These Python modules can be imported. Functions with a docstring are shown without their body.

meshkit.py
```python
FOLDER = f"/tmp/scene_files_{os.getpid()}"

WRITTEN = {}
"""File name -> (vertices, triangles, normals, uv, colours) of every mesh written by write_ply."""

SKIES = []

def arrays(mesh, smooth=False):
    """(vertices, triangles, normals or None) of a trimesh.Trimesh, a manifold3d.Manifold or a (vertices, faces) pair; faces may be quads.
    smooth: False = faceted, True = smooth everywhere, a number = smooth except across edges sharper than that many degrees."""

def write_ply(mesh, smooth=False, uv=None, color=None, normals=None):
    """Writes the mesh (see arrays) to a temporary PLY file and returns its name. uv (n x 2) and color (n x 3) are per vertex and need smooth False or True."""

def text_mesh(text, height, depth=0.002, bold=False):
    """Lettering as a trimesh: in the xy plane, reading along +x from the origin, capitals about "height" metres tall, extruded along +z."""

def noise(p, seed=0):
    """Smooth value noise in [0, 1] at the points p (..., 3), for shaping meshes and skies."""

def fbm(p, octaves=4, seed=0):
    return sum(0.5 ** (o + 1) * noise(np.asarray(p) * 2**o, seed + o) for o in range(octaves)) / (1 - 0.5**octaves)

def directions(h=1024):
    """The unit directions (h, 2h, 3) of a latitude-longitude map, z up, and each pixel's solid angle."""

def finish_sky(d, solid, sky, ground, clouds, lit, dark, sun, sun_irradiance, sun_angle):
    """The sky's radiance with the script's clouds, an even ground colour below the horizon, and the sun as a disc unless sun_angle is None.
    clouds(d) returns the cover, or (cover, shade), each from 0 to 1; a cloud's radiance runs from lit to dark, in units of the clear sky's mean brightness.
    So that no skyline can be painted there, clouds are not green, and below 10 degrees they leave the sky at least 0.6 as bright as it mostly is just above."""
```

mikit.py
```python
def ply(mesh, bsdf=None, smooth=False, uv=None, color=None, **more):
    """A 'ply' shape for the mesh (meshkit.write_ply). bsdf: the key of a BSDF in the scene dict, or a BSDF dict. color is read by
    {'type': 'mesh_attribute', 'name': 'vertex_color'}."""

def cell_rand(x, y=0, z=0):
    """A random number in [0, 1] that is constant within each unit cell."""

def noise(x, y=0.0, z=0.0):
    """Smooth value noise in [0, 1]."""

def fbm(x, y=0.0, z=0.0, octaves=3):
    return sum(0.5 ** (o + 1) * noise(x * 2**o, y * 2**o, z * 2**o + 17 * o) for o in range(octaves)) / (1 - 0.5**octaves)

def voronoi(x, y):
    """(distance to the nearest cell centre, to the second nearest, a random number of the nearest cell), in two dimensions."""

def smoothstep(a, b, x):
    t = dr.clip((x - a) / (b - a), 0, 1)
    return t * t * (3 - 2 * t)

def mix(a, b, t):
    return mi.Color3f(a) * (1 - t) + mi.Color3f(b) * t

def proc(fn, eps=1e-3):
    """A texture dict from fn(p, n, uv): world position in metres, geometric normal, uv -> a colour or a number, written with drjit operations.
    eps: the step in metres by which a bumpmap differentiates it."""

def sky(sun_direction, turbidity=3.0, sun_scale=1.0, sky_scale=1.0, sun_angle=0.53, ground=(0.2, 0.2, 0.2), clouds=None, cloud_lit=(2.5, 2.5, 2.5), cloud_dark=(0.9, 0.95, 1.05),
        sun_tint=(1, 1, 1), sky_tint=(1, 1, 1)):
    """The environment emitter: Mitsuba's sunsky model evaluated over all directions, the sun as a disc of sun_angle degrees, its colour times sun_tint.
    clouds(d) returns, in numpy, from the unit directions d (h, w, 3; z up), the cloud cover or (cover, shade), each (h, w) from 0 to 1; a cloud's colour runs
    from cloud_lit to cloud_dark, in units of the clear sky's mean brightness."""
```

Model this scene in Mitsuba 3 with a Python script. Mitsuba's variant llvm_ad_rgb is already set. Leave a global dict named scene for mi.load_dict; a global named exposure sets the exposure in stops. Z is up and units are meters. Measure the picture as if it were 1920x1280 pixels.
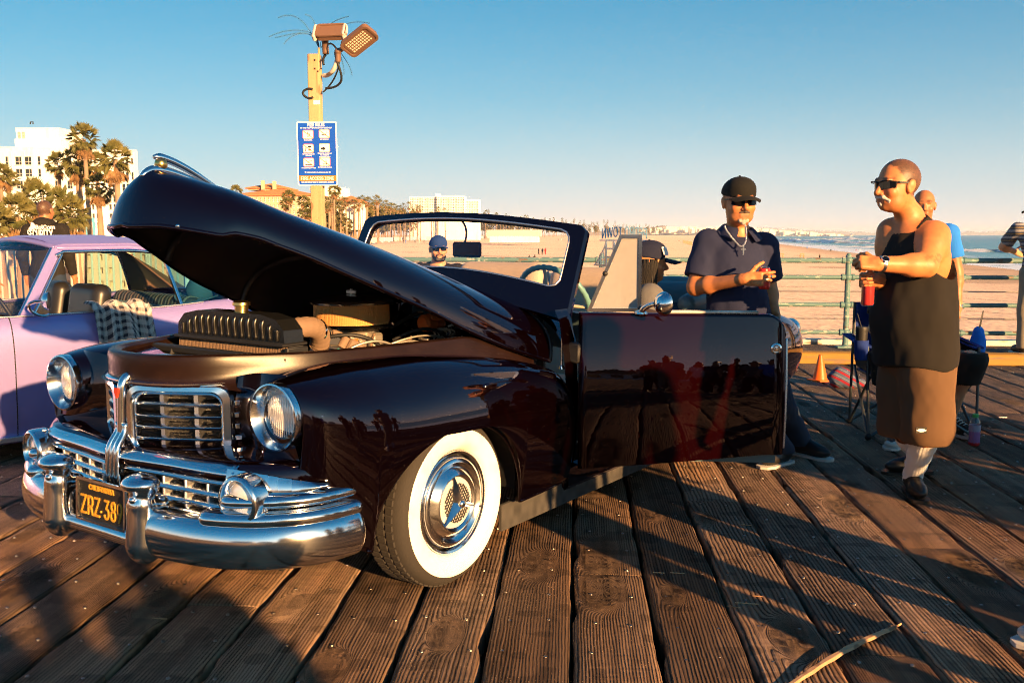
import math, random
import numpy as np, trimesh, manifold3d
import mitsuba as mi, drjit as dr
import mikit, meshkit
from mikit import noise, fbm, voronoi, cell_rand, smoothstep, mix
from scipy.interpolate import PchipInterpolator, CubicSpline
from shapely.geometry import Polygon, LineString, Point, box as sbox
from shapely.ops import unary_union
from shapely import affinity

scene, labels = {}, {}
rng = np.random.default_rng(7); random.seed(7)
A = np.array
T4 = mi.ScalarTransform4f

# ------------------------------------------------------------------ camera, light, exposure
EYE = A([0, 0, 1.45]); FPX = 1750.0
PITCH = math.atan(200 / FPX); YAW = math.atan(120 / math.hypot(FPX, 200))
FWD = A([-math.sin(YAW) * math.cos(PITCH), math.cos(YAW) * math.cos(PITCH), -math.sin(PITCH)])
scene['camera'] = {'type': 'perspective', 'fov': 2 * math.degrees(math.atan(960 / FPX)), 'fov_axis': 'x',
                   'near_clip': 0.05, 'far_clip': 60000.0,
                   'to_world': T4().look_at(origin=EYE.tolist(), target=(EYE + FWD).tolist(), up=[0, 0, 1])}
SUN_AZ, SUN_EL = math.radians(38.0), math.radians(12.0)
SUN = A([math.sin(SUN_AZ) * math.cos(SUN_EL), -math.cos(SUN_AZ) * math.cos(SUN_EL), math.sin(SUN_EL)])
def sea_air(d):
    el = np.degrees(np.arcsin(np.clip(d[..., 2], -1, 1)))
    glow = np.exp(-(np.degrees(np.arccos(np.clip(d @ SUN, -1, 1))) / 42.0) ** 2)          # sea haze is brightest on the sun's side
    return 0.86 * np.exp(-(np.maximum(el, 0) / (7.0 + 8.0 * glow)) ** 1.45) * (0.9 + 0.2 * meshkit.fbm(d * [3.0, 3.0, 14.0], 3)), 1 - glow
scene['sky_light'] = mikit.sky(SUN.tolist(), turbidity=2.6, sun_scale=2.5, sky_scale=1.06, sun_tint=(1.0, 0.85, 0.80),
                               sky_tint=(0.05, 0.69, 1.03), ground=(0.16, 0.12, 0.09), clouds=sea_air, cloud_lit=(9.5, 8.0, 7.4), cloud_dark=(4.1, 4.05, 4.15))
exposure = 2.52

# ------------------------------------------------------------------ materials
def rgb(c): return {'type': 'rgb', 'value': [float(x) for x in c]}
def mat(name, color, rough=0.6, metal=0.0, spec=0.5, coat=0.0, sheen=0.0, two=True):
    c = color if isinstance(color, dict) else rgb(color)
    d = {'type': 'principled', 'base_color': c, 'roughness': rough, 'metallic': metal, 'specular': spec}
    if coat: d.update(clearcoat=coat, clearcoat_gloss=0.95)
    if sheen: d.update(sheen=sheen)
    scene[name] = {'type': 'twosided', 'bsdf': d} if two else d
    return name
def gloss(name, color, ior=1.5):
    c = color if isinstance(color, dict) else rgb(color)
    scene[name] = {'type': 'twosided', 'bsdf': {'type': 'plastic', 'diffuse_reflectance': c, 'int_ior': ior, 'nonlinear': True}}
    return name
VC = {'type': 'mesh_attribute', 'name': 'vertex_color'}
mat('m_vc', VC, 0.75, spec=0.3); mat('m_vc_gloss', VC, 0.3, spec=0.5)
scene['m_chrome'] = {'type': 'twosided', 'bsdf': {'type': 'roughconductor', 'alpha': 0.016, 'distribution': 'ggx', 'eta': rgb([1.15, 1.15, 1.12]), 'k': rgb([6.4, 6.4, 6.4])}}
scene['m_chrome_dull'] = {'type': 'twosided', 'bsdf': {'type': 'roughconductor', 'alpha': 0.16, 'distribution': 'ggx', 'eta': rgb([1.6, 1.6, 1.55]), 'k': rgb([5.2, 5.1, 4.9])}}
mat('m_black', (0.012, 0.012, 0.013), 0.55); mat('m_dark', (0.03, 0.03, 0.032), 0.7, spec=0.3)
mat('m_rubber', (0.035, 0.032, 0.03), 0.8, spec=0.25)
mat('m_steel', (0.35, 0.33, 0.3), 0.4, metal=1.0); mat('m_white', (0.8, 0.79, 0.77), 0.6)
scene['m_glass'] = {'type': 'thindielectric', 'int_ior': 1.5}

# ------------------------------------------------------------------ scene helpers
def numbered(key):
    if key not in scene and key not in labels and not any(k.startswith(key + '__') for k in scene): return key
    i = 1
    while f'{key}_{i:03d}' in scene or f'{key}_{i:03d}' in labels: i += 1
    return f'{key}_{i:03d}'
def thing(name, label, cat, group=None, kind=None):
    k = numbered(name); labels[k] = {'label': label}
    if cat: labels[k]['category'] = cat
    if group: labels[k]['group'] = group
    if kind: labels[k]['kind'] = kind
    return k
_cnt = {}
def put(name, mesh, m, parent=None, smooth=30, to=None, color=None, normals=None, label=None, kind=None):
    key = f'{parent}__{name}' if parent else name
    if parent:
        n = _cnt.get(key, 0); _cnt[key] = n + 1
        if n: key = f'{key}_{n:03d}'
    if isinstance(mesh, dict): d = dict(mesh)
    else:
        if color is not None and not isinstance(color, np.ndarray):
            n = len(meshkit.arrays(mesh)[0]); color = np.tile(A(color, float), (n, 1))
        if color is not None and smooth not in (True, False): smooth = False
        if normals is not None:
            path = meshkit.write_ply(mesh, False, None, color, normals)
            d = {'type': 'ply', 'filename': path, 'face_normals': False, 'bsdf': {'type': 'ref', 'id': m}}
        else: d = mikit.ply(mesh, m, smooth=smooth, color=color)
    if to is not None: d['to_world'] = T4(to.tolist())
    scene[key] = d
    if label or kind:
        labels[key] = {}
        if label: labels[key]['label'] = label
        if kind: labels[key]['kind'] = kind
    return key
def struct(name, mesh, m, label=None, **k):
    put(name, mesh, m, **k); labels[name] = {'label': label or name.replace('_', ' '), 'category': 'ground', 'kind': 'structure'}; return name
def cat(*ms):
    ms = [x for m in ms for x in (m if isinstance(m, (list, tuple)) and not isinstance(m, trimesh.Trimesh) else [m])]
    vs, fs, n = [], [], 0
    for m in ms:
        vs.append(np.asarray(m.vertices)); fs.append(np.asarray(m.faces) + n); n += len(m.vertices)
    return trimesh.Trimesh(np.vstack(vs), np.vstack(fs), process=False)
def TM(v, f):
    f = np.asarray(f)
    if f.shape[1] == 4: f = np.vstack([f[:, [0, 1, 2]], f[:, [0, 2, 3]]])
    return trimesh.Trimesh(np.asarray(v, float), f, process=False)
def mv(m, t): m = m.copy(); m.apply_translation(A(t, float)); return m
def xf(m, M): m = m.copy(); m.apply_transform(M); return m
def rotm(axis, deg, at=(0, 0, 0)): return trimesh.transformations.rotation_matrix(math.radians(deg), axis, at)
def frame(o, x, y, z): M = np.eye(4); M[:3, 0], M[:3, 1], M[:3, 2], M[:3, 3] = x, y, z, o; return M
def unit(v): v = A(v, float); return v / np.linalg.norm(v)
def bx(lo, hi, r=0.0):
    """axis-aligned box, edges chamfered by r"""
    lo, hi = A(lo, float), A(hi, float)
    if r <= 0: return trimesh.creation.box(extents=hi - lo, transform=trimesh.transformations.translation_matrix((lo + hi) / 2))
    s = (hi - lo) / 2; r = min(r, s.min() * 0.98); p = []
    for sx in (-1, 1):
        for sy in (-1, 1):
            for sz in (-1, 1):
                for k in range(3):
                    q = s - r; q[k] = s[k]; p.append(A([sx, sy, sz]) * q)
    return mv(trimesh.convex.convex_hull(A(p)), (lo + hi) / 2)
def beam(a, b, w, t, r=0.0, up=(0, 0, 1)):
    a, b = A(a, float), A(b, float); L = np.linalg.norm(b - a); z = (b - a) / L
    x = np.cross(up, z)
    if np.linalg.norm(x) < 1e-6: x = A([1.0, 0, 0])
    x = unit(x); y = np.cross(z, x)
    return xf(bx([-w / 2, -t / 2, 0], [w / 2, t / 2, L], r), frame(a, x, y, z))
def tube(pts, r, n=10, cap=True, closed=False):
    p = A(pts, float); r = np.broadcast_to(A(r, float), (len(p),))
    if closed: t = np.roll(p, -1, 0) - np.roll(p, 1, 0)
    else: t = np.gradient(p, axis=0)
    t /= np.linalg.norm(t, axis=1, keepdims=True) + 1e-12
    a = np.zeros_like(p); s = A([0, 0, 1.0]) if abs(t[0, 2]) < 0.9 else A([1.0, 0, 0])
    a0 = unit(np.cross(t[0], s))
    for i in range(len(p)):
        a0 = a0 - t[i] * (a0 @ t[i]); a0 = unit(a0); a[i] = a0
    b = np.cross(t, a); th = np.arange(n) * 2 * np.pi / n
    v = p[:, None] + r[:, None, None] * (np.cos(th)[None, :, None] * a[:, None] + np.sin(th)[None, :, None] * b[:, None])
    m = len(p); I = np.arange(m if closed else m - 1)[:, None]; J = np.arange(n)[None]
    q = np.stack(np.broadcast_arrays(I * n + J, I * n + (J + 1) % n, ((I + 1) % m) * n + (J + 1) % n, ((I + 1) % m) * n + J), -1).reshape(-1, 4)
    v = v.reshape(-1, 3); f = np.vstack([q[:, [0, 1, 2]], q[:, [0, 2, 3]]])
    if cap and not closed:
        v = np.vstack([v, p[0], p[-1]]); k = m * n; j = np.arange(n)
        f = np.vstack([f, np.stack([np.full(n, k), (j + 1) % n, j], 1), np.stack([np.full(n, k + 1), (m - 1) * n + j, (m - 1) * n + (j + 1) % n], 1)])
    return trimesh.Trimesh(v, f, process=False)
def spl(pts, n, closed=False):
    p = A(pts, float); d = np.r_[0, np.cumsum(np.linalg.norm(np.diff(p, axis=0), axis=1) ** 0.7 + 1e-9)]
    if closed:
        p = np.vstack([p, p[:1]]); d = np.r_[0, np.cumsum(np.linalg.norm(np.diff(p, axis=0), axis=1) ** 0.7 + 1e-9)]
        return CubicSpline(d, p, bc_type='periodic')(np.linspace(0, d[-1], n, endpoint=False))
    if len(p) < 3: return p[0] + (p[-1] - p[0]) * np.linspace(0, 1, n)[:, None]
    return CubicSpline(d, p)(np.linspace(0, d[-1], n))
def grid(P, cu=False, cv=False, flip=False):
    """mesh from an array of points (nu, nv, 3)"""
    P = A(P, float); nu, nv = P.shape[:2]
    I, J = np.meshgrid(np.arange(nu if cu else nu - 1), np.arange(nv if cv else nv - 1), indexing='ij')
    q = np.stack([I * nv + J, ((I + 1) % nu) * nv + J, ((I + 1) % nu) * nv + (J + 1) % nv, I * nv + (J + 1) % nv], -1).reshape(-1, 4)
    if flip: q = q[:, ::-1]
    return TM(P.reshape(-1, 3), q)
def thick(P, t, cu=False, cv=False):
    """sheet of points given a thickness t along -normal"""
    P = A(P, float); nu, nv = P.shape[:2]
    m = grid(P, cu, cv); n = meshkit.arrays(m, True)[2].reshape(nu, nv, 3)
    Q = P - n * t
    parts = [grid(P, cu, cv), grid(Q, cu, cv, flip=True)]
    if not cu: parts += [grid(np.stack([P[0], Q[0]]), False, cv, flip=False), grid(np.stack([Q[-1], P[-1]]), False, cv)]
    if not cv: parts += [grid(np.stack([Q[:, 0], P[:, 0]]), False, cu), grid(np.stack([P[:, -1], Q[:, -1]]), False, cu)]
    return cat(parts)
def lathe(prof, n=32, axis='z', at=(0, 0, 0)):
    """profile of (r, h) turned about an axis"""
    pr = A(prof, float); th = np.arange(n) * 2 * np.pi / n
    P = np.stack([pr[:, None, 0] * np.cos(th), pr[:, None, 0] * np.sin(th), np.broadcast_to(pr[:, None, 1], (len(pr), n))], -1)
    m = grid(P, False, True, flip=True)
    if axis == 'x': m = xf(m, frame([0, 0, 0], [0, 1, 0], [0, 0, 1], [1, 0, 0]))
    if axis == 'y': m = xf(m, frame([0, 0, 0], [0, 0, 1], [1, 0, 0], [0, 1, 0]))
    return mv(m, at)
def extrude(poly, h, M=None):
    gs = getattr(poly, 'geoms', [poly]); m = cat([trimesh.creation.extrude_polygon(g, h, engine='earcut') for g in gs if g.area > 1e-9])
    return xf(m, M) if M is not None else m
def rrect(w, h, r): return sbox(-w / 2 + r, -h / 2 + r, w / 2 - r, h / 2 - r).buffer(r, quad_segs=6)
def text(s, h, depth=0.002, bold=True, center=True):
    m = meshkit.text_mesh(s, h, depth, bold)
    if center: b = m.bounds; m.apply_translation([-(b[0, 0] + b[1, 0]) / 2, 0, 0])
    return m
def ball(c, r, sub=2, s=(1, 1, 1)):
    m = trimesh.creation.icosphere(subdivisions=sub, radius=1.0); m.apply_scale(A(s, float) * r); return mv(m, c)

# ------------------------------------------------------------------ signed distance modelling (surface nets)
def smin(a, b, k):
    h = np.clip(0.5 + 0.5 * (b - a) / k, 0, 1); return b + (a - b) * h - k * h * (1 - h)
class RC:                                   # round cone between two balls
    def __init__(s, a, b, ra, rb, k=0.02): s.a, s.b, s.ra, s.rb, s.k = A(a, float), A(b, float), ra, rb, k
    def box(s): r = max(s.ra, s.rb); return np.minimum(s.a, s.b) - r, np.maximum(s.a, s.b) + r
    def d(s, p):
        ba = s.b - s.a; L = ba @ ba + 1e-12; q = p - s.a; t = np.clip(q @ ba / L, 0, 1)
        return np.linalg.norm(q - t[..., None] * ba, axis=-1) - (s.ra + (s.rb - s.ra) * t)
class EL:                                   # ellipsoid with optional rotation (columns = axes)
    def __init__(s, c, r, R=None, k=0.02): s.c, s.r, s.R, s.k = A(c, float), A(r, float), np.eye(3) if R is None else A(R, float), k
    def box(s): e = np.sqrt(((s.R * s.r) ** 2).sum(1)); return s.c - e, s.c + e
    def d(s, p):
        q = (p - s.c) @ s.R; k0 = np.linalg.norm(q / s.r, axis=-1); k1 = np.linalg.norm(q / s.r ** 2, axis=-1)
        return np.where(k1 < 1e-9, -s.r.min(), k0 * (k0 - 1) / np.maximum(k1, 1e-9))
class RB:                                   # rounded box
    def __init__(s, c, h, r, R=None, k=0.02): s.c, s.h, s.rr, s.R, s.k = A(c, float), A(h, float), r, np.eye(3) if R is None else A(R, float), k
    def box(s): e = np.abs(s.R) @ s.h; return s.c - e, s.c + e
    def d(s, p):
        q = np.abs((p - s.c) @ s.R) - (s.h - s.rr)
        return np.linalg.norm(np.maximum(q, 0), axis=-1) + np.minimum(q.max(-1), 0) - s.rr
def field(prims, lo, hi, h, cut=None, post=None, grow=0.0):
    n = np.ceil((hi - lo) / h).astype(int) + 1
    ax = [lo[i] + h * np.arange(n[i]) for i in range(3)]
    D = np.full(n, 0.5)
    for q in prims:
        a, b = q.box(); mgn = q.k + 3 * h + 0.02 + grow
        i0 = np.clip(np.floor((a - mgn - lo) / h).astype(int), 0, n); i1 = np.clip(np.ceil((b + mgn - lo) / h).astype(int) + 1, 0, n)
        if (i1 <= i0).any(): continue
        sl = tuple(slice(u, v) for u, v in zip(i0, i1))
        P = np.stack(np.meshgrid(*[ax[i][sl[i]] for i in range(3)], indexing='ij'), -1)
        D[sl] = smin(D[sl], q.d(P) - grow, q.k)
    if cut is not None or post is not None:
        P = np.stack(np.meshgrid(*ax, indexing='ij'), -1)
        if post is not None: D = post(P, D)
        if cut is not None: D = np.maximum(D, cut(P))
    return D, ax
def nets(D, lo, h):
    """surface nets: vertices, faces, normals of the zero level of a grid"""
    n = A(D.shape); s = D < 0
    c = [s[i:n[0] - 1 + i, j:n[1] - 1 + j, k:n[2] - 1 + k] for i in (0, 1) for j in (0, 1) for k in (0, 1)]
    cnt = sum(x.astype(np.int8) for x in c); act = (cnt > 0) & (cnt < 8)
    idx = np.argwhere(act); ID = np.full(act.shape, -1); ID[act] = np.arange(len(idx))
    acc = np.zeros((len(idx), 3)); m = np.zeros(len(idx))
    cs = [A([i, j, k]) for i in (0, 1) for j in (0, 1) for k in (0, 1)]
    for a in cs:
        for ax in range(3):
            if a[ax]: continue
            b = a.copy(); b[ax] = 1
            da, db = D[tuple((idx + a).T)], D[tuple((idx + b).T)]
            x = (da < 0) != (db < 0); t = np.where(x, da / np.where(x, da - db, 1), 0)
            p = a + np.zeros((len(idx), 3)); p[:, ax] += t
            acc[x] += p[x]; m += x
    loc = acc / m[:, None]; v = (idx + loc)
    fs = []
    for ax in range(3):
        u, w = (ax + 1) % 3, (ax + 2) % 3
        sl0 = [slice(1, -1)] * 3; sl0[ax] = slice(0, n[ax] - 1); sl1 = list(sl0); sl1[ax] = slice(1, n[ax])
        A0, A1 = s[tuple(sl0)], s[tuple(sl1)]
        e = np.argwhere(A0 != A1); e[:, u] += 1; e[:, w] += 1
        if not len(e): continue
        ins = s[tuple(e.T)]
        def at(du, dw):
            q = e.copy(); q[:, u] += du; q[:, w] += dw; return ID[tuple(q.T)]
        q = np.stack([at(-1, -1), at(0, -1), at(0, 0), at(-1, 0)], 1)
        q[~ins] = q[~ins][:, ::-1]; fs.append(q)
    f = np.vstack(fs); f = f[(f >= 0).all(1)]
    g = np.stack(np.gradient(D), -1)
    i0 = np.clip(np.floor(v).astype(int), 0, n - 2); t = v - i0; nn = 0; dv = 0
    for a in cs:
        wgt = np.prod(np.where(a, t, 1 - t), 1); nn = nn + wgt[:, None] * g[tuple((i0 + a).T)]; dv = dv + wgt * D[tuple((i0 + a).T)]
    ln = np.linalg.norm(nn, axis=1, keepdims=True) + 1e-12
    v = v - np.clip(dv[:, None] / ln, -0.5, 0.5) * nn / ln
    f = np.vstack([f[:, [0, 1, 2]], f[:, [0, 2, 3]]])
    return v * h + lo, f, nn / ln
def sdf(prims, h, cut=None, post=None, lo=None, hi=None, grow=0.0):
    bs = [q.box() for q in prims]
    lo = (np.min([b[0] for b in bs], 0) if lo is None else A(lo, float)) - 3 * h - grow; hi = (np.max([b[1] for b in bs], 0) if hi is None else A(hi, float)) + 3 * h + grow
    D, _ = field(prims, lo, hi, h, cut, post, grow)
    return nets(D, lo, h)
def put_sdf(name, prims, h, m, parent=None, cut=None, post=None, color=None, to=None, label=None, grow=0.0):
    v, f, n = sdf(prims, h, cut, post, grow=grow)
    if callable(color): color = color(v)
    elif color is not None: color = np.tile(A(color, float), (len(v), 1))
    return put(name, (v, f), m, parent, normals=n, color=color, to=to, label=label)
# ------------------------------------------------------------------ the photographed bearings (pixel of the 1920 x 1280 picture -> direction), used to lay out the site plan
RIGHT = A([math.cos(YAW), math.sin(YAW), 0]); UP = np.cross(RIGHT, FWD)
def bearing(px, py): return unit(FWD + RIGHT * (px - 960) / FPX - UP * (py - 640) / FPX)
def on_level(px, py, z=0.0): d = bearing(px, py); return EYE + d * ((z - EYE[2]) / d[2])
def at_range(px, py, y): d = bearing(px, py); return EYE + d * (y / d[1])

# ------------------------------------------------------------------ pier deck
PITCHX, X0, LP = 0.3065, -0.31, 4.9
def board_offset(c): return (c * 0.618 + 0.18) % 1.0 * LP
def wood_height(p, n, uv):
    c = dr.floor((p.x - X0) / PITCHX); xl = p.x - X0 - c * PITCHX
    off = c * 0.618 + 0.18; off = (off - dr.floor(off)) * LP; seg = dr.floor((p.y - off) / LP)
    r1 = cell_rand(c, seg, 3); y = p.y + r1 * 37 + c * 5.3
    g = (xl + r1 * 3) * (48 + 70 * cell_rand(c, seg, 9)) + 2.6 * (fbm(xl * 2.5 + c * 7, y * 0.28, 0, 2)) + 0.55 * noise(xl * 12 + c * 3, y * 1.3) + 0.35 * noise(xl * 34, y * 6) + 0.2 * noise(xl * 80, y * 22)
    cell = dr.floor(y / 1.15); ky = (cell + 0.25 + 0.5 * cell_rand(cell, c, 5)) * 1.15; kx = PITCHX * (0.2 + 0.6 * cell_rand(cell, c, 6))
    on = dr.select(cell_rand(cell, c, 7) > 0.35, 1.0, 0.0); R = 0.018 + 0.026 * cell_rand(cell, c, 8)
    dx = xl - kx; dy = (y - ky) * 0.42; d = dr.sqrt(dx * dx + dy * dy)
    e = dr.exp(-d * d / (1.3 * R * R)) * on
    g = g * (1 - e) + (d * 120.0 + 0.5 * noise(xl * 30, y * 14)) * e + dr.select(dx > 0, 1.0, -1.0) * 1.9 * dr.exp(-d / (1.6 * R)) * on * (1 - e)
    tri = dr.abs(g - dr.floor(g) - 0.5) * 2
    depth = smoothstep(0.25, 0.8, noise(xl * 15 + c, y * 1.6, 4)) * 0.8 + 0.2
    crack = (1 - smoothstep(0.0, 0.16 + 0.40 * noise(xl * 26, y * 2.3, 8), tri)) * depth
    fib = noise(xl * 330 + c, y * 9) * 0.6 + noise(xl * 130, y * 34) * 0.4
    saw = noise(xl * 22 + 3 * c, y * 62) * smoothstep(0.45, 0.75, noise(xl * 1.3 + c * 2, y * 0.35, 11) + 0.25 * smoothstep(5.5, 8.0, p.y))
    return crack, fib, saw, r1, e, tri
def wood_color(p, n, uv):
    crack, fib, saw, r1, e, tri = wood_height(p, n, uv)
    w = fbm(p.x * 2.3, p.y * 1.1, 2, 3)
    base = mix(mi.Color3f(0.165, 0.088, 0.045), mi.Color3f(0.37, 0.215, 0.12), smoothstep(0.25, 0.75, 0.5 * r1 + 0.5 * w) * 0.75 + 0.25 * fib)
    base = mix(base, mi.Color3f(0.13, 0.075, 0.05), e * 0.35)
    stain = smoothstep(0.58, 0.74, fbm(p.x * 1.4 + 9, p.y * 0.9, 5, 4))
    streak = noise(p.x * 75 + 3 * noise(p.x * 6, p.y * 0.8), p.y * 1.3, 6); base = base * (1 - 0.22 * stain) * (0.5 + 0.62 * tri) * (0.86 + 0.28 * saw) * (0.62 + 0.6 * streak)
    c_ = dr.floor((p.x - X0) / PITCHX); xl_ = (p.x - X0 - c_ * PITCHX) / PITCHX; yn = (p.y - 1.75) / 0.272; yn = (yn - dr.floor(yn + 0.5)) * 0.272; xn = dr.minimum(dr.abs(xl_ - 0.22), dr.abs(xl_ - 0.76)) * PITCHX
    base = base * (1 - 0.55 * dr.exp(-(xn * xn) / 0.00035 - (yn * yn) / 0.0022) * noise(p.x * 30, p.y * 30))
    base = base * (0.72 + 0.5 * cell_rand(dr.floor((p.x - X0) / PITCHX), 7, 2)); spot = smoothstep(0.70, 0.76, noise(p.x * 11, p.y * 11, 3)); base = base * (1 - 0.35 * spot)
    lum = (base.x + base.y + base.z) / 3; base = mix(base, mi.Color3f(lum * 1.05, lum, lum * 0.93), 0.35 * smoothstep(0.35, 0.7, fbm(p.x * 1.9 + 7, p.y * 0.8, 8, 3)))
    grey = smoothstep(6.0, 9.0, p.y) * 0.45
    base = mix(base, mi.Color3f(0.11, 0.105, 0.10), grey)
    return mix(base, mi.Color3f(0.022, 0.014, 0.01), crack * 0.92)
def wood_bump(p, n, uv):
    crack, fib, saw, r1, e, tri = wood_height(p, n, uv)
    return 0.0060 * (1 - crack) + 0.0014 * fib + 0.0016 * tri - 0.0014 * saw
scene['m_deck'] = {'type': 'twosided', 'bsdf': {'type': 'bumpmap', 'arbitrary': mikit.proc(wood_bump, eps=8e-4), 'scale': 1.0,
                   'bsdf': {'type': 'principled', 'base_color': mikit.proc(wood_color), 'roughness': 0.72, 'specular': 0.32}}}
mat('m_gap_shade', (0.05, 0.032, 0.022), 0.9)  # shade between the deck boards, put into a dark colour
labels['pier_deck'] = {'label': 'weathered brown timber deck of the pier', 'category': 'ground', 'kind': 'structure'}
prng = np.random.default_rng(3)
def plank(x0, x1, y0, y1, fine):
    g = 0.0055; nx = A([0, 0.006, 0.018, 0.05, 0.5]); w = x1 - x0 - 2 * g
    xs = np.r_[nx[:4], w / 2, w - nx[:4][::-1]]; zs = A([-0.022, -0.006, -0.0015, 0, 0, 0, -0.0015, -0.006, -0.022]) + prng.uniform(-0.003, 0.002)
    ny = max(2, int((y1 - y0) / (0.07 if fine else 0.5))); ys = np.linspace(y0 + 0.003, y1 - 0.003, ny)
    P = np.zeros((ny, 11, 3)); P[:, 1:10, 0] = x0 + g + xs; P[:, 1:10, 2] = zs; P[..., 1] = ys[:, None]
    for s, sl, side in ((0, slice(1, 5), 1), (1, slice(6, 10), -1)):
        wob = (meshkit.fbm(np.stack([ys * 7, ys * 0 + x0 * 91 + s * 5, ys * 0], -1), 3) - 0.5) * 0.02 + np.maximum(0, meshkit.noise(np.stack([ys * 3.1, ys * 0 + x0 * 17 + s, ys * 0], -1)) - 0.72) * 0.09
        k = A([1, 0.9, 0.5, 0.12]) if s == 0 else A([0.12, 0.5, 0.9, 1])
        P[:, sl, 0] += side * wob[:, None] * k
    tw = prng.uniform(-0.003, 0.003); P[:, 1:10, 2] += tw * np.linspace(-1, 1, 9)
    P[:, 0] = P[:, 1]; P[:, 10] = P[:, 9]; P[:, 0, 2] = P[:, 10, 2] = -0.09
    P[0, :, 2] -= 0.006; P[-1, :, 2] -= 0.006
    end = [grid(np.stack([P[k], P[k] * [1, 1, 0] + [0, 0, -0.09]]), flip=(k == 0)) for k in (0, -1)]
    return cat(grid(P, flip=True), *end)
nails = []
for c in range(-20, 24):
    x0 = X0 + c * PITCHX; off = board_offset(c)
    for seg in range(-3, 3):
        y0, y1 = max(off + seg * LP, -9.0), min(off + (seg + 1) * LP, 10.72)
        if y1 - y0 < 0.3: continue
        fine = y1 > 1.5 and abs(x0 - 0.3) < 6
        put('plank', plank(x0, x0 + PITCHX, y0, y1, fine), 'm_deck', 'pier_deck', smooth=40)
    for k in range(0, 34):
        y = 1.75 + 0.272 * k + 0.02 * math.sin(c * 3.1)
        if y > 10.5: break
        for s in (0.22, 0.76):
            if prng.random() < 0.06: continue
            nx, ny = x0 + PITCHX * s + prng.normal(0, 0.014), y + prng.normal(0, 0.014)
            M = frame([nx, ny, -0.0005], [1, 0, prng.normal(0, 0.1)], [0, 1, prng.normal(0, 0.1)], [0, 0, 1])
            nails.append(xf(lathe([(0.0001, 0.0042), (0.005, 0.003), (0.007, 0.0018), (0.008, -0.004)], 8), M))
put('nails', cat(nails), 'm_steel', 'pier_deck', kind='stuff')
struct('pier_rear', bx([-16, -60, -0.5], [16, -9.02, -0.02]), 'm_deck', 'rest of the pier deck behind the viewpoint')
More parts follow.
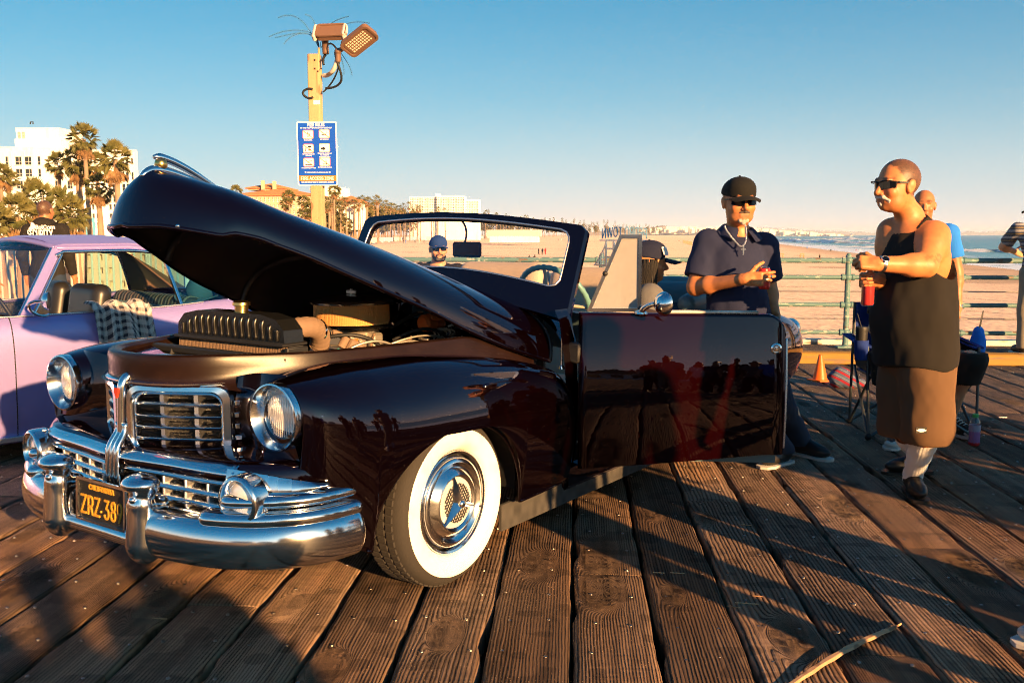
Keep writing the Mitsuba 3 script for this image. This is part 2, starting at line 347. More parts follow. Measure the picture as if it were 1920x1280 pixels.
struct('pier_underside', bx([-7, -10, -0.4], [7.5, 11.9, -0.13]), 'm_gap_shade', 'dark sheet added under the deck boards for the shade in their gaps')  # added dark sheet; stands in for the shade seen through board gaps

def curb_color(p, n, uv):
    w = fbm(p.x * 5, p.y * 9, p.z * 40, 3); s = smoothstep(0.55, 0.72, fbm(p.x * 3 + 4, p.z * 30, p.y * 3, 4))
    return mix(mix(mi.Color3f(0.33, 0.18, 0.018), mi.Color3f(0.22, 0.12, 0.022), w), mi.Color3f(0.14, 0.10, 0.07), s * 0.8)
mat('m_curb', mikit.proc(curb_color), 0.7)
labels['kerb_timber'] = {'label': 'yellow painted timber kerb along the edge of the deck', 'category': 'kerb', 'kind': 'structure'}
put('kerb_timber', cat([bx([x, 10.76, -0.02], [x + 3.94, 10.96, 0.112], 0.012) for x in np.arange(-10, 9, 3.95)]), 'm_curb')
labels['pier_walkway'] = {'label': 'raised plank walkway beside the railing', 'category': 'ground', 'kind': 'structure'}
for i, y in enumerate(np.arange(10.965, 11.75, 0.2)):
    put('plank', bx([-10, y, 0.03], [9, y + 0.192, 0.095], 0.006), 'm_deck', 'pier_walkway')
def paint_white(p, n, uv): return mix(mi.Color3f(0.62, 0.56, 0.5), mi.Color3f(0.2, 0.14, 0.1), smoothstep(0.55, 0.7, fbm(p.x * 4, p.y * 8, p.z * 20, 3)))
mat('m_oldwhite', mikit.proc(paint_white), 0.8)
put('edge_board', bx([-10, 11.775, -0.2], [9, 11.9, 0.16], 0.01), 'm_oldwhite', 'pier_walkway')

# ------------------------------------------------------------------ railing
def rail_color(p, n, uv):
    a = fbm(p.x * 3, p.y * 3, p.z * 3, 3); chip = smoothstep(0.62, 0.68, fbm(p.x * 17, p.y * 40, p.z * 40, 4))
    rust = smoothstep(0.66, 0.74, fbm(p.x * 9 + 5, p.y * 20, p.z * 20, 3))
    c = mix(mi.Color3f(0.07, 0.16, 0.17), mi.Color3f(0.115, 0.205, 0.205), a)
    return mix(mix(c, mi.Color3f(0.42, 0.42, 0.36), chip * 0.75), mi.Color3f(0.16, 0.07, 0.03), rust * 0.7)
mat('m_rail', mikit.proc(rail_color), 0.5, spec=0.4)
RY = 11.42
rl = thing('pier_railing', 'teal painted pipe railing along the edge of the pier', 'railing')
posts = [at_range(px, 490, RY)[0] for px in (664, 896, 1128, 1360, 1591, 1799)]; posts.append(posts[-1] + 1.36); posts.append(posts[-1] + 1.36)
for x in posts:
    pr = [(0.062, 0.096), (0.062, 0.118), (0.036, 0.135), (0.033, 0.3), (0.033, 1.12)]
    pm = [lathe(pr, 18, at=(x, RY, 0)), mv(bx([-0.11, -0.07, 0.094], [0.11, 0.07, 0.122], 0.006), [x, RY, 0])]
    for z, rr in ((1.145, 0.05), (0.945, 0.046), (0.615, 0.046), (0.285, 0.046)):
        pm += [ball([x, RY, z], rr, 2, (1.0, 1, 1.05)), mv(lathe([(0.0001, -0.075), (0.04, -0.075), (0.04, -0.045), (0.034, -0.04), (0.034, 0.04), (0.04, 0.045), (0.04, 0.075), (0.0001, 0.075)], 16, 'x'), [x, RY, z])]
    pm += [lathe([(0.0001, 1.235), (0.016, 1.228), (0.03, 1.205), (0.034, 1.18), (0.045, 1.17), (0.045, 1.12)], 16, at=(x, RY, 0))]
    put('post', cat(pm), 'm_rail', rl)
xl, xr = posts[0] - 0.6, posts[-1] + 0.3
for z, r in ((1.145, 0.031), (0.945, 0.026), (0.615, 0.026), (0.285, 0.026)):
    put('rail', tube([(xl, RY, z), (xr, RY, z)], r, 16), 'm_rail', rl)
for z in (0.775, 0.45): put('cable', tube([(xl, RY, z), (xr, RY, z)], 0.006, 8), 'm_steel', rl)

# picket fence behind the second car
mat('m_picket', (0.42, 0.47, 0.42), 0.6); mat('m_teal_panel', (0.05, 0.42, 0.45), 0.6); mat('m_red_sign', (0.62, 0.07, 0.03), 0.5)
fn = thing('picket_fence', 'pale green metal picket fence behind the purple car', 'fence')
FX1 = posts[0] - 0.55
for z in (0.2, 1.32): put('rail', bx([-9.5, RY - 0.02, z], [FX1, RY + 0.02, z + 0.045], 0.005), 'm_picket', fn)
for i, x in enumerate(np.arange(-9.4, FX1, 0.092)):
    if i % 22 == 0: put('post', bx([x - 0.03, RY - 0.03, 0.09], [x + 0.03, RY + 0.03, 1.47], 0.006), 'm_picket', fn)
    else: put('picket', bx([x - 0.011, RY - 0.009, 0.12], [x + 0.011, RY + 0.009, 1.43], 0.003), 'm_picket', fn)
c = at_range(386, 525, RY - 0.06)
sg = thing('prohibition_sign', 'white panel with a red barred circle on the picket fence', 'sign')
put('panel', mv(bx([-0.27, 0, -0.42], [0.36, 0.02, 0.36], 0.004), c), 'm_white', sg)
put('top_band', mv(bx([-0.27, -0.004, 0.24], [0.36, 0.0, 0.36], 0.001), c), 'm_teal_panel', sg)
VX = frame(c + [0, -0.006, 0], [1, 0, 0], [0, 0, 1], [0, -1, 0])
ring = Point(0, 0).buffer(0.125).difference(Point(0, 0).buffer(0.108)).union(LineString([(-0.08, 0.08), (0.08, -0.08)]).buffer(0.008, cap_style=2))
put('barred_circle', extrude(ring, 0.003, VX), 'm_red_sign', sg)
dogp = Polygon([(-0.01, -0.05), (0.06, -0.03), (0.05, 0.07), (0.03, 0.045), (-0.02, 0.05), (-0.03, 0.02), (0.005, 0.0)]).buffer(0.004)
put('pictogram', extrude(dogp, 0.002, VX), 'm_black', sg)

# ------------------------------------------------------------------ beach, sea, far shore
ZS = -5.2
shore = A([on_level(px, py, ZS)[:2] for px, py in ((2600, 640), (2150, 545), (1860, 503), (1700, 487), (1560, 471), (1450, 457), (1415, 449.5))])
shore = np.vstack([[shore[0] + (shore[0] - shore[1]) * 3], shore, [at_range(1395, 446.5, 5200)[:2]], [at_range(1330, 445, 9000)[:2]]])
inland = A([at_range(px, 446, d)[:2] for px, d in ((-1500, 60), (-300, 90), (250, 130), (600, 330), (760, 520), (900, 800), (1050, 1300), (1150, 1900), (1230, 2800), (1300, 9000))])
ns = 160; tt = np.linspace(0, 1, ns)
def along(P, t):
    s = np.r_[0, np.cumsum(np.log1p(np.linalg.norm(np.diff(P, axis=0), axis=1)))]; s /= s[-1]
    return np.stack([np.interp(t, s, P[:, i]) for i in (0, 1)], -1)
# beach: fan of points between sea and inland lines, from the pier outward
angs = np.radians(np.linspace(-78, 78, 190)); rr = np.r_[6, np.geomspace(13, 9000, 110)]
X = rr[:, None] * np.sin(angs)[None]; Y = rr[:, None] * np.cos(angs)[None]
def side_of(P, x, y):
    """signed distance to a polyline, positive on its left"""
    best = np.full(x.shape, 1e9); sg = np.zeros(x.shape)
    for a, b in zip(P[:-1], P[1:]):
        d = b - a; L = d @ d; t = np.clip(((x - a[0]) * d[0] + (y - a[1]) * d[1]) / L, 0, 1)
        ex, ey = x - a[0] - t * d[0], y - a[1] - t * d[1]; q = np.hypot(ex, ey); s = d[0] * (y - a[1]) - d[1] * (x - a[0])
        m = q < best; best = np.where(m, q, best); sg = np.where(m, np.where(s >= 0, 1.0, -1.0), sg)
    return best * sg
ds = side_of(shore, X, Y)
def beach_z(ds, X, Y):
    near = np.clip(ds / 240, -1, 1)
    return ZS + 0.05 + np.where(ds > 0, 3.8 * np.clip(ds / 320, 0, 1) ** 0.8, 0.02 * np.maximum(ds, -60)) + 0.06 * (meshkit.fbm(np.stack([X * 0.15, Y * 0.15, X * 0], -1), 3) - 0.5) * np.clip(ds / 20, 0, 1)
def sand_color(p, n, uv):
    a = fbm(p.x * 0.05, p.y * 0.05, 1, 4); b = fbm(p.x * 1.7, p.y * 1.7, 2, 3)
    tr = noise(p.x * 0.011 + 2, p.y * 0.06 + 0.3 * noise(p.x * 0.02, p.y * 0.02), 4); line = 1 - smoothstep(0.0, 0.035, dr.abs(tr - 0.5))
    tr2 = noise((p.x + p.y) * 0.05, (p.x - p.y) * 0.007, 9); line2 = 1 - smoothstep(0.0, 0.03, dr.abs(tr2 - 0.45))
    c = mix(mi.Color3f(0.42, 0.325, 0.26), mi.Color3f(0.54, 0.43, 0.35), 0.5 * a + 0.5 * b)
    wet = 1 - smoothstep(ZS + 0.16, ZS + 0.5, p.z)
    c = c * (1 - 0.5 * line * smoothstep(0.3, 0.6, noise(p.x * 0.2, p.y * 0.2))) * (1 - 0.4 * line2) * (0.84 + 0.32 * noise(p.x * 2.6, p.y * 2.6, 5))
    return mix(c, mi.Color3f(0.26, 0.2, 0.16), wet * 0.7)
def sand_bump(p, n, uv): return 0.09 * fbm(p.x * 0.9, p.y * 0.9, 3, 3) + 0.05 * noise(p.x * 4, p.y * 4)
scene['m_sand'] = {'type': 'twosided', 'bsdf': {'type': 'bumpmap', 'arbitrary': mikit.proc(sand_bump, eps=0.02), 'scale': 1.0, 'bsdf': {'type': 'principled', 'base_color': mikit.proc(sand_color), 'roughness': 0.95, 'specular': 0.1}}}
struct('beach', grid(np.stack([X, Y, beach_z(ds, X, Y)], -1)), 'm_sand', 'broad pale sandy beach below the pier', smooth=True)
nrm = []
def water_bump(p, n, uv):
    return 0.5 * noise(p.x * 0.03 + 0.4 * noise(p.x * 0.1, p.y * 0.1), p.y * 0.06) + 0.14 * fbm(p.x * 0.4, p.y * 0.4, 3, 3)
sA, sB = shore[3], shore[6]; SN = unit(A([(sB - sA)[1], -(sB - sA)[0]]))        # out to sea
def water_color(p, n, uv):
    d = (p.x - float(sA[0])) * float(SN[0]) + (p.y - float(sA[1])) * float(SN[1])
    f = noise(p.x * 0.02, p.y * 0.02, 2) * 30 + fbm(p.x * 0.12, p.y * 0.12, 3, 4) * 22
    foam = (1 - smoothstep(18, 50, d + f - 22)) * smoothstep(0.3, 0.62, fbm(p.x * 0.25, p.y * 0.25, 5, 4) + 0.25 * (1 - smoothstep(0, 26, d)))
    c = mix(mi.Color3f(0.035, 0.16, 0.20), mi.Color3f(0.02, 0.115, 0.185), smoothstep(20, 400, d))
    c = mix(c, mi.Color3f(0.12, 0.26, 0.27), (1 - smoothstep(0, 70, d)) * 0.6)
    return mix(c, mi.Color3f(0.75, 0.74, 0.72), foam)
scene['m_sea'] = {'type': 'twosided', 'bsdf': {'type': 'bumpmap', 'arbitrary': mikit.proc(water_bump, eps=0.05), 'scale': 1.0, 'bsdf': {'type': 'principled', 'base_color': mikit.proc(water_color), 'roughness': 0.25, 'specular': 0.5}}}
a2 = np.radians(np.linspace(-60, 100, 120)); r2 = np.geomspace(30, 23000, 90)
WX, WY = r2[:, None] * np.sin(a2)[None], r2[:, None] * np.cos(a2)[None]
WZ = ZS + 0 * WX
struct('sea', grid(np.stack([WX, WY, WZ], -1)), 'm_sea', 'blue green sea with breaking waves', smooth=True)
# breaking waves: ridges with foam, running along the shore
def foam_color(p, n, uv): return mix(mi.Color3f(0.03, 0.17, 0.22), mi.Color3f(0.85, 0.83, 0.8), smoothstep(0.32, 0.6, fbm(p.x * 0.16, p.y * 0.16, p.z * 0.9, 4) + 0.22 * smoothstep(ZS + 0.4, ZS + 1.5, p.z)))
mat('m_foam', mikit.proc(foam_color), 0.6)
def wave(pa, pb, h, w, seed, label):
    a, b = on_level(*pa, ZS)[:2], on_level(*pb, ZS)[:2]; n = 90; t = np.linspace(0, 1, n)
    base = a + (b - a) * t[:, None]; d = unit(b - a); o = A([d[1], -d[0]]);
    if o @ SN < 0: o = -o
    wob = (meshkit.fbm(np.stack([t * 9, t * 0 + seed, t * 0], -1), 4) - 0.5) * 14
    hh = h * np.sin(np.pi * t) ** 0.5 * (0.45 + 0.9 * meshkit.fbm(np.stack([t * 14, t * 0 + seed + 9, t * 0], -1), 3))
    prof = A([(-1.0, -0.05), (-0.62, 0.22), (-0.5, 0.5), (-0.36, 0.85), (-0.2, 1.0), (0.05, 0.85), (0.5, 0.35), (1.1, -0.05)])
    P = np.zeros((n, len(prof), 3))
    P[..., :2] = base[:, None] + o * (prof[None, :, :1] * w + wob[:, None, None]); P[..., 2] = ZS + prof[None, :, 1] * hh[:, None] + (meshkit.fbm(P * [0.5, 0.5, 1], 2) - 0.5) * 0.35 * hh[:, None]
    struct(numbered('wave'), grid(P), 'm_foam', label, smooth=True)
wave((1425, 451), (1690, 459), 2.6, 9, 3, 'long breaking wave with a white crest'); wave((1530, 448.5), (1760, 451), 2.8, 14, 8, 'far wave breaking in white spray')
wave((1700, 466), (2050, 480), 1.0, 6, 12, 'low foam line running up the beach'); wave((1600, 462.5), (1900, 474), 1.1, 6, 21, 'second foam line close to the sand')

mat('m_hill', (0.20, 0.17, 0.14), 0.95); mat('m_hill_far', (0.17, 0.16, 0.16), 0.95)
def ridge(name, pxs, tops, dist, m, label, depth=900, seed=1, base=-6):
    n = 160; xs = np.linspace(pxs[0], pxs[-1], n); tp = np.interp(xs, pxs, tops) + (meshkit.fbm(np.stack([xs * 0.045, xs * 0 + seed, xs * 0], -1), 4) - 0.5) * 5
    P = np.zeros((n, 6, 3))
    for i in range(n):
        p = at_range(xs[i], tp[i], dist); dirv = unit(A([p[0], p[1], 0]))
        H_ = max(p[2], base + 0.5) - base
        for j, (k, z) in enumerate(((-0.9, 0), (-0.5, 0.35), (-0.25, 0.7), (0, 1), (0.5, 0.7), (1.2, 0))):
            q = A([p[0], p[1], 0]) + dirv * depth * k; q[2] = base + H_ * z
            q[2] += (meshkit.fbm(q[None] * 0.004 + seed, 3)[0] - 0.5) * H_ * 0.3 * (0 < z < 1); P[i, j] = q
    struct(name, grid(P), m, label, smooth=True)
ridge('far_hills', (1150, 1250, 1400, 1500, 1700, 1790, 1900, 2100), (432, 428, 427, 431, 438, 436, 432, 426), 14000, 'm_hill_far', 'distant hills across the bay', 2500, 3)
ridge('coast_hill', (1080, 1180, 1240, 1300, 1400, 1460, 1520, 1600), (437, 430, 424, 428, 429, 433, 438, 441), 5200, 'm_hill', 'hazy built up headland at the end of the beach', 700, 7)
trng = np.random.default_rng(11); bl = []
mat('m_far_white', (0.7, 0.64, 0.58), 0.8)
for i in range(420):
    px = trng.uniform(1205, 1585); top = np.interp(px, (1200, 1250, 1400, 1470, 1580), (430, 424, 426, 431, 439)) + trng.uniform(0, 9)
    p = at_range(px, top, trng.uniform(4200, 4700)); w = trng.uniform(7, 26); h = trng.uniform(9, 20)
    bl.append(mv(bx([-w / 2, -8, -h], [w / 2, 8, 0]), p))
labels['far_town'] = {'label': 'pale specks of houses on the hazy headland', 'category': 'houses', 'kind': 'stuff'}
put('far_town', cat(bl), 'm_far_white')
# ------------------------------------------------------------------ buildings ashore
def stucco(c, k=0.06):
    def f(p, n, uv):
        w = fbm(p.x * 0.4, p.y * 0.4, p.z * 0.4, 4); st = fbm(p.x * 1.5, p.y * 1.5, p.z * 0.12, 3)
        return mi.Color3f(c) * (1 - k + 2 * k * w) * (1 - 0.12 * smoothstep(0.55, 0.8, st))
    return mikit.proc(f)
mat('m_stucco', stucco((0.84, 0.82, 0.79)), 0.85); mat('m_peach', stucco((0.55, 0.40, 0.28), 0.1), 0.85)
gloss('m_pane', (0.05, 0.065, 0.07)); mat('m_frame', (0.5, 0.48, 0.44), 0.6); mat('m_blue_paint', (0.12, 0.42, 0.62), 0.6)
def tile_color(p, n, uv): return mix(mi.Color3f(0.50, 0.15, 0.05), mi.Color3f(0.62, 0.23, 0.09), fbm(p.x * 1.2, p.y * 1.2, p.z * 3, 3)) * (0.75 + 0.25 * dr.abs(dr.sin(p.x * 9.0)))
mat('m_tile', mikit.proc(tile_color), 0.85)
def px_frame(y):
    """a facade square to the line of sight: origin, metres per pixel"""
    o = at_range(960, 440, y); return o, y / 1761.0
def facade_window(b, x0, x1, z0, z1, yf, cols=2, rail=0.4):
    """window set 12 cm into a wall whose face is y = yf (facing -y); jambs, sill, glass pane"""
    w, h = x1 - x0, z1 - z0; t = min(0.09, w * 0.06); fr = []
    for (a, c, d, e) in [(x0, x0 + t, z0, z1), (x1 - t, x1, z0, z1), (x0 + t, x1 - t, z0, z0 + t), (x0 + t, x1 - t, z1 - t, z1)] + [(x0 + w * k / cols - t / 2, x0 + w * k / cols + t / 2, z0 + t, z1 - t) for k in range(1, cols)]:
        fr.append(bx([a, yf - 0.04, d], [c, yf + 0.1, e]))
    if rail: fr.append(bx([x0 + t, yf - 0.03, z0 + h * rail - t / 2], [x1 - t, yf + 0.08, z0 + h * rail + t / 2]))
    fr.append(bx([x0 - 0.1, yf - 0.16, z0 - 0.12], [x1 + 0.1, yf + 0.02, z0]))
    k = put('window', cat(fr), 'm_frame', b); put('pane', bx([x0 + t, yf - 0.012, z0 + t], [x1 - t, yf + 0.03, z1 - t]), 'm_pane', k)
def wall_with_holes(x0, x1, z0, z1, yf, depth, holes):
    poly = sbox(x0, z0, x1, z1)
    for h in holes: poly = poly.difference(sbox(*h))
    m = extrude(poly, 0.35, frame([0, yf - 0.0, 0], [1, 0, 0], [0, 0, 1], [0, -1, 0])); m.apply_translation([0, 0.35, 0])
    back = bx([x0, yf + 0.36, z0], [x1, yf + depth, z1 - 0.01])
    return cat(m, back)
D1 = 165.0; S1 = D1 / 1761.0
def fx(px): return at_range(px, 440, D1)[0]
def fz(py): return EYE[2] + (440 - py) * S1 * 1.003
hotel = thing('white_hotel', 'large white seaside hotel with a square roof tower behind the palms', 'building')
rows = [(290.5, 307), (314, 329), (336.5, 352), (359, 370), (380, 391)]
colsx = [(18, 27.5, 2), (36, 51, 2), (53.5, 69, 2), (78, 87.5, 2), (108, 116, 2), (131, 141, 2)]
holes = []; wins = []
for i, (a, b) in enumerate(rows):
    for j, (c0, c1, n) in enumerate(colsx):
        if i == 3 and j in (1, 2): c0, c1 = (37, 51) if j == 1 else (53.5, 60)
        wins.append((fx(c0), fx(c1), fz(b), fz(a), n))
    for c0, c1 in ((-30, -20), (-14, 0)): wins.append((fx(c0), fx(c1), fz(b), fz(a), 2))
for a, b in ((403, 412), (418, 428)):
    for c0 in range(-28, 150, 12): wins.append((fx(c0), fx(c0 + 5), fz(b), fz(a), 1))
put('wall', wall_with_holes(fx(-120), fx(158), fz(452), fz(273), D1, 2.1, [(w[0] + .01, w[2] + .01, w[1] - .01, w[3] - .01) for w in wins]), 'm_stucco', hotel, smooth=False)
for w in wins: facade_window(hotel, *w[:4], D1 + 0.12, w[4])
for px in (27.8, 52, 70, 87): put('pilaster', bx([fx(px) - 0.28, D1 - 0.13, fz(360)], [fx(px) + 0.28, D1 + 0.0, fz(281)]), 'm_stucco', hotel)
w2 = []
for a, b in ((293, 304), (320, 334.5), (342, 356), (363, 377), (381, 391), (399, 408), (416, 426)):
    for c0, c1 in ((163, 168), (171, 176), (196, 201), (204, 209), (222, 228), (230, 236), (241, 245)): w2.append((fx(c0), fx(c1), fz(b), fz(a), 1))
put('wing', wall_with_holes(fx(158) + 0.01, fx(248), fz(452), fz(278.5), D1 + 2.2, 1.2, [(w[0] + .01, w[2] + .01, w[1] - .01, w[3] - .01) for w in w2]), 'm_stucco', hotel, smooth=False)
for w in w2: facade_window(hotel, *w[:4], D1 + 2.32, 1)
put('tower', cat(bx([fx(29), D1 + 1.5, fz(273)], [fx(115), D1 + 10, fz(256)]), bx([fx(31), D1 + 1.7, fz(256)], [fx(111.5), D1 + 9.8, fz(236)]), bx([fx(30.5), D1 + 1.6, fz(236)], [fx(112), D1 + 9.9, fz(235)]), bx([fx(78), D1 + 3, fz(235)], [fx(96), D1 + 8, fz(232.5)])), 'm_stucco', hotel, smooth=False)
for c0 in (35, 43): 
    put('louvre', cat([bx([fx(c0), D1 + 1.55, fz(254.6 - k * 1.4)], [fx(c0 + 5), D1 + 1.72, fz(254.6 - k * 1.4 - 0.9)]) for k in range(9)]), 'm_frame', hotel)
put('roof_vent', tube([at_range(57, 233, D1 + 4), at_range(57, 229, D1 + 4), at_range(62, 229, D1 + 4), at_range(62, 233, D1 + 4)], 0.12, 6), 'm_dark', hotel)
for q_ in (bx([fx(-120), D1 - 0.2, fz(273)], [fx(29) - .02, D1 + 1, fz(271.8)]), bx([fx(158), D1 + 2.0, fz(278.5)], [fx(248.5), D1 + 3, fz(277)]), bx([fx(183), D1 + 3.2, fz(277)], [fx(187.5), D1 + 9, fz(273)])): put('parapet', q_, 'm_stucco', hotel, smooth=False)
put('entrance_arch', cat(bx([fx(193), D1 - 6, fz(452)], [fx(196), D1 - 5.5, fz(409)]), bx([fx(196), D1 - 6, fz(418)], [fx(208), D1 - 5.5, fz(409)]), bx([fx(206), D1 - 6, fz(452)], [fx(208), D1 - 5.5, fz(418)])), 'm_blue_paint', hotel, label='pale blue painted entrance arch')

# parking structure seen under the fence
pk = thing('parking_block', 'low tan block with rows of square openings behind the picket fence', 'building')
D2 = 70.0
def gx(px): return at_range(px, 440, D2)[0]
def gz(py): return EYE[2] + (440 - py) * D2 / 1761
wi = []
for r_ in range(5):
    for c_ in range(42):
        x = gx(-120) + c_ * 0.86; z = gz(478) - 1.02 * r_; wi.append((x, z - 0.45, x + 0.4, z))
put('wall', wall_with_holes(gx(-140), gx(620), gz(600), gz(470), D2, 6, wi), 'm_peach', pk, smooth=False)

# hotel with tiled hip roofs
D3 = 300.0; S3 = D3 / 1761
def hx(px): return at_range(px, 440, D3)[0]
def hz(py): return EYE[2] + (440 - py) * S3
def hip(x0, x1, y0, y1, z0, z1, o=0.8, m=None):
    x0, x1, y0, y1 = x0 - o, x1 + o, y0 - o, y1 + o; r = min((x1 - x0), (y1 - y0)) / 2 * 0.98; yc = (y0 + y1) / 2
    v = [(x0, y0, z0), (x1, y0, z0), (x1, y1, z0), (x0, y1, z0), (x0 + r, yc, z1), (x1 - r, yc, z1), (x0, y0, z0 - 0.35), (x1, y0, z0 - 0.35), (x1, y1, z0 - 0.35), (x0, y1, z0 - 0.35)]
    return trimesh.Trimesh(v, [(0, 1, 5), (0, 5, 4), (1, 2, 5), (2, 3, 4), (2, 4, 5), (3, 0, 4), (6, 7, 1), (6, 1, 0), (7, 8, 2), (7, 2, 1), (8, 9, 3), (8, 3, 2), (9, 6, 0), (9, 0, 3), (6, 9, 8), (6, 8, 7)], process=False)
tl = thing('tile_roof_hotel', 'peach hotel with orange tiled hip roofs behind the raised bonnet', 'building')
wi = []
for (a, b) in ((369, 378.5), (383, 389.5), (394, 401), (407, 414), (420, 427)):
    for c0 in np.r_[np.arange(452, 560, 7.6), [563, 569.5, 577, 585]]: wi.append((hx(c0), hz(b), hx(c0 + 3.2), hz(a)))
put('wall', wall_with_holes(hx(438), hx(586), hz(460), hz(365), D3, 22, wi), 'm_peach', tl, smooth=False)
for w in wi: 
    k = put('window', cat(bx([w[0], D3 + 0.05, w[1]], [w[2], D3 + 0.25, w[1] + 0.16]), bx([(w[0] + w[2]) / 2 - 0.06, D3 + 0.05, w[1]], [(w[0] + w[2]) / 2 + 0.06, D3 + 0.25, w[3]]), bx([w[0], D3 + 0.05, (w[1] + w[3]) / 2 - 0.06], [w[2], D3 + 0.25, (w[1] + w[3]) / 2 + 0.06])), 'm_white', tl)
    put('pane', bx([w[0], D3 + 0.26, w[1]], [w[2], D3 + 0.3, w[3]]), 'm_pane', k)
put('roof', hip(hx(438), hx(586), D3, D3 + 22, hz(364.5), hz(351), 0.9), 'm_tile', tl, smooth=False)
put('upper_wall', bx([hx(440), D3 + 14, hz(352)], [hx(507), D3 + 28, hz(347.5)]), 'm_peach', tl, smooth=False)
put('upper_roof', hip(hx(440), hx(508), D3 + 14, D3 + 28, hz(347.2), hz(336.5), 0.9), 'm_tile', tl, smooth=False)
put('cornice', bx([hx(436.5), D3 - 0.6, hz(366.5)], [hx(587.5), D3 + 0.3, hz(364.8)]), 'm_stucco', tl)
for px, t in ((472, 333.5), (494, 335), (566, 349)): put('chimney', bx([hx(px) - 0.5, D3 + 12, hz(352)], [hx(px) + 0.5, D3 + 13.2, hz(t)]), 'm_peach', tl)
put('rear_wing', cat(bx([hx(548), D3 + 34, hz(420)], [hx(588), D3 + 50, hz(340)]), bx([hx(588), D3 + 30, hz(430)], [hx(632), D3 + 44, hz(372)])), 'm_stucco', tl, smooth=False)
put('rear_roof', hip(hx(586), hx(632), D3 + 29, D3 + 45, hz(371), hz(358), 0.9), 'm_tile', tl, smooth=False)
put('balcony_rail', bx([hx(569), D3 + 33.7, hz(354.5)], [hx(585), D3 + 33.9, hz(352)]), 'm_dark', tl)

# far white high rise
D4 = 640.0; S4 = D4 / 1761
def kx(px): return at_range(px, 440, D4)[0]
def kz(py): return EYE[2] + (440 - py) * S4
hr = thing('white_tower_block', 'broad white high rise with rows of balconies above the far trees', 'building')
put('wall', cat(bx([kx(768), D4, kz(450)], [kx(820), D4 + 12, kz(368.5)]), bx([kx(820.3), D4 - 2.5, kz(450)], [kx(871), D4 + 12, kz(368)]), bx([kx(871.3), D4 + 3, kz(450)], [kx(897), D4 + 15, kz(374)]), bx([kx(816), D4 + 3, kz(368)], [kx(824), D4 + 9, kz(363.5)])), 'm_stucco', hr, smooth=False)
pn, bal = [], []
for r_ in range(12):
    z1 = kz(371 + r_ * 3.05); 
    for c0 in np.arange(770, 896, 3.1):
        yf = D4 if c0 < 819 else (D4 - 2.5 if c0 < 870 else D4 + 3)
        if c0 > 870 and r_ < 2: continue
        x = kx(c0); pn.append(bx([x, yf - 0.12, z1 - 0.62], [x + 0.72, yf + 0.1, z1 - 0.12]))
        if int(c0 * 7) % 3 == 0: bal.append(bx([x - 0.15, yf - 0.9, z1 - 0.75], [x + 0.95, yf - 0.02, z1 - 0.62]))
put('windows', cat(pn), 'm_pane', hr, kind='stuff'); put('balconies', cat(bal), 'm_stucco', hr, kind='stuff')
lo = thing('beach_pavilion', 'long low pale building at the back of the sand behind the windscreen', 'building')
p0 = at_range(985, 446, 420); q0 = at_range(1030, 446, 430)
for a, b, z, m in ((0, 20, 0, 'm_stucco'), (-1.5, 21, 2.6, 'm_frame')):
    put('wall' if z == 0 else 'roof', bx([p0[0] - 16 + a, 420, -2.0 + z], [p0[0] - 14 + b, 428, 0.9 + z if z == 0 else 1.0 + z]), m, lo)

# ------------------------------------------------------------------ palms and trees
def leaf_color(c1, c2, f):
    def g(p, n, uv): return mix(c1, c2, noise(p.x * f, p.y * f, p.z * f))
    return mikit.proc(g)
mat('m_frond', leaf_color((0.055, 0.07, 0.02), (0.16, 0.14, 0.045), 1.1), 0.6, spec=0.3)
mat('m_dead_frond', leaf_color((0.20, 0.11, 0.05), (0.33, 0.20, 0.095), 1.6), 0.9); mat('m_trunk', leaf_color((0.20, 0.13, 0.085), (0.34, 0.24, 0.165), 0.9), 0.9)
mat('m_tree_leaf', leaf_color((0.05, 0.055, 0.018), (0.15, 0.12, 0.045), 0.5), 0.7, spec=0.2)
def fan(o, d, up, L, rad, rg, nl=15, spread=125, droop=0.35):
    ro = rg.uniform(-0.8, 0.8); up = up * math.cos(ro) + np.cross(d, up) * math.sin(ro)
    """a fan leaf: stalk and folded blades that split towards the tips"""
    s = np.cross(d, up); s = unit(s); u = np.cross(s, d); tip = o + d * L
    v, f = [], []
    w = 0.018
    for a, b in ((o - s * w, o + s * w),): v += [a, b, tip + s * w, tip - s * w]; f += [(0, 1, 2), (0, 2, 3)]
    for k in range(nl):
        a = math.radians(spread) * (k / (nl - 1) - 0.5) * 2 * 0.62; r = rad * (0.8 + 0.2 * math.cos(a)) * rg.uniform(0.85, 1.08)
        dd = d * math.cos(a) + s * math.sin(a); n2 = np.cross(dd, u)
        wd = 0.055 * rad; mid = tip + dd * r * 0.55 - u * 0.06 * rad; end = tip + dd * r + A([0, 0, -droop * r * rg.uniform(0.6, 1.3)]) * 0.8
        i = len(v); v += [tip, mid + n2 * wd + u * 0.035, mid - n2 * wd + u * 0.035, mid - u * 0.03, end]
        f += [(i, i + 1, i + 3), (i, i + 3, i + 2), (i + 1, i + 4, i + 3), (i + 3, i + 4, i + 2)]
    return trimesh.Trimesh(v, f, process=False)
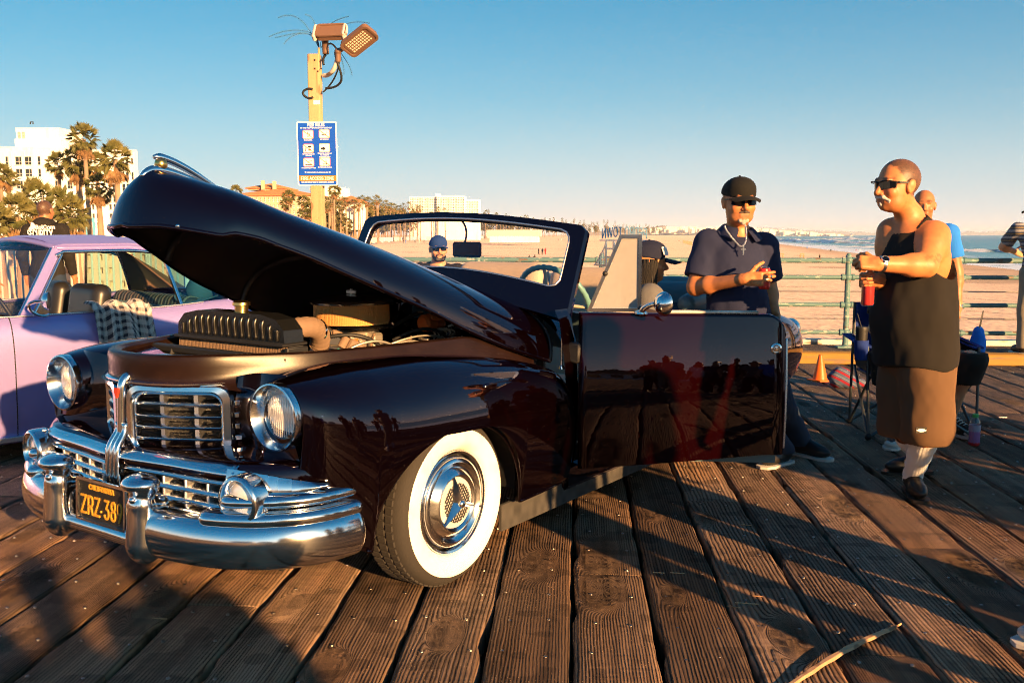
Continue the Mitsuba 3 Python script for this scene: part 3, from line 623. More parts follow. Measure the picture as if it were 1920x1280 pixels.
def fan_palm(H, R, seed, nf=44, skirt=0.8, tr=0.26, nl=15):
    rg = np.random.default_rng(seed)
    bend = rg.uniform(-0.35, 0.35, 2); zs = np.linspace(0, H - 0.2, 26); tpr = tr * (1.28 - 0.55 * (zs / H)) * (1 + 0.5 * np.exp(-zs / 0.8)) * (1 + 0.05 * np.sin(zs * 7))
    tk = tube(np.stack([bend[0] * (zs / H) ** 2, bend[1] * (zs / H) ** 2, zs], -1), tpr, 9)
    c = A([bend[0], bend[1], H]); fr, dead = [], []
    for k in range(nf):
        el = math.radians(90 - 142 * ((k + 0.5) / nf) ** 0.9 + rg.uniform(-9, 9)); az = k * 2.39996 + rg.uniform(-0.3, 0.3)
        d = A([math.cos(az) * math.cos(el), math.sin(az) * math.cos(el), math.sin(el)]); up = A([-math.cos(az) * math.sin(el), -math.sin(az) * math.sin(el), math.cos(el)])
        L = R * rg.uniform(0.36, 0.56); rd = R * rg.uniform(0.42, 0.56)
        fr.append(fan(c + d * 0.15, d, up, L, rd, rg, nl, droop=0.12 + 0.4 * max(0, -math.sin(el) + 0.25)))
    for k in range(int(26 * skirt)):
        el = math.radians(-58 - rg.uniform(0, 26)); az = k * 2.39996
        d = A([math.cos(az) * math.cos(el), math.sin(az) * math.cos(el), math.sin(el)]); up = A([-math.cos(az) * math.sin(el), -math.sin(az) * math.sin(el), math.cos(el)])
        dead.append(fan(c + A([0, 0, -0.25 - 0.4 * rg.random()]), d, up, R * rg.uniform(0.3, 0.6) * (0.6 + 0.6 * skirt), R * 0.42, rg, 9, 90, 0.3))
    return tk, cat(fr), cat(dead) if dead else None
def bush_tree(H, R, seed, n=520):
    rg = np.random.default_rng(seed); tk = [tube([(0, 0, 0), (0.1, 0, H * 0.35), (0.2, 0.1, H * 0.7)], [0.3, 0.24, 0.12], 7)]
    cl = [A([rg.normal(0, R * 0.42), rg.normal(0, R * 0.42), H * rg.uniform(0.42, 0.93)]) for _ in range(13)]
    for c_ in cl[:6]: tk.append(tube([(0.1, 0, H * 0.35), (c_[0] * 0.5, c_[1] * 0.5, (H * 0.35 + c_[2]) / 2), c_], [0.14, 0.1, 0.04], 5))
    c_ = A(cl)[rg.integers(0, len(cl), n)]; dv = rg.normal(size=(n, 3)); dv /= np.linalg.norm(dv, axis=1, keepdims=True)
    p = c_ + dv * R * 0.36 * rg.uniform(0.6, 1.0, (n, 1)) ** 0.5; s = R * 0.13 * rg.uniform(0.6, 1.4, (n, 1))
    a = rg.normal(size=(n, 3)); a /= np.linalg.norm(a, axis=1, keepdims=True); b = np.cross(a, rg.normal(size=(n, 3))); b /= np.linalg.norm(b, axis=1, keepdims=True)
    v = np.stack([p - a * s, p + b * s * 0.6, p + a * s, p - b * s * 0.6], 1).reshape(-1, 3); i = np.arange(n)[:, None] * 4
    return cat(tk), TM(v, np.hstack([i, i + 1, i + 2, i + 3]))
protos = {}
def proto(name, parts):
    g = {'type': 'shapegroup'}
    for pn_, m, mt in parts:
        if m is not None: g[pn_] = mikit.ply(m, mt)
    scene[name] = g; protos[name] = True
def palm_proto(name, H, R, seed, **k):
    t, f, d = fan_palm(H, R, seed, **k); proto(name, [('trunk', t, 'm_trunk'), ('crown', f, 'm_frond'), ('skirt', d, 'm_dead_frond')])
palm_proto('tall_palm_a', 15.0, 1.9, 1, nf=52, skirt=1.0); palm_proto('tall_palm_b', 12.0, 1.9, 2, nf=46, skirt=1.4, tr=0.3); palm_proto('tall_palm_c', 13.0, 1.65, 3, nf=40, skirt=0.6, tr=0.22)
palm_proto('low_palm', 6.5, 1.6, 4, nf=48, skirt=1.6, tr=0.4)
palm_proto('far_palm_a', 18, 2.3, 5, nf=22, nl=9, skirt=0.5, tr=0.24); palm_proto('far_palm_b', 20, 2.0, 6, nf=18, nl=9, skirt=0.8, tr=0.24)
for i, (h, r) in enumerate(((14, 5.0), (12, 5.5))):
    t, l = bush_tree(h, r, 20 + i); proto(f'dense_tree_{"ab"[i]}', [('trunk', t, 'm_trunk'), ('foliage', l, 'm_tree_leaf')])
HEIGHT = dict(tall_palm_a=15.0, tall_palm_b=12.0, tall_palm_c=13.0, low_palm=6.5, far_palm_a=18, far_palm_b=20, dense_tree_a=14, dense_tree_b=12)
def plant(pr, px, py, dist, label, group=None, name='palm_tree', category='palm', turn=None, base=-2.0, sxy=None):
    """stands PR so that the heart of its crown is seen at (px, py), scaled to reach from the ground there"""
    p = at_range(px, py, dist); h = p[2] - base; s = h / HEIGHT[pr]; t = trng.uniform(0, 360) if turn is None else turn
    k = thing(name, label, category, group); sx = s if sxy is None else sxy
    scene[k] = {'type': 'instance', 'sg': {'type': 'ref', 'id': pr}, 'to_world': T4().translate([float(p[0]), float(p[1]), base]).rotate([0, 0, 1], float(t)).scale([float(sx), float(sx), float(s)])}
for pr, px, py, d, lab, sx in (
    ('tall_palm_a', 160, 258, 105, 'tallest fan palm in front of the white hotel', 1.0), ('tall_palm_b', 219, 296, 92, 'thick trunked fan palm with a wide crown beside the bonnet tip', 1.0),
    ('tall_palm_c', 108, 307, 112, 'slender fan palm above the security guard', 1.1), ('tall_palm_b', 144, 302, 108, 'dark crowned palm just left of the tallest palm', 0.95),
    ('tall_palm_c', 152, 322, 118, 'lower palm crown tucked behind the tallest palm', 1.0), ('tall_palm_c', 186, 308, 108, 'thin palm between the tallest palm and the wide crowned one', 1.05),
    ('tall_palm_b', 184, 350, 96, 'shorter palm with a drooping crown in front of the hotel wing', 0.95), ('tall_palm_a', 4, 326, 105, 'palm cut by the left edge of the picture', 0.95),
    ('tall_palm_c', 15, 336, 112, 'slim palm second from the left edge', 0.9)):
    plant(pr, px, py, d, lab, None, sxy=sx, base=-3.0)
for px, py, d, lab, sx in ((62, 374, 70, 'low bushy fan palm left of the security guard', 0.9), (38, 400, 62, 'lowest bushy palm near the left edge', 0.85), (118, 386, 72, 'low palm rising behind the guard', 0.8),
                           (138, 402, 66, 'low palm right of the guard', 0.85), (-4, 412, 60, 'low palm fronds entering at the left edge', 0.8), (88, 412, 85, 'small palm hidden behind the guard', 0.7)):
    plant('low_palm', px, py, d, lab, None, sxy=sx, base=-3.2)
for px, py, d, lab in ((543, 367, 205, 'palm in front of the left of the tiled hotel'), (538, 382, 215, 'dark lower palm before the tiled hotel'), (567, 376, 210, 'palm before the arched windows of the tiled hotel'), (584, 390, 190, 'short palm just left of the lamp post'),
                       (625, 356, 215, 'lone tall palm just right of the lamp post'), (441, 358, 230, 'palm top peeping over the bonnet'), (578, 400, 180, 'bushy palm at the foot of the tiled hotel')):
    plant('tall_palm_a', px, py, d, lab, None, sxy=0.95)
row = np.random.default_rng(5)
rx = A([(598, 250), (640, 300), (700, 380), (760, 500), (880, 760), (1000, 1150), (1100, 1700), (1240, 2900)], float)
def row_top(px): return np.interp(px, (598, 620, 660, 700, 740, 800, 860, 960, 1060, 1240), (384, 382, 378, 380, 388, 396, 398, 407, 414, 425))
for i in range(135):
    u = (i + row.uniform(0, 1)) / 135; px = 598 + 640 * u ** 1.25; d = np.interp(px, rx[:, 0], rx[:, 1]) * row.uniform(0.86, 1.15)
    py = row_top(px) + row.uniform(-9, 11) * np.interp(px, (600, 1240), (1.0, 0.35)); pr = ('far_palm_a', 'far_palm_b')[i % 2]
    plant(pr, px, py, d, 'fan palm with a pale trunk in the long row behind the beach', 'palms of the long row behind the beach', base=-1.9, sxy=row.uniform(0.85, 1.15))
for i in range(75):
    u = (i + row.uniform(0, 1)) / 75; px = 604 + 640 * u ** 1.15; d = np.interp(px, rx[:, 0], rx[:, 1]) * row.uniform(1.05, 1.35)
    py = row_top(px) + row.uniform(4, 16) * np.interp(px, (600, 1240), (1.0, 0.3))
    plant(f'dense_tree_{"ab"[i % 2]}', px, py, d, 'dense dark tree among the row of palms behind the beach', 'dense trees of the row behind the beach', 'broadleaf_tree', 'tree', base=-1.9, sxy=row.uniform(0.9, 1.3))
# low things along the promenade: parked vans and huts, a few pixels each
mat('m_van', (0.35, 0.5, 0.62), 0.5)
for i in range(16):
    px = 690 + i * 19 + row.uniform(-5, 5); d = np.interp(px, rx[:, 0], rx[:, 1]) * 0.97; p = at_range(px, 446, d); p[2] = -1.9; w = row.uniform(3.5, 7)
    k = thing('parked_van', 'pale van parked along the far promenade', 'van', 'vans parked along the far promenade')
    scene[k] = mikit.ply(mv(cat(bx([-w / 2, -1, 0.35], [w / 2, 1, 2.2], 0.2), bx([-w * .32, -1.02, 0], [-w * .2, 1.02, 0.7]), bx([w * .2, -1.02, 0], [w * .32, 1.02, 0.7])), p), 'm_van' if i % 3 else 'm_far_white')
# ------------------------------------------------------------------ the black convertible (x forward, y to its left, z up; front axle at the origin)
CO = A([-1.2017, 4.1650, 0]); CA = math.radians(31.0)
CAR = frame(CO, [-math.sin(CA), -math.cos(CA), 0], [math.cos(CA), -math.sin(CA), 0], [0, 0, 1])
def flake(p, n, uv): return mix(mi.Color3f(0.010, 0.0026, 0.0034), mi.Color3f(0.018, 0.0034, 0.0042), noise(p.x * 900, p.y * 900, p.z * 900))
def paint_wave(p, n, uv): return 0.0009 * fbm(p.x * 6, p.y * 6, p.z * 6, 2) + 0.00005 * noise(p.x * 70, p.y * 70, p.z * 70)
def paint(name, c, ior=1.66):
    scene[name] = {'type': 'twosided', 'bsdf': {'type': 'bumpmap', 'arbitrary': mikit.proc(paint_wave, eps=2e-3), 'scale': 1.0, 'bsdf': {'type': 'plastic', 'diffuse_reflectance': rgb(c), 'int_ior': ior, 'nonlinear': True, 'specular_reflectance': rgb((0.95, 0.84, 1.0))}}}
paint('m_paint', (0.0042, 0.0009, 0.0012)); paint('m_paint_door_sun_glow', (0.019, 0.0012, 0.0014), 1.55)  # door copy of the body paint; red sun glow put into its colour
mat('m_under_paint', (0.02, 0.012, 0.010), 0.5, spec=0.5)
def ledge_color(p, n, uv): return mix(mi.Color3f(0.007, 0.003, 0.0025), mi.Color3f(0.018, 0.009, 0.007), fbm(p.x * 14, p.y * 14, p.z * 14, 3))
mat('m_ledge', mikit.proc(ledge_color), 0.3, spec=0.22)
def ww(p, n, uv): return mix(mi.Color3f(0.80, 0.79, 0.76), mi.Color3f(0.62, 0.58, 0.5), smoothstep(0.5, 0.9, fbm(p.x * 9, p.y * 9, p.z * 9, 3)))
mat('m_whitewall', mikit.proc(ww), 0.55)
mat('m_tan', (0.42, 0.33, 0.25), 0.6, spec=0.4); mat('m_teal_vinyl', (0.10, 0.17, 0.2), 0.5, spec=0.4); mat('m_wheel_ivory', (0.5, 0.42, 0.3), 0.35); mat('m_teal_wheel', (0.12, 0.26, 0.25), 0.3)
mat('m_gold', (0.75, 0.48, 0.16), 0.25, metal=1.0); mat('m_plate_black', (0.012, 0.012, 0.012), 0.4); mat('m_plate_gold', (0.46, 0.24, 0.02), 0.5)
mat('m_filter', (0.60, 0.30, 0.09), 0.85); mat('m_alu', (0.52, 0.48, 0.42), 0.45, metal=0.8); mat('m_orange_cap', (0.62, 0.13, 0.02), 0.4); mat('m_hub_silver', (0.72, 0.70, 0.66), 0.4, metal=0.35); mat('m_teal_part', (0.05, 0.4, 0.42), 0.4)
mat('m_hose', (0.20, 0.13, 0.085), 0.8); mat('m_lens', (0.86, 0.86, 0.85), 0.28, metal=0.55, spec=0.9); mat('m_red_lens', (0.45, 0.04, 0.02), 0.2, spec=0.7)
scene['m_lens_glass'] = {'type': 'thindielectric', 'int_ior': 1.5}
car = thing('vintage_convertible', 'glossy black vintage convertible with its bonnet and driver door open', 'car')
def C(name, mesh, m, parent=None, smooth=40, **k): return put(name, mesh, m, f'{car}__{parent}' if parent else car, smooth=smooth, to=CAR, **k)
def pc(xs, ys): return PchipInterpolator(A(xs, float), A(ys, float))
def se(t, n): return np.sign(np.cos(t)) * np.abs(np.cos(t)) ** (2 / n), np.sign(np.sin(t)) * np.abs(np.sin(t)) ** (2 / n)

# front fenders
fx_ = [-0.90, -0.86, -0.78, -0.6, -0.4, -0.1, 0.2, 0.45, 0.6, 0.7, 0.76, 0.79]
f_zc = pc(fx_, [0.70, 0.765, 0.815, 0.865, 0.905, 0.945, 0.970, 0.975, 0.968, 0.956, 0.944, 0.935])
f_yc = pc(fx_, [0.80, 0.78, 0.765, 0.745, 0.73, 0.71, 0.69, 0.675, 0.67, 0.67, 0.67, 0.67])
f_yo = pc(fx_, [0.862, 0.880, 0.893, 0.905, 0.912, 0.925, 0.932, 0.925, 0.90, 0.866, 0.828, 0.790])
f_zo = pc(fx_, [0.52, 0.54, 0.56, 0.60, 0.63, 0.66, 0.68, 0.71, 0.74, 0.77, 0.79, 0.815])
f_yi = pc(fx_, [0.70, 0.67, 0.64, 0.60, 0.565, 0.525, 0.485, 0.46, 0.47, 0.50, 0.53, 0.552])
f_zi = pc(fx_, [0.60, 0.64, 0.68, 0.74, 0.79, 0.84, 0.87, 0.87, 0.86, 0.84, 0.83, 0.82])
def lip(x):
    z = np.where(x < -0.395, 0.262, np.where(x > 0.56, 0.36, 0.0)); a = np.clip((x - 0.06) / 0.475, -1, 1)
    arch = 0.30 + 0.385 * np.sqrt(np.maximum(0, 1 - np.abs(a) ** 2.3))
    z = np.where((x > -0.415) & (x < 0.535), np.maximum(arch, 0.262), z); return np.where(x >= 0.535, 0.30 + 0.08 * np.clip((x - 0.535) / 0.25, 0, 1), z)
def fender_mesh(sgn):
    xs = np.unique(np.r_[np.linspace(-0.90, 0.62, 90), np.linspace(-0.45, -0.36, 26), np.linspace(0.47, 0.56, 26), np.linspace(0.62, 0.79, 30)])
    t1 = np.linspace(0, np.pi / 2, 16); rows = []
    for x in xs:
        zc, yc, yo, zo, yi, zi = (float(f(x)) for f in (f_zc, f_yc, f_yo, f_zo, f_yi, f_zi)); lz = float(lip(A([x]))[0])
        n = 2.25
        c, s = se(t1, n); a = np.stack([yi + (yc - yi) * (1 - c[::1]) if False else yc - (yc - yi) * c, zi + (zc - zi) * s], -1)       # inner valley -> crest
        b = np.stack([yc + (yo - yc) * s, zo + (zc - zo) * c], -1)[1:]                                                              # crest -> outer
        k = np.linspace(0, 1, 22)[1:]; front = np.clip((x - 0.55) / 0.24, 0, 1)
        zz = zo + (lz - zo) * k; low = np.stack([yo - (0.045 + 0.1 * front) * k ** 2.0 * np.clip((zo - lz) / 0.35, 0, 1), zz], -1)
        fl = [[low[-1, 0] - 0.018, lz - 0.004], [low[-1, 0] - 0.03, lz + 0.012]]
        rows.append(np.c_[np.full(len(a) + len(b) + len(low) + 2, x), np.vstack([a, b, low, fl])])
    P = A(rows)
    # the rolled rear end and the closed, rounded front round the lamp
    cap = P[-1].copy(); cen = A([0.80, 0.671, 0.82]); cap2 = cap.copy()
    P[-1, :, 0] = 0.79
    lowm = np.arange(P.shape[1]) > 34
    extra = []
    for s_, dx in ((0.90, -0.02), (0.78, -0.035), (0.6, -0.045)):
        q = cap.copy(); q[:, 1:] = cen[1:] + (cap[:, 1:] - cen[1:]) * s_; q[:, 0] = 0.79 + dx; extra.append(q)
    P = np.concatenate([P, A(extra)])
    P[:, :, 1] *= sgn
    return grid(P, flip=sgn < 0)
for s_ in (1, -1):
    k = C('front_fender', fender_mesh(s_), 'm_paint', smooth=True)
    # beaded edge of the wheel opening
    e = [(x, s_ * (float(f_yo(x)) - 0.045 - (0.1 * np.clip((x - 0.55) / 0.24, 0, 1)) * 0.0), float(lip(A([x]))[0])) for x in np.r_[np.linspace(-0.86, -0.42, 14), np.linspace(-0.415, -0.36, 14), np.linspace(-0.35, 0.46, 40), np.linspace(0.47, 0.56, 14)]]
    C('wheel_lip', tube(e, 0.007, 6), 'm_paint', 'front_fender' if s_ > 0 else 'front_fender_001', smooth=True)

# body shell between the fenders: rim of the engine bay, sides down into the fenders
ring = A([(-0.90, 0.70), (-0.6, 0.675), (-0.2, 0.635), (0.25, 0.561), (0.497, 0.474), (0.66, 0.38), (0.79, 0.30), (0.875, 0.205), (0.915, 0.10), (0.925, 0.0)])
ringF = np.vstack([ring, (ring * [1, -1])[-2::-1]])
RS = spl(np.c_[ringF, ringF[:, :1] * 0], 161)[:, :2]
tn = np.gradient(RS, axis=0); tn /= np.linalg.norm(tn, axis=1, keepdims=True); RN = np.stack([-tn[:, 1], tn[:, 0]], -1)     # outward
if (RN[80] @ [1, 0]) < 0: RN = -RN
fr_ = np.clip((RS[:, 0] - 0.45) / 0.4, 0, 1); fr_ = fr_ * fr_ * (3 - 2 * fr_)
rows = []
for i in range(len(RS)):
    q, n2, f = RS[i], RN[i], fr_[i]; zt = 1.0 + 0.008 * f - 0.15 * np.clip((-0.30 - q[0]) / 0.5, 0, 1) ** 1.5
    if q[0] < -0.80: continue
    pr = [(-0.05, zt - 0.05), (-0.045, zt - 0.012), (-0.03, zt), (-0.008, zt), (0.0, zt - 0.006), (0.004, zt - 0.02)]
    side = [(0.008, zt - 0.045), (0.016, zt - 0.075), (0.03, zt - 0.1), (0.06, zt - 0.118), (0.11, zt - 0.135), (0.17, zt - 0.17)]
    nose = [(0.004, zt - 0.045), (0.004, zt - 0.07), (0.004, zt - 0.085), (0.006, zt - 0.098), (0.012, zt - 0.106), (0.03, zt - 0.112)]
    # outer corner of the nose flares into the fender
    pr += [(a[0] * (1 - f) + b[0] * f, a[1] * (1 - f) + b[1] * f) for a, b in zip(side, nose)]
    rows.append([(q[0] + n2[0] * o, q[1] + n2[1] * o, z) for o, z in pr])
C('bonnet_ledge', grid(A(rows)), 'm_ledge', smooth=35)
# side of the nose below the ledge: from the upper grille back to the fender, and the apron shelf over the lower grille
def nose_side(s_):
    top = A([(0.725, 0.388, 0.93), (0.722, 0.43, 0.94), (0.728, 0.49, 0.95), (0.735, 0.55, 0.955), (0.72, 0.64, 0.955)]); bot = A([(0.735, 0.390, 0.655), (0.735, 0.44, 0.66), (0.755, 0.52, 0.665), (0.775, 0.62, 0.67), (0.775, 0.76, 0.67)])
    u = np.linspace(0, 1, 24); a, b = spl(top, 30), spl(bot, 30)
    P = a[:, None] * (1 - u)[None, :, None] + b[:, None] * u[None, :, None]
    P[..., 0] += 0.018 * np.sin(np.pi * u)[None]
    P[..., 1] *= s_; return grid(P, flip=s_ > 0)
C('nose_side', nose_side(1), 'm_paint', smooth=True); C('nose_side', nose_side(-1), 'm_paint', smooth=True)
LGP = A([(0.992, 0.0), (0.985, 0.10), (0.965, 0.25), (0.948, 0.42), (0.925, 0.57), (0.875, 0.68), (0.80, 0.775), (0.715, 0.838), (0.60, 0.868)])   # plan of the lower grille line (x, y)
lgc = CubicSpline(LGP[:, 1], LGP[:, 0]); 
ls = spl(np.c_[np.vstack([(LGP * [1, -1])[:0:-1], LGP]), np.zeros(17)], 181)[:, :2]
lt = np.gradient(ls, axis=0); lt /= np.linalg.norm(lt, axis=1, keepdims=True); ln_ = np.stack([lt[:, 1], -lt[:, 0]], -1)
if ln_[90] @ [1, 0] < 0: ln_ = -ln_
rows = []
for q, n2 in zip(ls, ln_):
    out = abs(q[1]); k = np.clip((out - 0.55) / 0.3, 0, 1); d = 0.21 + 0.02 * k
    zt = 0.672 - 0.0 * k
    rows.append([(q[0] + n2[0] * o, q[1] + n2[1] * o, z) for o, z in ((-d - 0.12, zt + 0.03), (-d, zt + 0.008), (-d * 0.7, zt + 0.006), (-d * 0.4, zt + 0.0), (-0.05, zt - 0.004), (-0.02, zt - 0.012), (-0.006, zt - 0.03), (0.0, 0.615 - 0.01 * k), (-0.004, 0.60))])
C('apron', grid(A(rows)), 'm_paint', smooth=True)
rows = []
for q, n2 in zip(ls, ln_):
    if abs(q[1]) < 0.55: continue
rows = [[(q[0] + n2[0] * o, q[1] + n2[1] * o, z) for o, z in ((-0.012, 0.63), (-0.004, 0.58), (-0.012, 0.5), (-0.05, 0.43), (-0.12, 0.37))] for q, n2 in zip(ls, ln_) if q[1] > 0.56]
C('lower_corner', grid(A(rows)), 'm_paint', smooth=True)
rows = [[(q[0] + n2[0] * o, q[1] + n2[1] * o, z) for o, z in ((-0.012, 0.63), (-0.004, 0.58), (-0.012, 0.5), (-0.05, 0.43), (-0.12, 0.37))] for q, n2 in zip(ls, ln_) if q[1] < -0.56]
C('lower_corner', grid(A(rows)), 'm_paint', smooth=True)
C('grille_backing', cat([grid(A([[(q[0] - n2[0] * 0.09, q[1] - n2[1] * 0.09, z) for z in (0.66, 0.30)] for q, n2 in zip(ls, ln_) if abs(q[1]) < 0.60])), bx([0.52, -0.33, 0.62], [0.56, 0.33, 0.95])]), 'm_black', kind='stuff')

# lower grille: chrome top moulding, three bars, fins, chrome lamp pods
def strip(y0, y1, prof, off=0.0, n=60):
    """a moulding that follows the lower grille line from y0 to y1; profile of (out, z)"""
    ys = np.linspace(y0, y1, n); rows = []
    for y in ys:
        a = min(abs(y), 0.934); i = np.argmin(np.abs(ls[90:, 1] - a)) + 90; s_ = 1 if y >= 0 else -1
        q = A([np.interp(a, ls[90:140, 1], ls[90:140, 0]) if a < 0.6 else np.interp(a, ls[90:, 1], ls[90:, 0]), a]); n2 = ln_[i] * [1, 1]
        rows.append([(q[0] + n2[0] * (o + off), s_ * (q[1] + n2[1] * (o + off)), z) for o, z in prof])
    return grid(A(rows), cv=True)
def bar_prof(z, h, d): return [(-d, z - h * 0.1), (-d * 0.3, z - h * 0.5), (-0.004, z - h * 0.5), (0, z - h * 0.25), (-0.004, z + h * 0.05), (-d * 0.4, z + h * 0.4), (-d, z + h * 0.5)]
for s_ in (1, -1):
    C('grille_moulding', strip(0.035 * s_, 0.60 * s_, [(-0.02, 0.624), (0.004, 0.622), (0.011, 0.628), (0.010, 0.636), (-0.004, 0.650), (-0.03, 0.662)], n=90), 'm_chrome')
    for z in (0.595, 0.55, 0.507): C('grille_bar', strip(0.04 * s_, 0.575 * s_, bar_prof(z, 0.026, 0.05)), 'm_chrome')
    for y in (0.115, 0.235, 0.35, 0.465):
        i = np.argmin(np.abs(ls[90:, 1] - y)) + 90; q, n2 = ls[i], ln_[i]; r = np.radians(0)
        C('grille_fin', cat([mv(xf(bx([-0.075, -0.007, 0.478], [-0.006, 0.007, 0.622], 0.004), np.eye(4)), [q[0], s_ * q[1], 0])]), 'm_chrome_dull')
    C('grille_sill', strip(0.03 * s_, 0.6 * s_, [(-0.06, 0.46), (0.0, 0.452), (0.012, 0.462), (0.012, 0.474), (-0.01, 0.482)]), 'm_chrome')
    # chrome pod round the lamp, running out to a point
    yy = np.linspace(0.565, 0.835, 40); rows = []
    for y in yy:
        i = np.argmin(np.abs(ls[90:, 1] - y)) + 90; q, n2 = ls[i], ln_[i]; k = (y - 0.565) / 0.27
        hi_ = 0.650 - 0.055 * k ** 1.6; lo_ = 0.47 + 0.12 * k ** 2.4; c_ = (hi_ + lo_) / 2; hh = (hi_ - lo_) / 2; tt = np.linspace(-1, 1, 15)
        rows.append([(q[0] + n2[0] * (0.007 + 0.016 * (1 - u * u)), s_ * (q[1] + n2[1] * (0.007 + 0.016 * (1 - u * u))), c_ + hh * u) for u in tt])
    C('lamp_pod', grid(A(rows), flip=s_ < 0), 'm_chrome', smooth=True)
    Mf = frame([0.945, 0.655 * s_, 0.556], [-0.12 * s_, 0.993, 0], [0, 0, 1], unit([1, 0.12 * s_, 0]))
    C('fog_lamp', xf(lathe([(0.088, -0.04), (0.088, 0.012), (0.083, 0.024), (0.074, 0.027), (0.066, 0.018), (0.06, -0.005)], 40), Mf), 'm_chrome', smooth=50)
    C('fog_lens', xf(lathe([(0.0001, 0.022), (0.012, 0.022), (0.013, 0.014), (0.03, 0.012), (0.05, 0.006), (0.064, -0.004)], 32), Mf), 'm_lens', 'fog_lamp' if s_ > 0 else 'fog_lamp_001', smooth=50)
for y in (-0.026, 0.0, 0.026): C('centre_rib', spl_m if False else tube(spl([(0.985, y, 0.47), (1.004, y, 0.53), (1.006, y, 0.60), (0.998, y, 0.665), (0.975, y * 0.9, 0.70), (0.962, y * 0.8, 0.75)], 26), 0.0125, 12), 'm_chrome', smooth=True)

# upper grille: a vee of two frames
UI, UO = A([0.948, 0.035]), A([0.765, 0.383])
def ug(u, z, o=0.0, s_=1):
    d = UO - UI; n2 = unit(A([d[1], -d[0]])); n2 = n2 if n2[0] > 0 else -n2
    p = UI + d * u + n2 * (o + 0.018 * math.sin(math.pi * min(max(u, 0), 1))); return (p[0], s_ * p[1], z)
def frame_ring(s_):
    outer = rrect(1.0, 0.253, 0.045); inner = rrect(0.80, 0.203, 0.04)
    def loop(w, h, r, n=72):
        u0, u1, z0, z1 = w; pts = []
        L = 0.392; a = affinity.translate(rrect((u1 - u0) * L, z1 - z0, r), (u0 + u1) / 2 * L, (z0 + z1) / 2).exterior; return [a.interpolate(t, True).coords[0] for t in np.linspace(0, 1, n, endpoint=False)]
    rings = [((-0.03, 1.03, 0.638, 0.899), 0.05, -0.04), ((-0.03, 1.03, 0.638, 0.899), 0.05, 0.0), ((-0.015, 1.015, 0.642, 0.895), 0.048, 0.012), ((0.03, 0.955, 0.652, 0.878), 0.044, 0.016), ((0.06, 0.915, 0.658, 0.864), 0.038, 0.006), ((0.07, 0.905, 0.660, 0.861), 0.036, -0.012), ((0.07, 0.905, 0.660, 0.861), 0.036, -0.035)]
    P = A([[ug(x / 0.392, z, o, s_) for x, z in loop(w, None, r)] for w, r, o in rings]); return grid(P, cv=True, flip=s_ > 0)
for s_ in (1, -1):
    C('upper_grille_frame', frame_ring(s_), 'm_chrome', smooth=35)
    for z in (0.829, 0.785, 0.744, 0.701):
        P = A([[ug(u, z + dz, o, s_) for o, dz in ((-0.05, -0.002), (-0.012, -0.010), (-0.002, -0.010), (0.001, -0.004), (-0.012, 0.006), (-0.05, 0.012))] for u in np.linspace(0.05, 0.93, 30)])
        C('upper_grille_bar', grid(P, cv=True), 'm_chrome')
    for u in (0.33, 0.67):
        P = A([[ug(u + du, z, o, s_) for du, o in ((-0.02, -0.075), (-0.02, -0.012), (0.02, -0.012), (0.02, -0.075))] for z in (0.655, 0.865)])
        C('upper_grille_fin', grid(P, cv=True), 'm_chrome_dull')
    # side return with louvres
    a0, a1 = A([0.757, 0.398]), A([0.70, 0.432])
    C('grille_return', tube(spl([(a1[0], s_ * a1[1], 0.67), (a1[0] + 0.02, s_ * (a1[1] + 0.004), 0.652), (a0[0], s_ * a0[1], 0.648)], 14), 0.008, 8), 'm_chrome', smooth=True)
    for z in (0.835, 0.79, 0.748, 0.705): C('louvre', beam((a0[0], s_ * a0[1], z), (a1[0], s_ * a1[1], z), 0.006, 0.018, 0.002), 'm_chrome')
prow = spl([(0.965, 0, 0.645), (0.962, 0, 0.75), (0.956, 0, 0.85), (0.945, 0, 0.905), (0.92, 0, 0.925)], 30)
C('nose_bar', tube(prow, np.interp(np.linspace(0, 1, 30), [0, 0.5, 0.8, 1], [0.015, 0.016, 0.019, 0.016]), 14), 'm_chrome', smooth=True)
for y in (-0.034, 0.034): C('nose_flute', tube([(0.945, y, 0.65), (0.94, y, 0.87)], 0.009, 8), 'm_chrome', smooth=True)
C('nose_crest', xf(extrude(Polygon([(-0.011, 0.018), (0.011, 0.018), (0.0115, 0.0), (0.0, -0.02), (-0.0115, 0.0)]), 0.008), frame([0.972, 0, 0.865], [0, 1, 0], [-0.05, 0, 1], [1, 0, 0.05])), 'm_red_lens', label='small red enamelled shield on the nose')
cap = A([[(q[0] + n2[0] * o, q[1] + n2[1] * o, z) for o, z in ((0.006, 0.888), (0.018, 0.896), (0.018, 0.905), (0.004, 0.912), (-0.03, 0.914))] for q, n2 in zip(RS, RN) if q[0] > 0.73])
C('nose_cap', grid(cap), 'm_chrome', smooth=50)

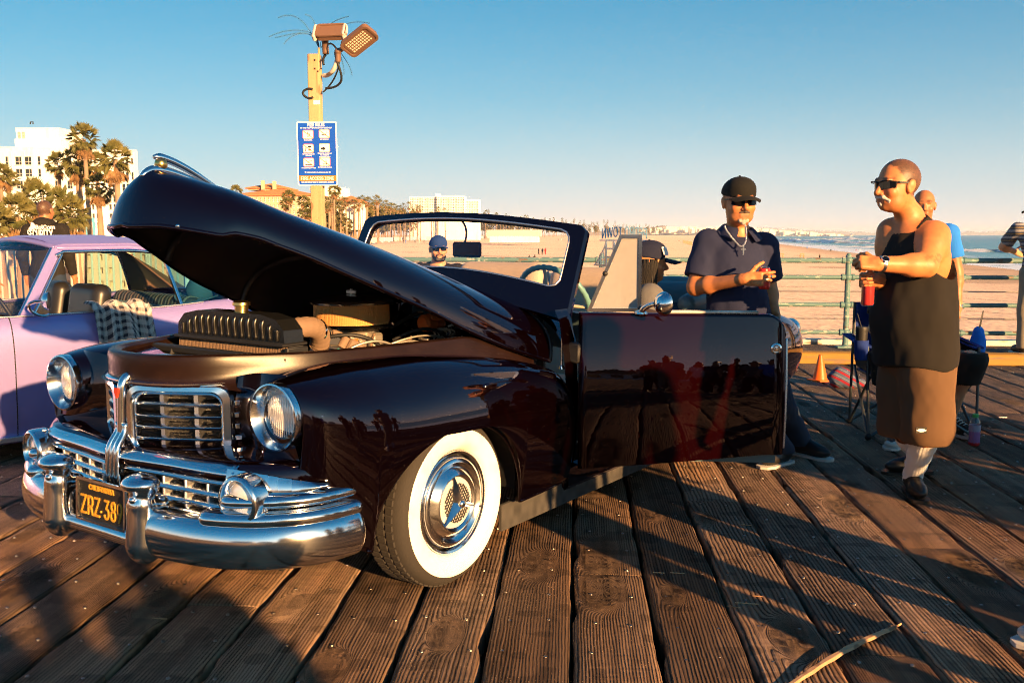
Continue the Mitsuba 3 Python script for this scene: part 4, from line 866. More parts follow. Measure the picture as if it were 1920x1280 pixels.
# headlamps
for s_ in (1, -1):
    Mh = frame([0.772, 0.671 * s_, 0.82], [0, 1, 0], [0, 0, 1], [1, 0, 0])
    k = C('headlamp', xf(lathe([(0.112, -0.05), (0.119, 0.0), (0.122, 0.03), (0.119, 0.042), (0.113, 0.044), (0.103, 0.026), (0.095, 0.004), (0.088, -0.010), (0.084, -0.012)], 56), Mh), 'm_chrome', smooth=45)
    C('reflector', xf(lathe([(0.088, -0.010), (0.075, -0.001), (0.045, 0.007), (0.0001, 0.010)], 40), Mh), 'm_lens', 'headlamp' if s_ > 0 else 'headlamp_001', smooth=True)
    g = [(0.0001, 0.026), (0.03, 0.0245), (0.06, 0.018), (0.08, 0.009), (0.09, -0.001)]
    C('lens', xf(lathe(g, 40), Mh), 'm_lens_glass', 'headlamp' if s_ > 0 else 'headlamp_001', smooth=True)
    fl = [beam((y, -0.055, 0.006), (y, 0.055, 0.006), 0.004, 0.004) for y in np.linspace(-0.06, 0.06, 11)]
    C('lens_flutes', xf(cat([mv(beam((y, -math.sqrt(0.0055 - y * y) , 0), (y, math.sqrt(0.0055 - y * y), 0), 0.0035, 0.003), [0, 0, 0.0085 - 1.5 * y * y]) for y in np.linspace(-0.064, 0.064, 13)]), Mh), 'm_lens', 'headlamp' if s_ > 0 else 'headlamp_001', kind='stuff')

# bumper, overriders, corner tiers, number plate
BPL = A([(1.045, 0), (1.045, 0.27), (1.032, 0.42), (1.003, 0.55), (0.95, 0.67), (0.875, 0.765), (0.785, 0.825), (0.70, 0.85), (0.62, 0.86)])
bp = spl(np.c_[np.vstack([(BPL * [1, -1])[:0:-1], BPL]), np.zeros(17)], 201)[:, :2]
bt = np.gradient(bp, axis=0); bt /= np.linalg.norm(bt, axis=1, keepdims=True); bn = np.stack([bt[:, 1], -bt[:, 0]], -1); bn = bn if bn[100] @ [1, 0] > 0 else -bn
def bumper_strip(sel, prof, close_end=True):
    idx = [i for i in range(201) if sel(bp[i, 1])]
    rows = [[(bp[i, 0] + bn[i, 0] * o, bp[i, 1] + bn[i, 1] * o, z) for o, z in prof] for i in idx]
    for e, st in ((0, -1), (-1, 1)):
        if close_end:
            base = A(rows[e]); c_ = base.mean(0); i = idx[e]; t_ = A([bt[i, 0], bt[i, 1], 0]) * st
            ext = [c_ + (base - c_) * f + t_ * g for f, g in ((0.93, 0.012), (0.75, 0.024), (0.4, 0.032), (0.02, 0.034))]
            rows = ([x.tolist() for x in ext[::-1]] + rows) if e == 0 else (rows + [x.tolist() for x in ext])
    return grid(A(rows), cv=True)
th = np.linspace(0, 2 * np.pi, 28, endpoint=False); c_, s2 = se(th, 2.15)
main = [(-0.003 + 0.055 * a, 0.402 + 0.086 * b) for a, b in zip(c_, s2)]
C('bumper', bumper_strip(lambda y: abs(y) > 0.20, main) if False else cat(bumper_strip(lambda y: y > 0.24, main), bumper_strip(lambda y: y < -0.24, main), bumper_strip(lambda y: abs(y) < 0.27, [(0.0 + 0.035 * a, 0.358 + 0.03 * b) for a, b in zip(c_, s2)])), 'm_chrome', smooth=True)
for s_ in (1, -1):
    C('bumper_tier', bumper_strip(lambda y: 0.545 < y * s_, [(-0.010 + 0.048 * a, 0.490 + 0.031 * b) for a, b in zip(c_, s2)]), 'm_chrome', smooth=True)
    C('bumper_tier', bumper_strip(lambda y: 0.615 < y * s_, [(-0.030 + 0.048 * a, 0.549 + 0.027 * b) for a, b in zip(c_, s2)]), 'm_chrome', smooth=True)
    C('bumper_bolt', ball((float(np.interp(0.74, BPL[:, 1], BPL[:, 0])) + 0.046, 0.745 * s_, 0.398), 0.017, 3), 'm_chrome', smooth=True)
    y = 0.271 * s_
    pr = [RC((1.075, y, 0.365), (1.072, y, 0.50), 0.056, 0.047, 0.02), RC((1.06, y, 0.335), (1.02, y, 0.34), 0.045, 0.04, 0.03), RC((1.06, y - 0.03, 0.572), (1.06, y + 0.03, 0.572), 0.034, 0.034, 0.02),
          EL((1.075, y, 0.582), (0.06, 0.068, 0.032), None, 0.022), RC((1.055, y, 0.50), (1.0, y, 0.49), 0.04, 0.035, 0.03), RC((1.07, y, 0.52), (1.065, y, 0.565), 0.04, 0.036, 0.018)]
    v, f, n = sdf(pr, 0.0055); put('bumper_guard', (v, f), 'm_chrome', car, normals=n, to=CAR)
    C('guard_bolt', ball((1.112, y + 0.012, 0.533), 0.013, 2), 'm_chrome', f'bumper_guard' if s_ > 0 else 'bumper_guard_001', smooth=True)
C('plate_bracket', cat(bx([1.035, -0.185, 0.39], [1.05, -0.157, 0.53], 0.004), bx([1.035, 0.157, 0.39], [1.05, 0.185, 0.53], 0.004), bx([1.03, -0.19, 0.38], [1.037, 0.19, 0.40])), 'm_alu', kind='stuff')
MP = frame([1.056, 0, 0.46], [0, 1, 0], [-0.05, 0, 1], [1, 0, 0.05])
C('number_plate', xf(bx([-0.152, -0.078, -0.004], [0.152, 0.078, 0.002], 0.002), MP), 'm_plate_black', label='black number plate reading CALIFORNIA ZRZ 389')
C('plate_frame', extrude(rrect(0.318, 0.168, 0.012).difference(rrect(0.296, 0.146, 0.006)), 0.010, xf(trimesh.Trimesh(), MP) if False else MP), 'm_chrome', 'number_plate', smooth=False)
C('plate_state', xf(mv(text('CALIFORNIA', 0.019, 0.0035), [0.0, 0.044, 0.002]), MP), 'm_plate_gold', 'number_plate', smooth=False)
def plate_text(s, h, w):
    m = text(s, h, 0.004, False); b = m.bounds; m.apply_transform(np.diag([w / (b[1, 0] - b[0, 0]), 1, 1, 1])); return m
C('plate_letters', xf(mv(plate_text('ZRZ', 0.074, 0.125), [-0.072, -0.054, 0.002]), MP), 'm_plate_gold', 'number_plate', smooth=False)
C('plate_letters', xf(mv(plate_text('389', 0.074, 0.115), [0.076, -0.054, 0.002]), MP), 'm_plate_gold', 'number_plate', smooth=False)
C('plate_dot', xf(ball([0.0, -0.03, 0.004], 0.005, 2), MP), 'm_plate_gold', 'number_plate')

# wheels
def wheel(cx, cy, s_, detail=True):
    M = frame([cx, cy, 0.35], [0, 0, 1], [s_, 0, 0], [0, s_, 0]); par = C  # local z points out of the car
    tyre = [(0.235, -0.15), (0.30, -0.165), (0.335, -0.155), (0.347, -0.13), (0.350, -0.09), (0.350, -0.03), (0.347, 0.005), (0.338, 0.028), (0.322, 0.044), (0.305, 0.052)]
    k = C('wheel', xf(lathe(tyre, 96), M), 'm_rubber', smooth=50); kn = k.split('__')[-1]
    C('whitewall', xf(lathe([(0.3055, 0.052), (0.302, 0.0552), (0.29, 0.0575), (0.26, 0.057), (0.235, 0.05), (0.222, 0.036), (0.218, 0.026)], 96), M), 'm_whitewall', kn, smooth=60)
    C('rim', xf(lathe([(0.2175, 0.03), (0.213, 0.034), (0.203, 0.030), (0.198, 0.012), (0.196, 0.0)], 72), M), 'm_chrome', kn, smooth=40)
    C('wheel_well', xf(lathe([(0.199, 0.004), (0.0001, -0.02)], 36), M), 'm_black', kn)
    hub = [(0.191, 0.010), (0.190, 0.030), (0.182, 0.040), (0.168, 0.043), (0.160, 0.036), (0.150, 0.030), (0.128, 0.050), (0.118, 0.055), (0.110, 0.051), (0.104, 0.044)]
    C('hubcap', xf(lathe(hub, 72), M), 'm_chrome', kn, smooth=40)
    C('hub_disc', xf(lathe([(0.106, 0.044), (0.08, 0.047), (0.0001, 0.05)], 48), M), 'm_hub_silver', kn, smooth=True)
    if not detail: return
    # diamond mesh and three pointed spinner
    lines = []
    for a in np.arange(-0.1, 0.101, 0.0135):
        for dg in (35, -35):
            c2, s3 = math.cos(math.radians(dg)), math.sin(math.radians(dg)); h = math.sqrt(max(0, 0.082 ** 2 - a * a))
            if h < 0.01: continue
            p0, p1 = A([-s3 * a - c2 * h, c2 * a - s3 * h, 0.052]), A([-s3 * a + c2 * h, c2 * a + s3 * h, 0.052]); lines.append(beam(p0, p1, 0.0018, 0.004))
    C('hub_mesh', xf(cat(lines), M), 'm_dark', kn, kind='stuff')
    sp = []
    for kk in range(3):
        a = math.radians(12 + 120 * kk); d = A([math.cos(a), math.sin(a), 0]); e = A([-math.sin(a), math.cos(a), 0]); b0 = A([0, 0, 0.052])
        v = [b0 + e * 0.028, b0 - e * 0.028, b0 + d * 0.122 - [0, 0, 0.004], b0 + [0, 0, 0.034], b0 + d * 0.03 + [0, 0, 0.030], b0 + d * 0.115 + [0, 0, 0.008], b0 - d * 0.02, b0 - d * 0.012 + [0, 0, 0.03]]
        sp.append(trimesh.convex.convex_hull(A(v)))
    sp.append(ball((0, 0, 0.075), 0.019, 3, (1, 1, 0.75)))
    for q in sp: C('spinner', xf(q, M), 'm_chrome', kn, smooth=30)
    tr = []
    for i in range(66):
        a = 2 * math.pi * i / 66
        for z0, z1, sh in ((-0.135, -0.085, 0.5), (-0.075, -0.035, 0.0), (-0.028, 0.006, 0.35)):
            aa = a + sh * 2 * math.pi / 66; r = 0.3515 if z1 < 0 else 0.350
            c2 = A([math.cos(aa) * r, math.sin(aa) * r, 0]); tg = A([-math.sin(aa), math.cos(aa), 0]); rd = A([math.cos(aa), math.sin(aa), 0])
            tr.append(xf(bx([-0.0118, z0, -0.006], [0.0118, z1, 0.004], 0.0015), frame(c2, tg, [0, 0, 1], rd)))
    C('tread_blocks', xf(cat(tr), M), 'm_rubber', kn, kind='stuff', smooth=False)
    C('valve', xf(tube([(-0.05, -0.155, 0.03), (-0.055, -0.168, 0.05)], 0.004, 8), M), 'm_black', kn)
wheel(0.0, 0.79, 1); wheel(0.0, -0.79, -1, False); wheel(-3.175, 0.80, 1, False); wheel(-3.175, -0.80, -1, False)
C('wheel_arch', cat(grid(A([[(0.06 + 0.50 * math.cos(a), y, 0.30 + 0.42 * math.sin(a)) for a in np.linspace(0.12, math.pi - 0.02, 26)] for y in (0.45, 0.84)])), bx([-0.55, 0.43, 0.25], [0.50, 0.45, 0.9])), 'm_black')
C('chassis', cat(bx([-4.2, -0.62, 0.24], [0.75, 0.62, 0.34]), bx([0.66, -0.5, 0.3], [0.90, 0.5, 0.5]), bx([-0.9, -0.86, 0.2], [-0.40, -0.5, 0.8])), 'm_black')

# bonnet, modelled shut and then swung up
hx_ = [-0.93, -0.6, -0.2, 0.25, 0.5, 0.7, 0.82, 0.9, 0.96]
h_zt = pc(hx_, [1.150, 1.162, 1.176, 1.190, 1.200, 1.222, 1.224, 1.212, 0.985]); h_ze = pc([-0.93, -0.62, -0.38, -0.04, 0.19, 0.38, 0.51, 0.63, 0.70, 0.766, 0.81, 0.94, 1.0], [0.825, 0.834, 0.854, 0.903, 0.931, 0.961, 0.986, 1.003, 1.013, 1.011, 0.992, 0.990, 0.975])
edge = A([(-0.92, 0.725), (-0.6, 0.70), (-0.2, 0.66), (0.25, 0.585), (0.497, 0.495), (0.68, 0.405), (0.81, 0.325), (0.91, 0.22), (0.975, 0.11), (0.995, 0.0)])
HE = spl(np.c_[edge, edge[:, :1] * 0], 90)[:, :2]
def bonnet(off=0.0):
    rows = []
    for x, y in HE:
        k = np.clip((x - 0.45) / 0.52, 0, 1); xs_ = x - 0.11 * k ** 1.6 if x > 0.45 else x; ze = float(h_ze(x)); zt = float(h_zt(min(xs_, 0.86)))
        n = 2.4; t = np.linspace(0, np.pi / 2, 30); c, s = se(t, n)
        e = A([x, y - off]); e[0] -= off * k; S = A([xs_, 0])
        p = S + (e - S) * c[:, None] ** 1.0; z = ze + (zt - off - ze) * s
        # a soft crease along the middle of the prow
        z += 0.012 * np.exp(-(p[:, 1] / 0.03) ** 2) * (1 if x < 0.9 else 0.6)
        rows.append(np.c_[p, z])
    P = A(rows); Q = (P * [1, -1, 1])[::-1]
    return np.concatenate([P, Q[1:]]) if True else P
HP = bonnet()
HM = trimesh.transformations.rotation_matrix(-math.radians(15.2), [0, 1, 0], [-0.93, 0, 0.95])
def hood_t(P): return (P.reshape(-1, 3) @ HM[:3, :3].T + HM[:3, 3]).reshape(P.shape)
C('bonnet', grid(hood_t(HP), flip=False), 'm_paint', smooth=True)
C('bonnet_lining', grid(hood_t(bonnet(0.014)), flip=True), 'm_under_paint', 'bonnet', smooth=True)
er = A([HP[i, 0] for i in range(len(HP))]); C('bonnet_edge', tube(hood_t(er), 0.009, 8), 'm_paint', 'bonnet', smooth=True)
rear = np.concatenate([HP[0], HP[-1][::-1][1:]]); C('bonnet_rear_edge', tube(hood_t(rear), 0.010, 8), 'm_under_paint', 'bonnet', smooth=True)
for x in (0.45, -0.1): 
    i = np.argmin(np.abs(HE[:, 0] - x)); q = np.concatenate([bonnet(0.03)[i], (bonnet(0.03)[i] * [1, -1, 1])[::-1][1:]]); C('bonnet_brace', tube(hood_t(q), 0.016, 6), 'm_under_paint', 'bonnet', smooth=True)
C('bonnet_latch', tube(hood_t(A([(0.3, -0.25, 1.14), (0.35, 0.05, 1.15), (0.28, 0.3, 1.12), (0.1, 0.38, 1.08)])), 0.008, 6), 'm_alu', 'bonnet', smooth=True)
orn = hood_t(A([(0.925, 0, 1.268), (0.86, 0, 1.277), (0.74, 0, 1.264), (0.66, 0, 1.248), (0.58, 0, 1.235)]))
C('ornament_blade', tube(spl(orn, 24), np.interp(np.linspace(0, 1, 24), [0, 0.08, 0.5, 1], [0.008, 0.017, 0.014, 0.006]), 12), 'm_chrome', 'bonnet', smooth=True)
C('ornament_ball', ball(hood_t(A([[0.889, 0, 1.251]]))[0], 0.024, 3, (1, 1, 1.12)), 'm_gold', 'bonnet', smooth=True, label='gold ball of the bonnet ornament')
C('ornament_base', tube(spl(hood_t(A([(0.955, 0, 1.18), (0.925, 0, 1.215), (0.86, 0, 1.232), (0.7, 0, 1.234), (0.5, 0, 1.22)])), 20), np.interp(np.linspace(0, 1, 20), [0, 0.2, 1], [0.012, 0.02, 0.005]), 10), 'm_chrome', 'bonnet', smooth=True)
for y in (0.05, 0.22): C('bonnet_bolt', ball(hood_t(A([[0.985 - y * y * 1.4, y, 0.998]]))[0], 0.009, 2), 'm_chrome', 'bonnet')

# engine bay
C('inner_fender', cat([grid(A([[(q[0] - n2[0] * 0.06, q[1] - n2[1] * 0.06, 0.97), (q[0] - n2[0] * 0.08, q[1] - n2[1] * 0.08, 0.5)] for q, n2 in zip(RS, RN)])), bx([-0.95, -0.66, 0.5], [-0.93, 0.66, 1.0]), bx([-0.93, -0.64, 0.48], [0.75, 0.64, 0.5])]), 'm_black')
rad = thing if False else None
rt = extrude(Polygon([(-0.335, 1.02), (0.335, 1.02), (0.33, 1.07), (0.29, 1.108), (0.20, 1.125), (-0.20, 1.125), (-0.29, 1.108), (-0.33, 1.07)]).buffer(0.006), 0.10, frame([0.36, 0, 0], [0, 1, 0], [0, 0, 1], [1, 0, 0]))
mat('m_tank', (0.006, 0.0065, 0.007), 0.3, spec=0.7); C('radiator_tank', rt, 'm_tank', smooth=30)
for y in np.linspace(-0.30, 0.30, 15): C('tank_rib', tube(spl([(0.462, y, 1.03), (0.464, y, 1.07), (0.462, y, 1.104 - 0.4 * max(0, abs(y) - 0.2)), (0.43, y, 1.120 - 0.45 * max(0, abs(y) - 0.2))], 12), 0.0085, 8), 'm_tank', 'radiator_tank', smooth=True)
C('tank_flange', bx([0.345, -0.35, 1.008], [0.478, 0.35, 1.022], 0.004), 'm_black', 'radiator_tank')
C('radiator_core', bx([0.37, -0.35, 0.62], [0.445, 0.35, 1.008]), 'm_dark'); C('core_fins', cat([bx([0.444, y - 0.0022, 0.62], [0.452, y + 0.0022, 1.006]) for y in np.arange(-0.345, 0.346, 0.0095)]), 'm_hose', 'radiator_core', kind='stuff', smooth=False)
C('radiator_side', bx([0.36, 0.351, 0.7], [0.47, 0.37, 1.006], 0.004), 'm_black', 'radiator_core')
C('radiator_cap', mv(lathe([(0.0001, 0.05), (0.025, 0.048), (0.036, 0.042), (0.037, 0.03), (0.028, 0.026), (0.028, 0.0)], 24), (0.405, 0.02, 1.128)), 'm_gold', 'radiator_tank')
C('support_bar', cat(bx([0.52, -0.52, 0.955], [0.56, 0.45, 0.985], 0.006)), 'm_black'); 
for y in (-0.25, 0.05, 0.3): C('support_strut', beam((0.55, y, 0.97), (0.62, y, 0.80), 0.012, 0.02, 0.003), 'm_dark')
C('nose_plate', xf(extrude(Polygon([(0.55, -0.44), (0.70, -0.32), (0.82, -0.2), (0.865, -0.05), (0.865, 0.05), (0.82, 0.2), (0.78, 0.26), (0.74, 0.1), (0.70, -0.1), (0.60, -0.3)]), 0.01), frame([0, 0, 0.968], [1, 0, 0], [0, 1, 0], [0, 0, 1])), 'm_paint')
C('radiator_hose', tube(spl([(0.36, 0.27, 1.065), (0.26, 0.28, 1.068), (0.2, 0.26, 1.04), (0.16, 0.22, 0.98)], 24), 0.042 + 0.0022 * np.cos(np.arange(24) * 2.2), 18), 'm_hose', smooth=True)
AC = A([-0.24, 0.02, 0])
C('air_filter', mv(lathe([(0.172, 1.035), (0.175, 1.04), (0.175, 1.122), (0.172, 1.128)], 60), AC), 'm_filter', smooth=True)
C('filter_pleats', cat([mv(xf(bx([0.173, -0.0022, 1.04], [0.1785, 0.0022, 1.124]), rotm([0, 0, 1], a)), AC) for a in np.arange(-100, 130, 2.6)]), 'm_filter', 'air_filter', kind='stuff', smooth=False)
C('filter_base', mv(lathe([(0.06, 1.005), (0.16, 1.013), (0.194, 1.017), (0.199, 1.025), (0.192, 1.036), (0.16, 1.036)], 60), AC), 'm_chrome', 'air_filter')
C('filter_lid', mv(lathe([(0.170, 1.126), (0.194, 1.128), (0.200, 1.136), (0.192, 1.146), (0.17, 1.150), (0.12, 1.162), (0.05, 1.169), (0.0001, 1.17)], 60), AC), 'm_chrome', 'air_filter')
C('wing_nut', cat(bx(AC + [-0.006, -0.032, 1.172], AC + [0.006, 0.032, 1.19], 0.004), tube([AC + [0, 0, 1.165], AC + [0, 0, 1.195]], 0.006, 8)), 'm_alu', 'air_filter')
C('fan_shroud', mv(lathe([(0.30, 0.80), (0.31, 1.02), (0.30, 1.10), (0.26, 1.14)], 40), (-0.62, 0, 0)), 'm_black') if False else None
C('heater_box', cat(bx([-0.90, 0.02, 0.9], [-0.76, 0.30, 1.04], 0.03), mv(lathe([(0.0001, 1.14), (0.16, 1.137), (0.21, 1.125), (0.22, 1.105), (0.22, 0.9)], 40), (-0.62, -0.22, 0))), 'm_paint')
crg = np.random.default_rng(4)
C('carburettor', cat(bx([-0.34, -0.07, 0.93], [-0.14, 0.11, 1.0], 0.008), bx([-0.31, 0.10, 0.90], [-0.24, 0.16, 0.99], 0.01), bx([-0.22, 0.09, 0.91], [-0.15, 0.15, 0.975], 0.01), mv(lathe([(0.0001, 0.03), (0.03, 0.03), (0.03, -0.03), (0.0001, -0.03)], 16, 'x'), (-0.2, 0.14, 0.95)), bx([-0.40, -0.09, 0.86], [-0.06, 0.14, 0.93], 0.012)), 'm_alu', smooth=30)
C('carburettor_tag', bx([-0.145, 0.1505, 0.95], [-0.10, 0.155, 0.975]), 'm_orange_cap', 'carburettor')
C('intake_manifold', cat([tube([(-0.1 - 0.1 * k, 0.12, 0.9), (-0.08 - 0.1 * k, 0.24, 0.87), (-0.06 - 0.1 * k, 0.32, 0.80)], 0.022, 8) for k in range(4)] + [bx([-0.55, 0.26, 0.74], [0.12, 0.36, 0.83], 0.02), bx([-0.6, -0.36, 0.7], [0.15, 0.1, 0.86], 0.02)]), 'm_alu')
for i, (p, q, r) in enumerate((((0.10, 0.24, 1.03), (-0.02, 0.30, 0.88), 0.014), ((0.12, 0.26, 0.95), (0.02, 0.38, 0.93), 0.012), ((0.0, 0.30, 0.92), (-0.28, 0.36, 0.985), 0.008), ((-0.05, 0.33, 0.90), (-0.30, 0.38, 0.96), 0.007), ((-0.38, 0.30, 0.93), (-0.62, 0.34, 0.97), 0.009), ((-0.52, 0.30, 0.92), (-0.40, 0.36, 0.96), 0.011), ((-0.18, 0.2, 0.93), (-0.16, 0.24, 1.0), 0.007))):
    m_ = A([(p[0] + q[0]) / 2, (p[1] + q[1]) / 2, (p[2] + q[2]) / 2]) + crg.normal(0, 0.02, 3); C('engine_pipe', tube(spl([p, m_, q], 12), r, 8), ('m_hose', 'm_alu')[i % 2], smooth=True)
C('throttle_body', xf(cat(bx([-0.07, -0.03, -0.03], [0.07, 0.03, 0.03], 0.008), bx([-0.05, -0.036, -0.022], [0.05, -0.03, 0.022], 0.004), mv(lathe([(0.0001, 0.025), (0.02, 0.025), (0.02, -0.025), (0.0001, -0.025)], 14), (0.085, 0, 0))), frame([0.02, 0.33, 0.945], unit([0.7, -0.5, 0.5]), unit([0.5, 0.8, 0.1]), unit(np.cross([0.7, -0.5, 0.5], [0.5, 0.8, 0.1])))), 'm_hose', smooth=30)
C('fuel_filter', xf(bx([-0.035, -0.02, -0.02], [0.035, 0.02, 0.02], 0.006), frame([0.13, 0.33, 0.94], unit([1, -1, 0.6]), unit([1, 1, 0]), unit([-0.3, 0.3, 1]))), 'm_teal_part')
C('distributor_cap', cat(mv(lathe([(0.0001, 0.045), (0.03, 0.043), (0.042, 0.03), (0.045, 0.0), (0.045, -0.03)], 20, 'x'), (-0.56, 0.22, 1.02)), xf(bx([-0.05, -0.02, -0.012], [0.05, 0.03, 0.012], 0.006), frame([-0.60, 0.25, 1.045], unit([0.9, -0.4, 0]), unit([0.4, 0.9, 0]), [0, 0, 1])), bx([-0.68, 0.19, 0.985], [-0.57, 0.25, 1.03], 0.015)), 'm_orange_cap', smooth=35)
for k in range(6): C('spark_lead', tube(spl([(-0.56 - 0.012 * k, 0.24, 0.99), (-0.55 - 0.02 * k, 0.275 + 0.008 * k, 0.965), (-0.5 - 0.02 * k, 0.29, 0.93), (-0.45 - 0.03 * k, 0.27, 0.9)], 12), 0.0045, 6), 'm_tan', smooth=True)
C('valve_cover', cat(bx([-0.52, 0.30, 0.83], [0.05, 0.40, 0.90], 0.02), *[bx([-0.50 + 0.045 * k, 0.315, 0.898], [-0.485 + 0.045 * k, 0.385, 0.908], 0.003) for k in range(12)]), 'm_chrome_dull')
for p_, q_, m_, r_ in (((0.16, 0.2, 1.0), (-0.1, 0.36, 0.93), (0.02, 0.34, 1.01), 0.009), ((0.20, 0.05, 1.03), (-0.05, 0.10, 1.0), (0.08, 0.06, 1.06), 0.013), ((-0.35, 0.18, 0.95), (-0.6, 0.33, 0.93), (-0.48, 0.3, 1.0), 0.008), ((-0.42, 0.10, 1.0), (-0.72, 0.05, 1.05), (-0.56, 0.12, 1.05), 0.010), ((0.1, 0.33, 0.96), (-0.15, 0.40, 0.94), (-0.02, 0.38, 0.99), 0.006), ((-0.12, 0.33, 0.95), (-0.5, 0.40, 0.95), (-0.3, 0.40, 0.99), 0.005), ((-0.62, 0.3, 1.0), (-0.86, 0.42, 0.98), (-0.74, 0.4, 1.03), 0.007)): C('engine_hose', tube(spl([p_, m_, q_], 18), r_, 8), 'm_black' if r_ > 0.0075 else 'm_alu', smooth=True)
for x_, y_, z_ in ((0.20, 0.262, 1.05), (0.33, 0.27, 1.066)): C('hose_clamp', mv(lathe([(0.0445, -0.006), (0.0465, -0.005), (0.0465, 0.005), (0.0445, 0.006)], 24, 'x'), (x_, y_, z_)), 'm_chrome', 'radiator_hose')
for k in range(9): C('engine_bolt', ball((-0.40 + 0.055 * k, 0.405, 0.855 + 0.012 * (k % 2)), 0.009, 1), 'm_alu')
C('fuel_line', tube(spl([(-0.14, 0.16, 0.955), (-0.10, 0.2, 0.97), (-0.02, 0.26, 0.96), (0.06, 0.30, 0.92)], 16), 0.005, 6), 'm_chrome', smooth=True)
C('brake_reservoir', cat(mv(lathe([(0.0001, 0.04), (0.028, 0.038), (0.03, 0.0), (0.03, -0.08)], 16), (-0.82, 0.32, 1.06)), bx([-0.84, 0.2, 1.0], [-0.78, 0.3, 1.05], 0.01)), 'm_chrome')
C('firewall_cable', tube(spl([(-0.88, 0.3, 1.12), (-0.75, 0.34, 1.10), (-0.7, 0.36, 1.05), (-0.78, 0.4, 1.0)], 16), 0.005, 6), 'm_alu', smooth=True)

# cowl, windscreen, door, cabin, tail
def cowl_pt(u, k):
    """u 0..1 across from the near side to the far side, k 0..1 backwards"""
    x = -0.90 - 0.10 * k
    t = np.pi * u; c, s = se(A([t]), 2.6); return (x - 0.10 * s[0] * k, 0.80 * c[0], 0.84 + (0.295 - 0.0 * k) * s[0])
C('cowl', grid(A([[cowl_pt(u, k) for u in np.linspace(0, 1, 60)] for k in np.linspace(-0.05, 1.0, 8)])), 'm_paint', smooth=True)
for s_ in (1, -1):
    P = A([[(x, s_ * (0.80 + 0.05 * math.sin(math.pi * min(1, (1.08 - z) / 0.9)) - 0.015 * (1 if z > 1.05 else 0)), z) for z in (1.09, 1.075, 1.04, 0.95, 0.84, 0.7, 0.55, 0.4, 0.28)] for x in np.linspace(-0.84, -0.955 if s_ > 0 else -2.1, 6)])
    C('cowl_side', grid(P, flip=s_ < 0), 'm_paint', smooth=True)
C('sill', cat(bx([-2.1, 0.62, 0.2], [-0.86, 0.84, 0.33], 0.02), bx([-2.1, -0.84, 0.2], [-0.86, -0.62, 0.33], 0.02)), 'm_paint')
def runner(p, n, uv): return mix(mi.Color3f(0.025, 0.024, 0.023), mi.Color3f(0.06, 0.057, 0.054), noise(p.x * 60, p.y * 6, p.z * 20))
mat('m_runner', mikit.proc(runner), 0.85)
C('rocker_flap', bx([-2.0, 0.80, 0.13], [-0.35, 0.815, 0.25]), 'm_runner')
# windscreen: a raked plane through the two corners that show
def ws(u, v):
    """u 0 near .. 1 far; v 0 base .. 1 top"""
    a, b = A([-0.965, 0.770, 1.075]), A([-0.965, -0.770, 1.105]); c2, d2 = A([-1.18, 0.746, 1.482]), A([-1.18, -0.746, 1.540])
    p = (a * (1 - u) + b * u) * (1 - v) + (c2 * (1 - u) + d2 * u) * v; p[0] += 0.05 * math.sin(math.pi * u); p[2] += (0.045 * v + 0.10 * (1 - v)) * math.sin(math.pi * u); return p
WN = unit([0.88, 0, 0.46])
def ws_loop(u0, u1, v0, v1, r, o, n=96):
    W_, H_ = 1.5, 0.45; a = affinity.translate(rrect((u1 - u0) * W_, (v1 - v0) * H_, r), (u0 + u1) / 2 * W_, (v0 + v1) / 2 * H_).exterior
    return [ws(x / W_, y / H_) + WN * o for x, y in (a.interpolate(t, True).coords[0] for t in np.linspace(0, 1, n, endpoint=False))]
WR = [ws_loop(-0.01, 1.01, -0.12, 1.02, 0.03, -0.03), ws_loop(-0.015, 1.015, -0.12, 1.02, 0.035, 0.0), ws_loop(-0.01, 1.01, -0.115, 1.015, 0.03, 0.018), ws_loop(0.035, 0.965, 0.21, 0.935, 0.06, 0.02), ws_loop(0.042, 0.958, 0.225, 0.925, 0.055, 0.012), ws_loop(0.042, 0.958, 0.225, 0.925, 0.055, -0.02), ws_loop(0.0, 1.0, -0.12, 1.0, 0.03, -0.03)]
C('windscreen_frame', grid(A(WR), cv=True), 'm_paint', smooth=30)
wl = A(ws_loop(0.045, 0.955, 0.23, 0.92, 0.055, 0.0)); wc = wl.mean(0)
gv = np.vstack([wl, wc]); n_ = len(wl); gf = np.stack([np.arange(n_), (np.arange(n_) + 1) % n_, np.full(n_, n_)], 1)
ug_ = np.linspace(0.044, 0.956, 30); vg_ = np.linspace(0.226, 0.924, 10); C('windscreen_glass', grid(A([[ws(u, v) for v in vg_] for u in ug_])), 'm_glass', smooth=True)
C('windscreen_trim', tube(ws_loop(0.040, 0.960, 0.218, 0.93, 0.058, 0.016), 0.006, 6, closed=True), 'm_chrome_dull', smooth=True)
mt = ws(0.50, 0.93); mm = mt + A([-0.05, 0.0, -0.155])
C('inner_mirror', cat(tube(spl([mt, mt + A([-0.03, 0.01, -0.05]), mm + A([0.02, 0, 0.03])], 10), 0.006, 8), xf(bx([-0.10, -0.05, -0.012], [0.10, 0.035, 0.012], 0.011), frame(mm, [0, 1, 0], [0, 0, 1], [1, 0, 0]))), 'm_paint', smooth=35)

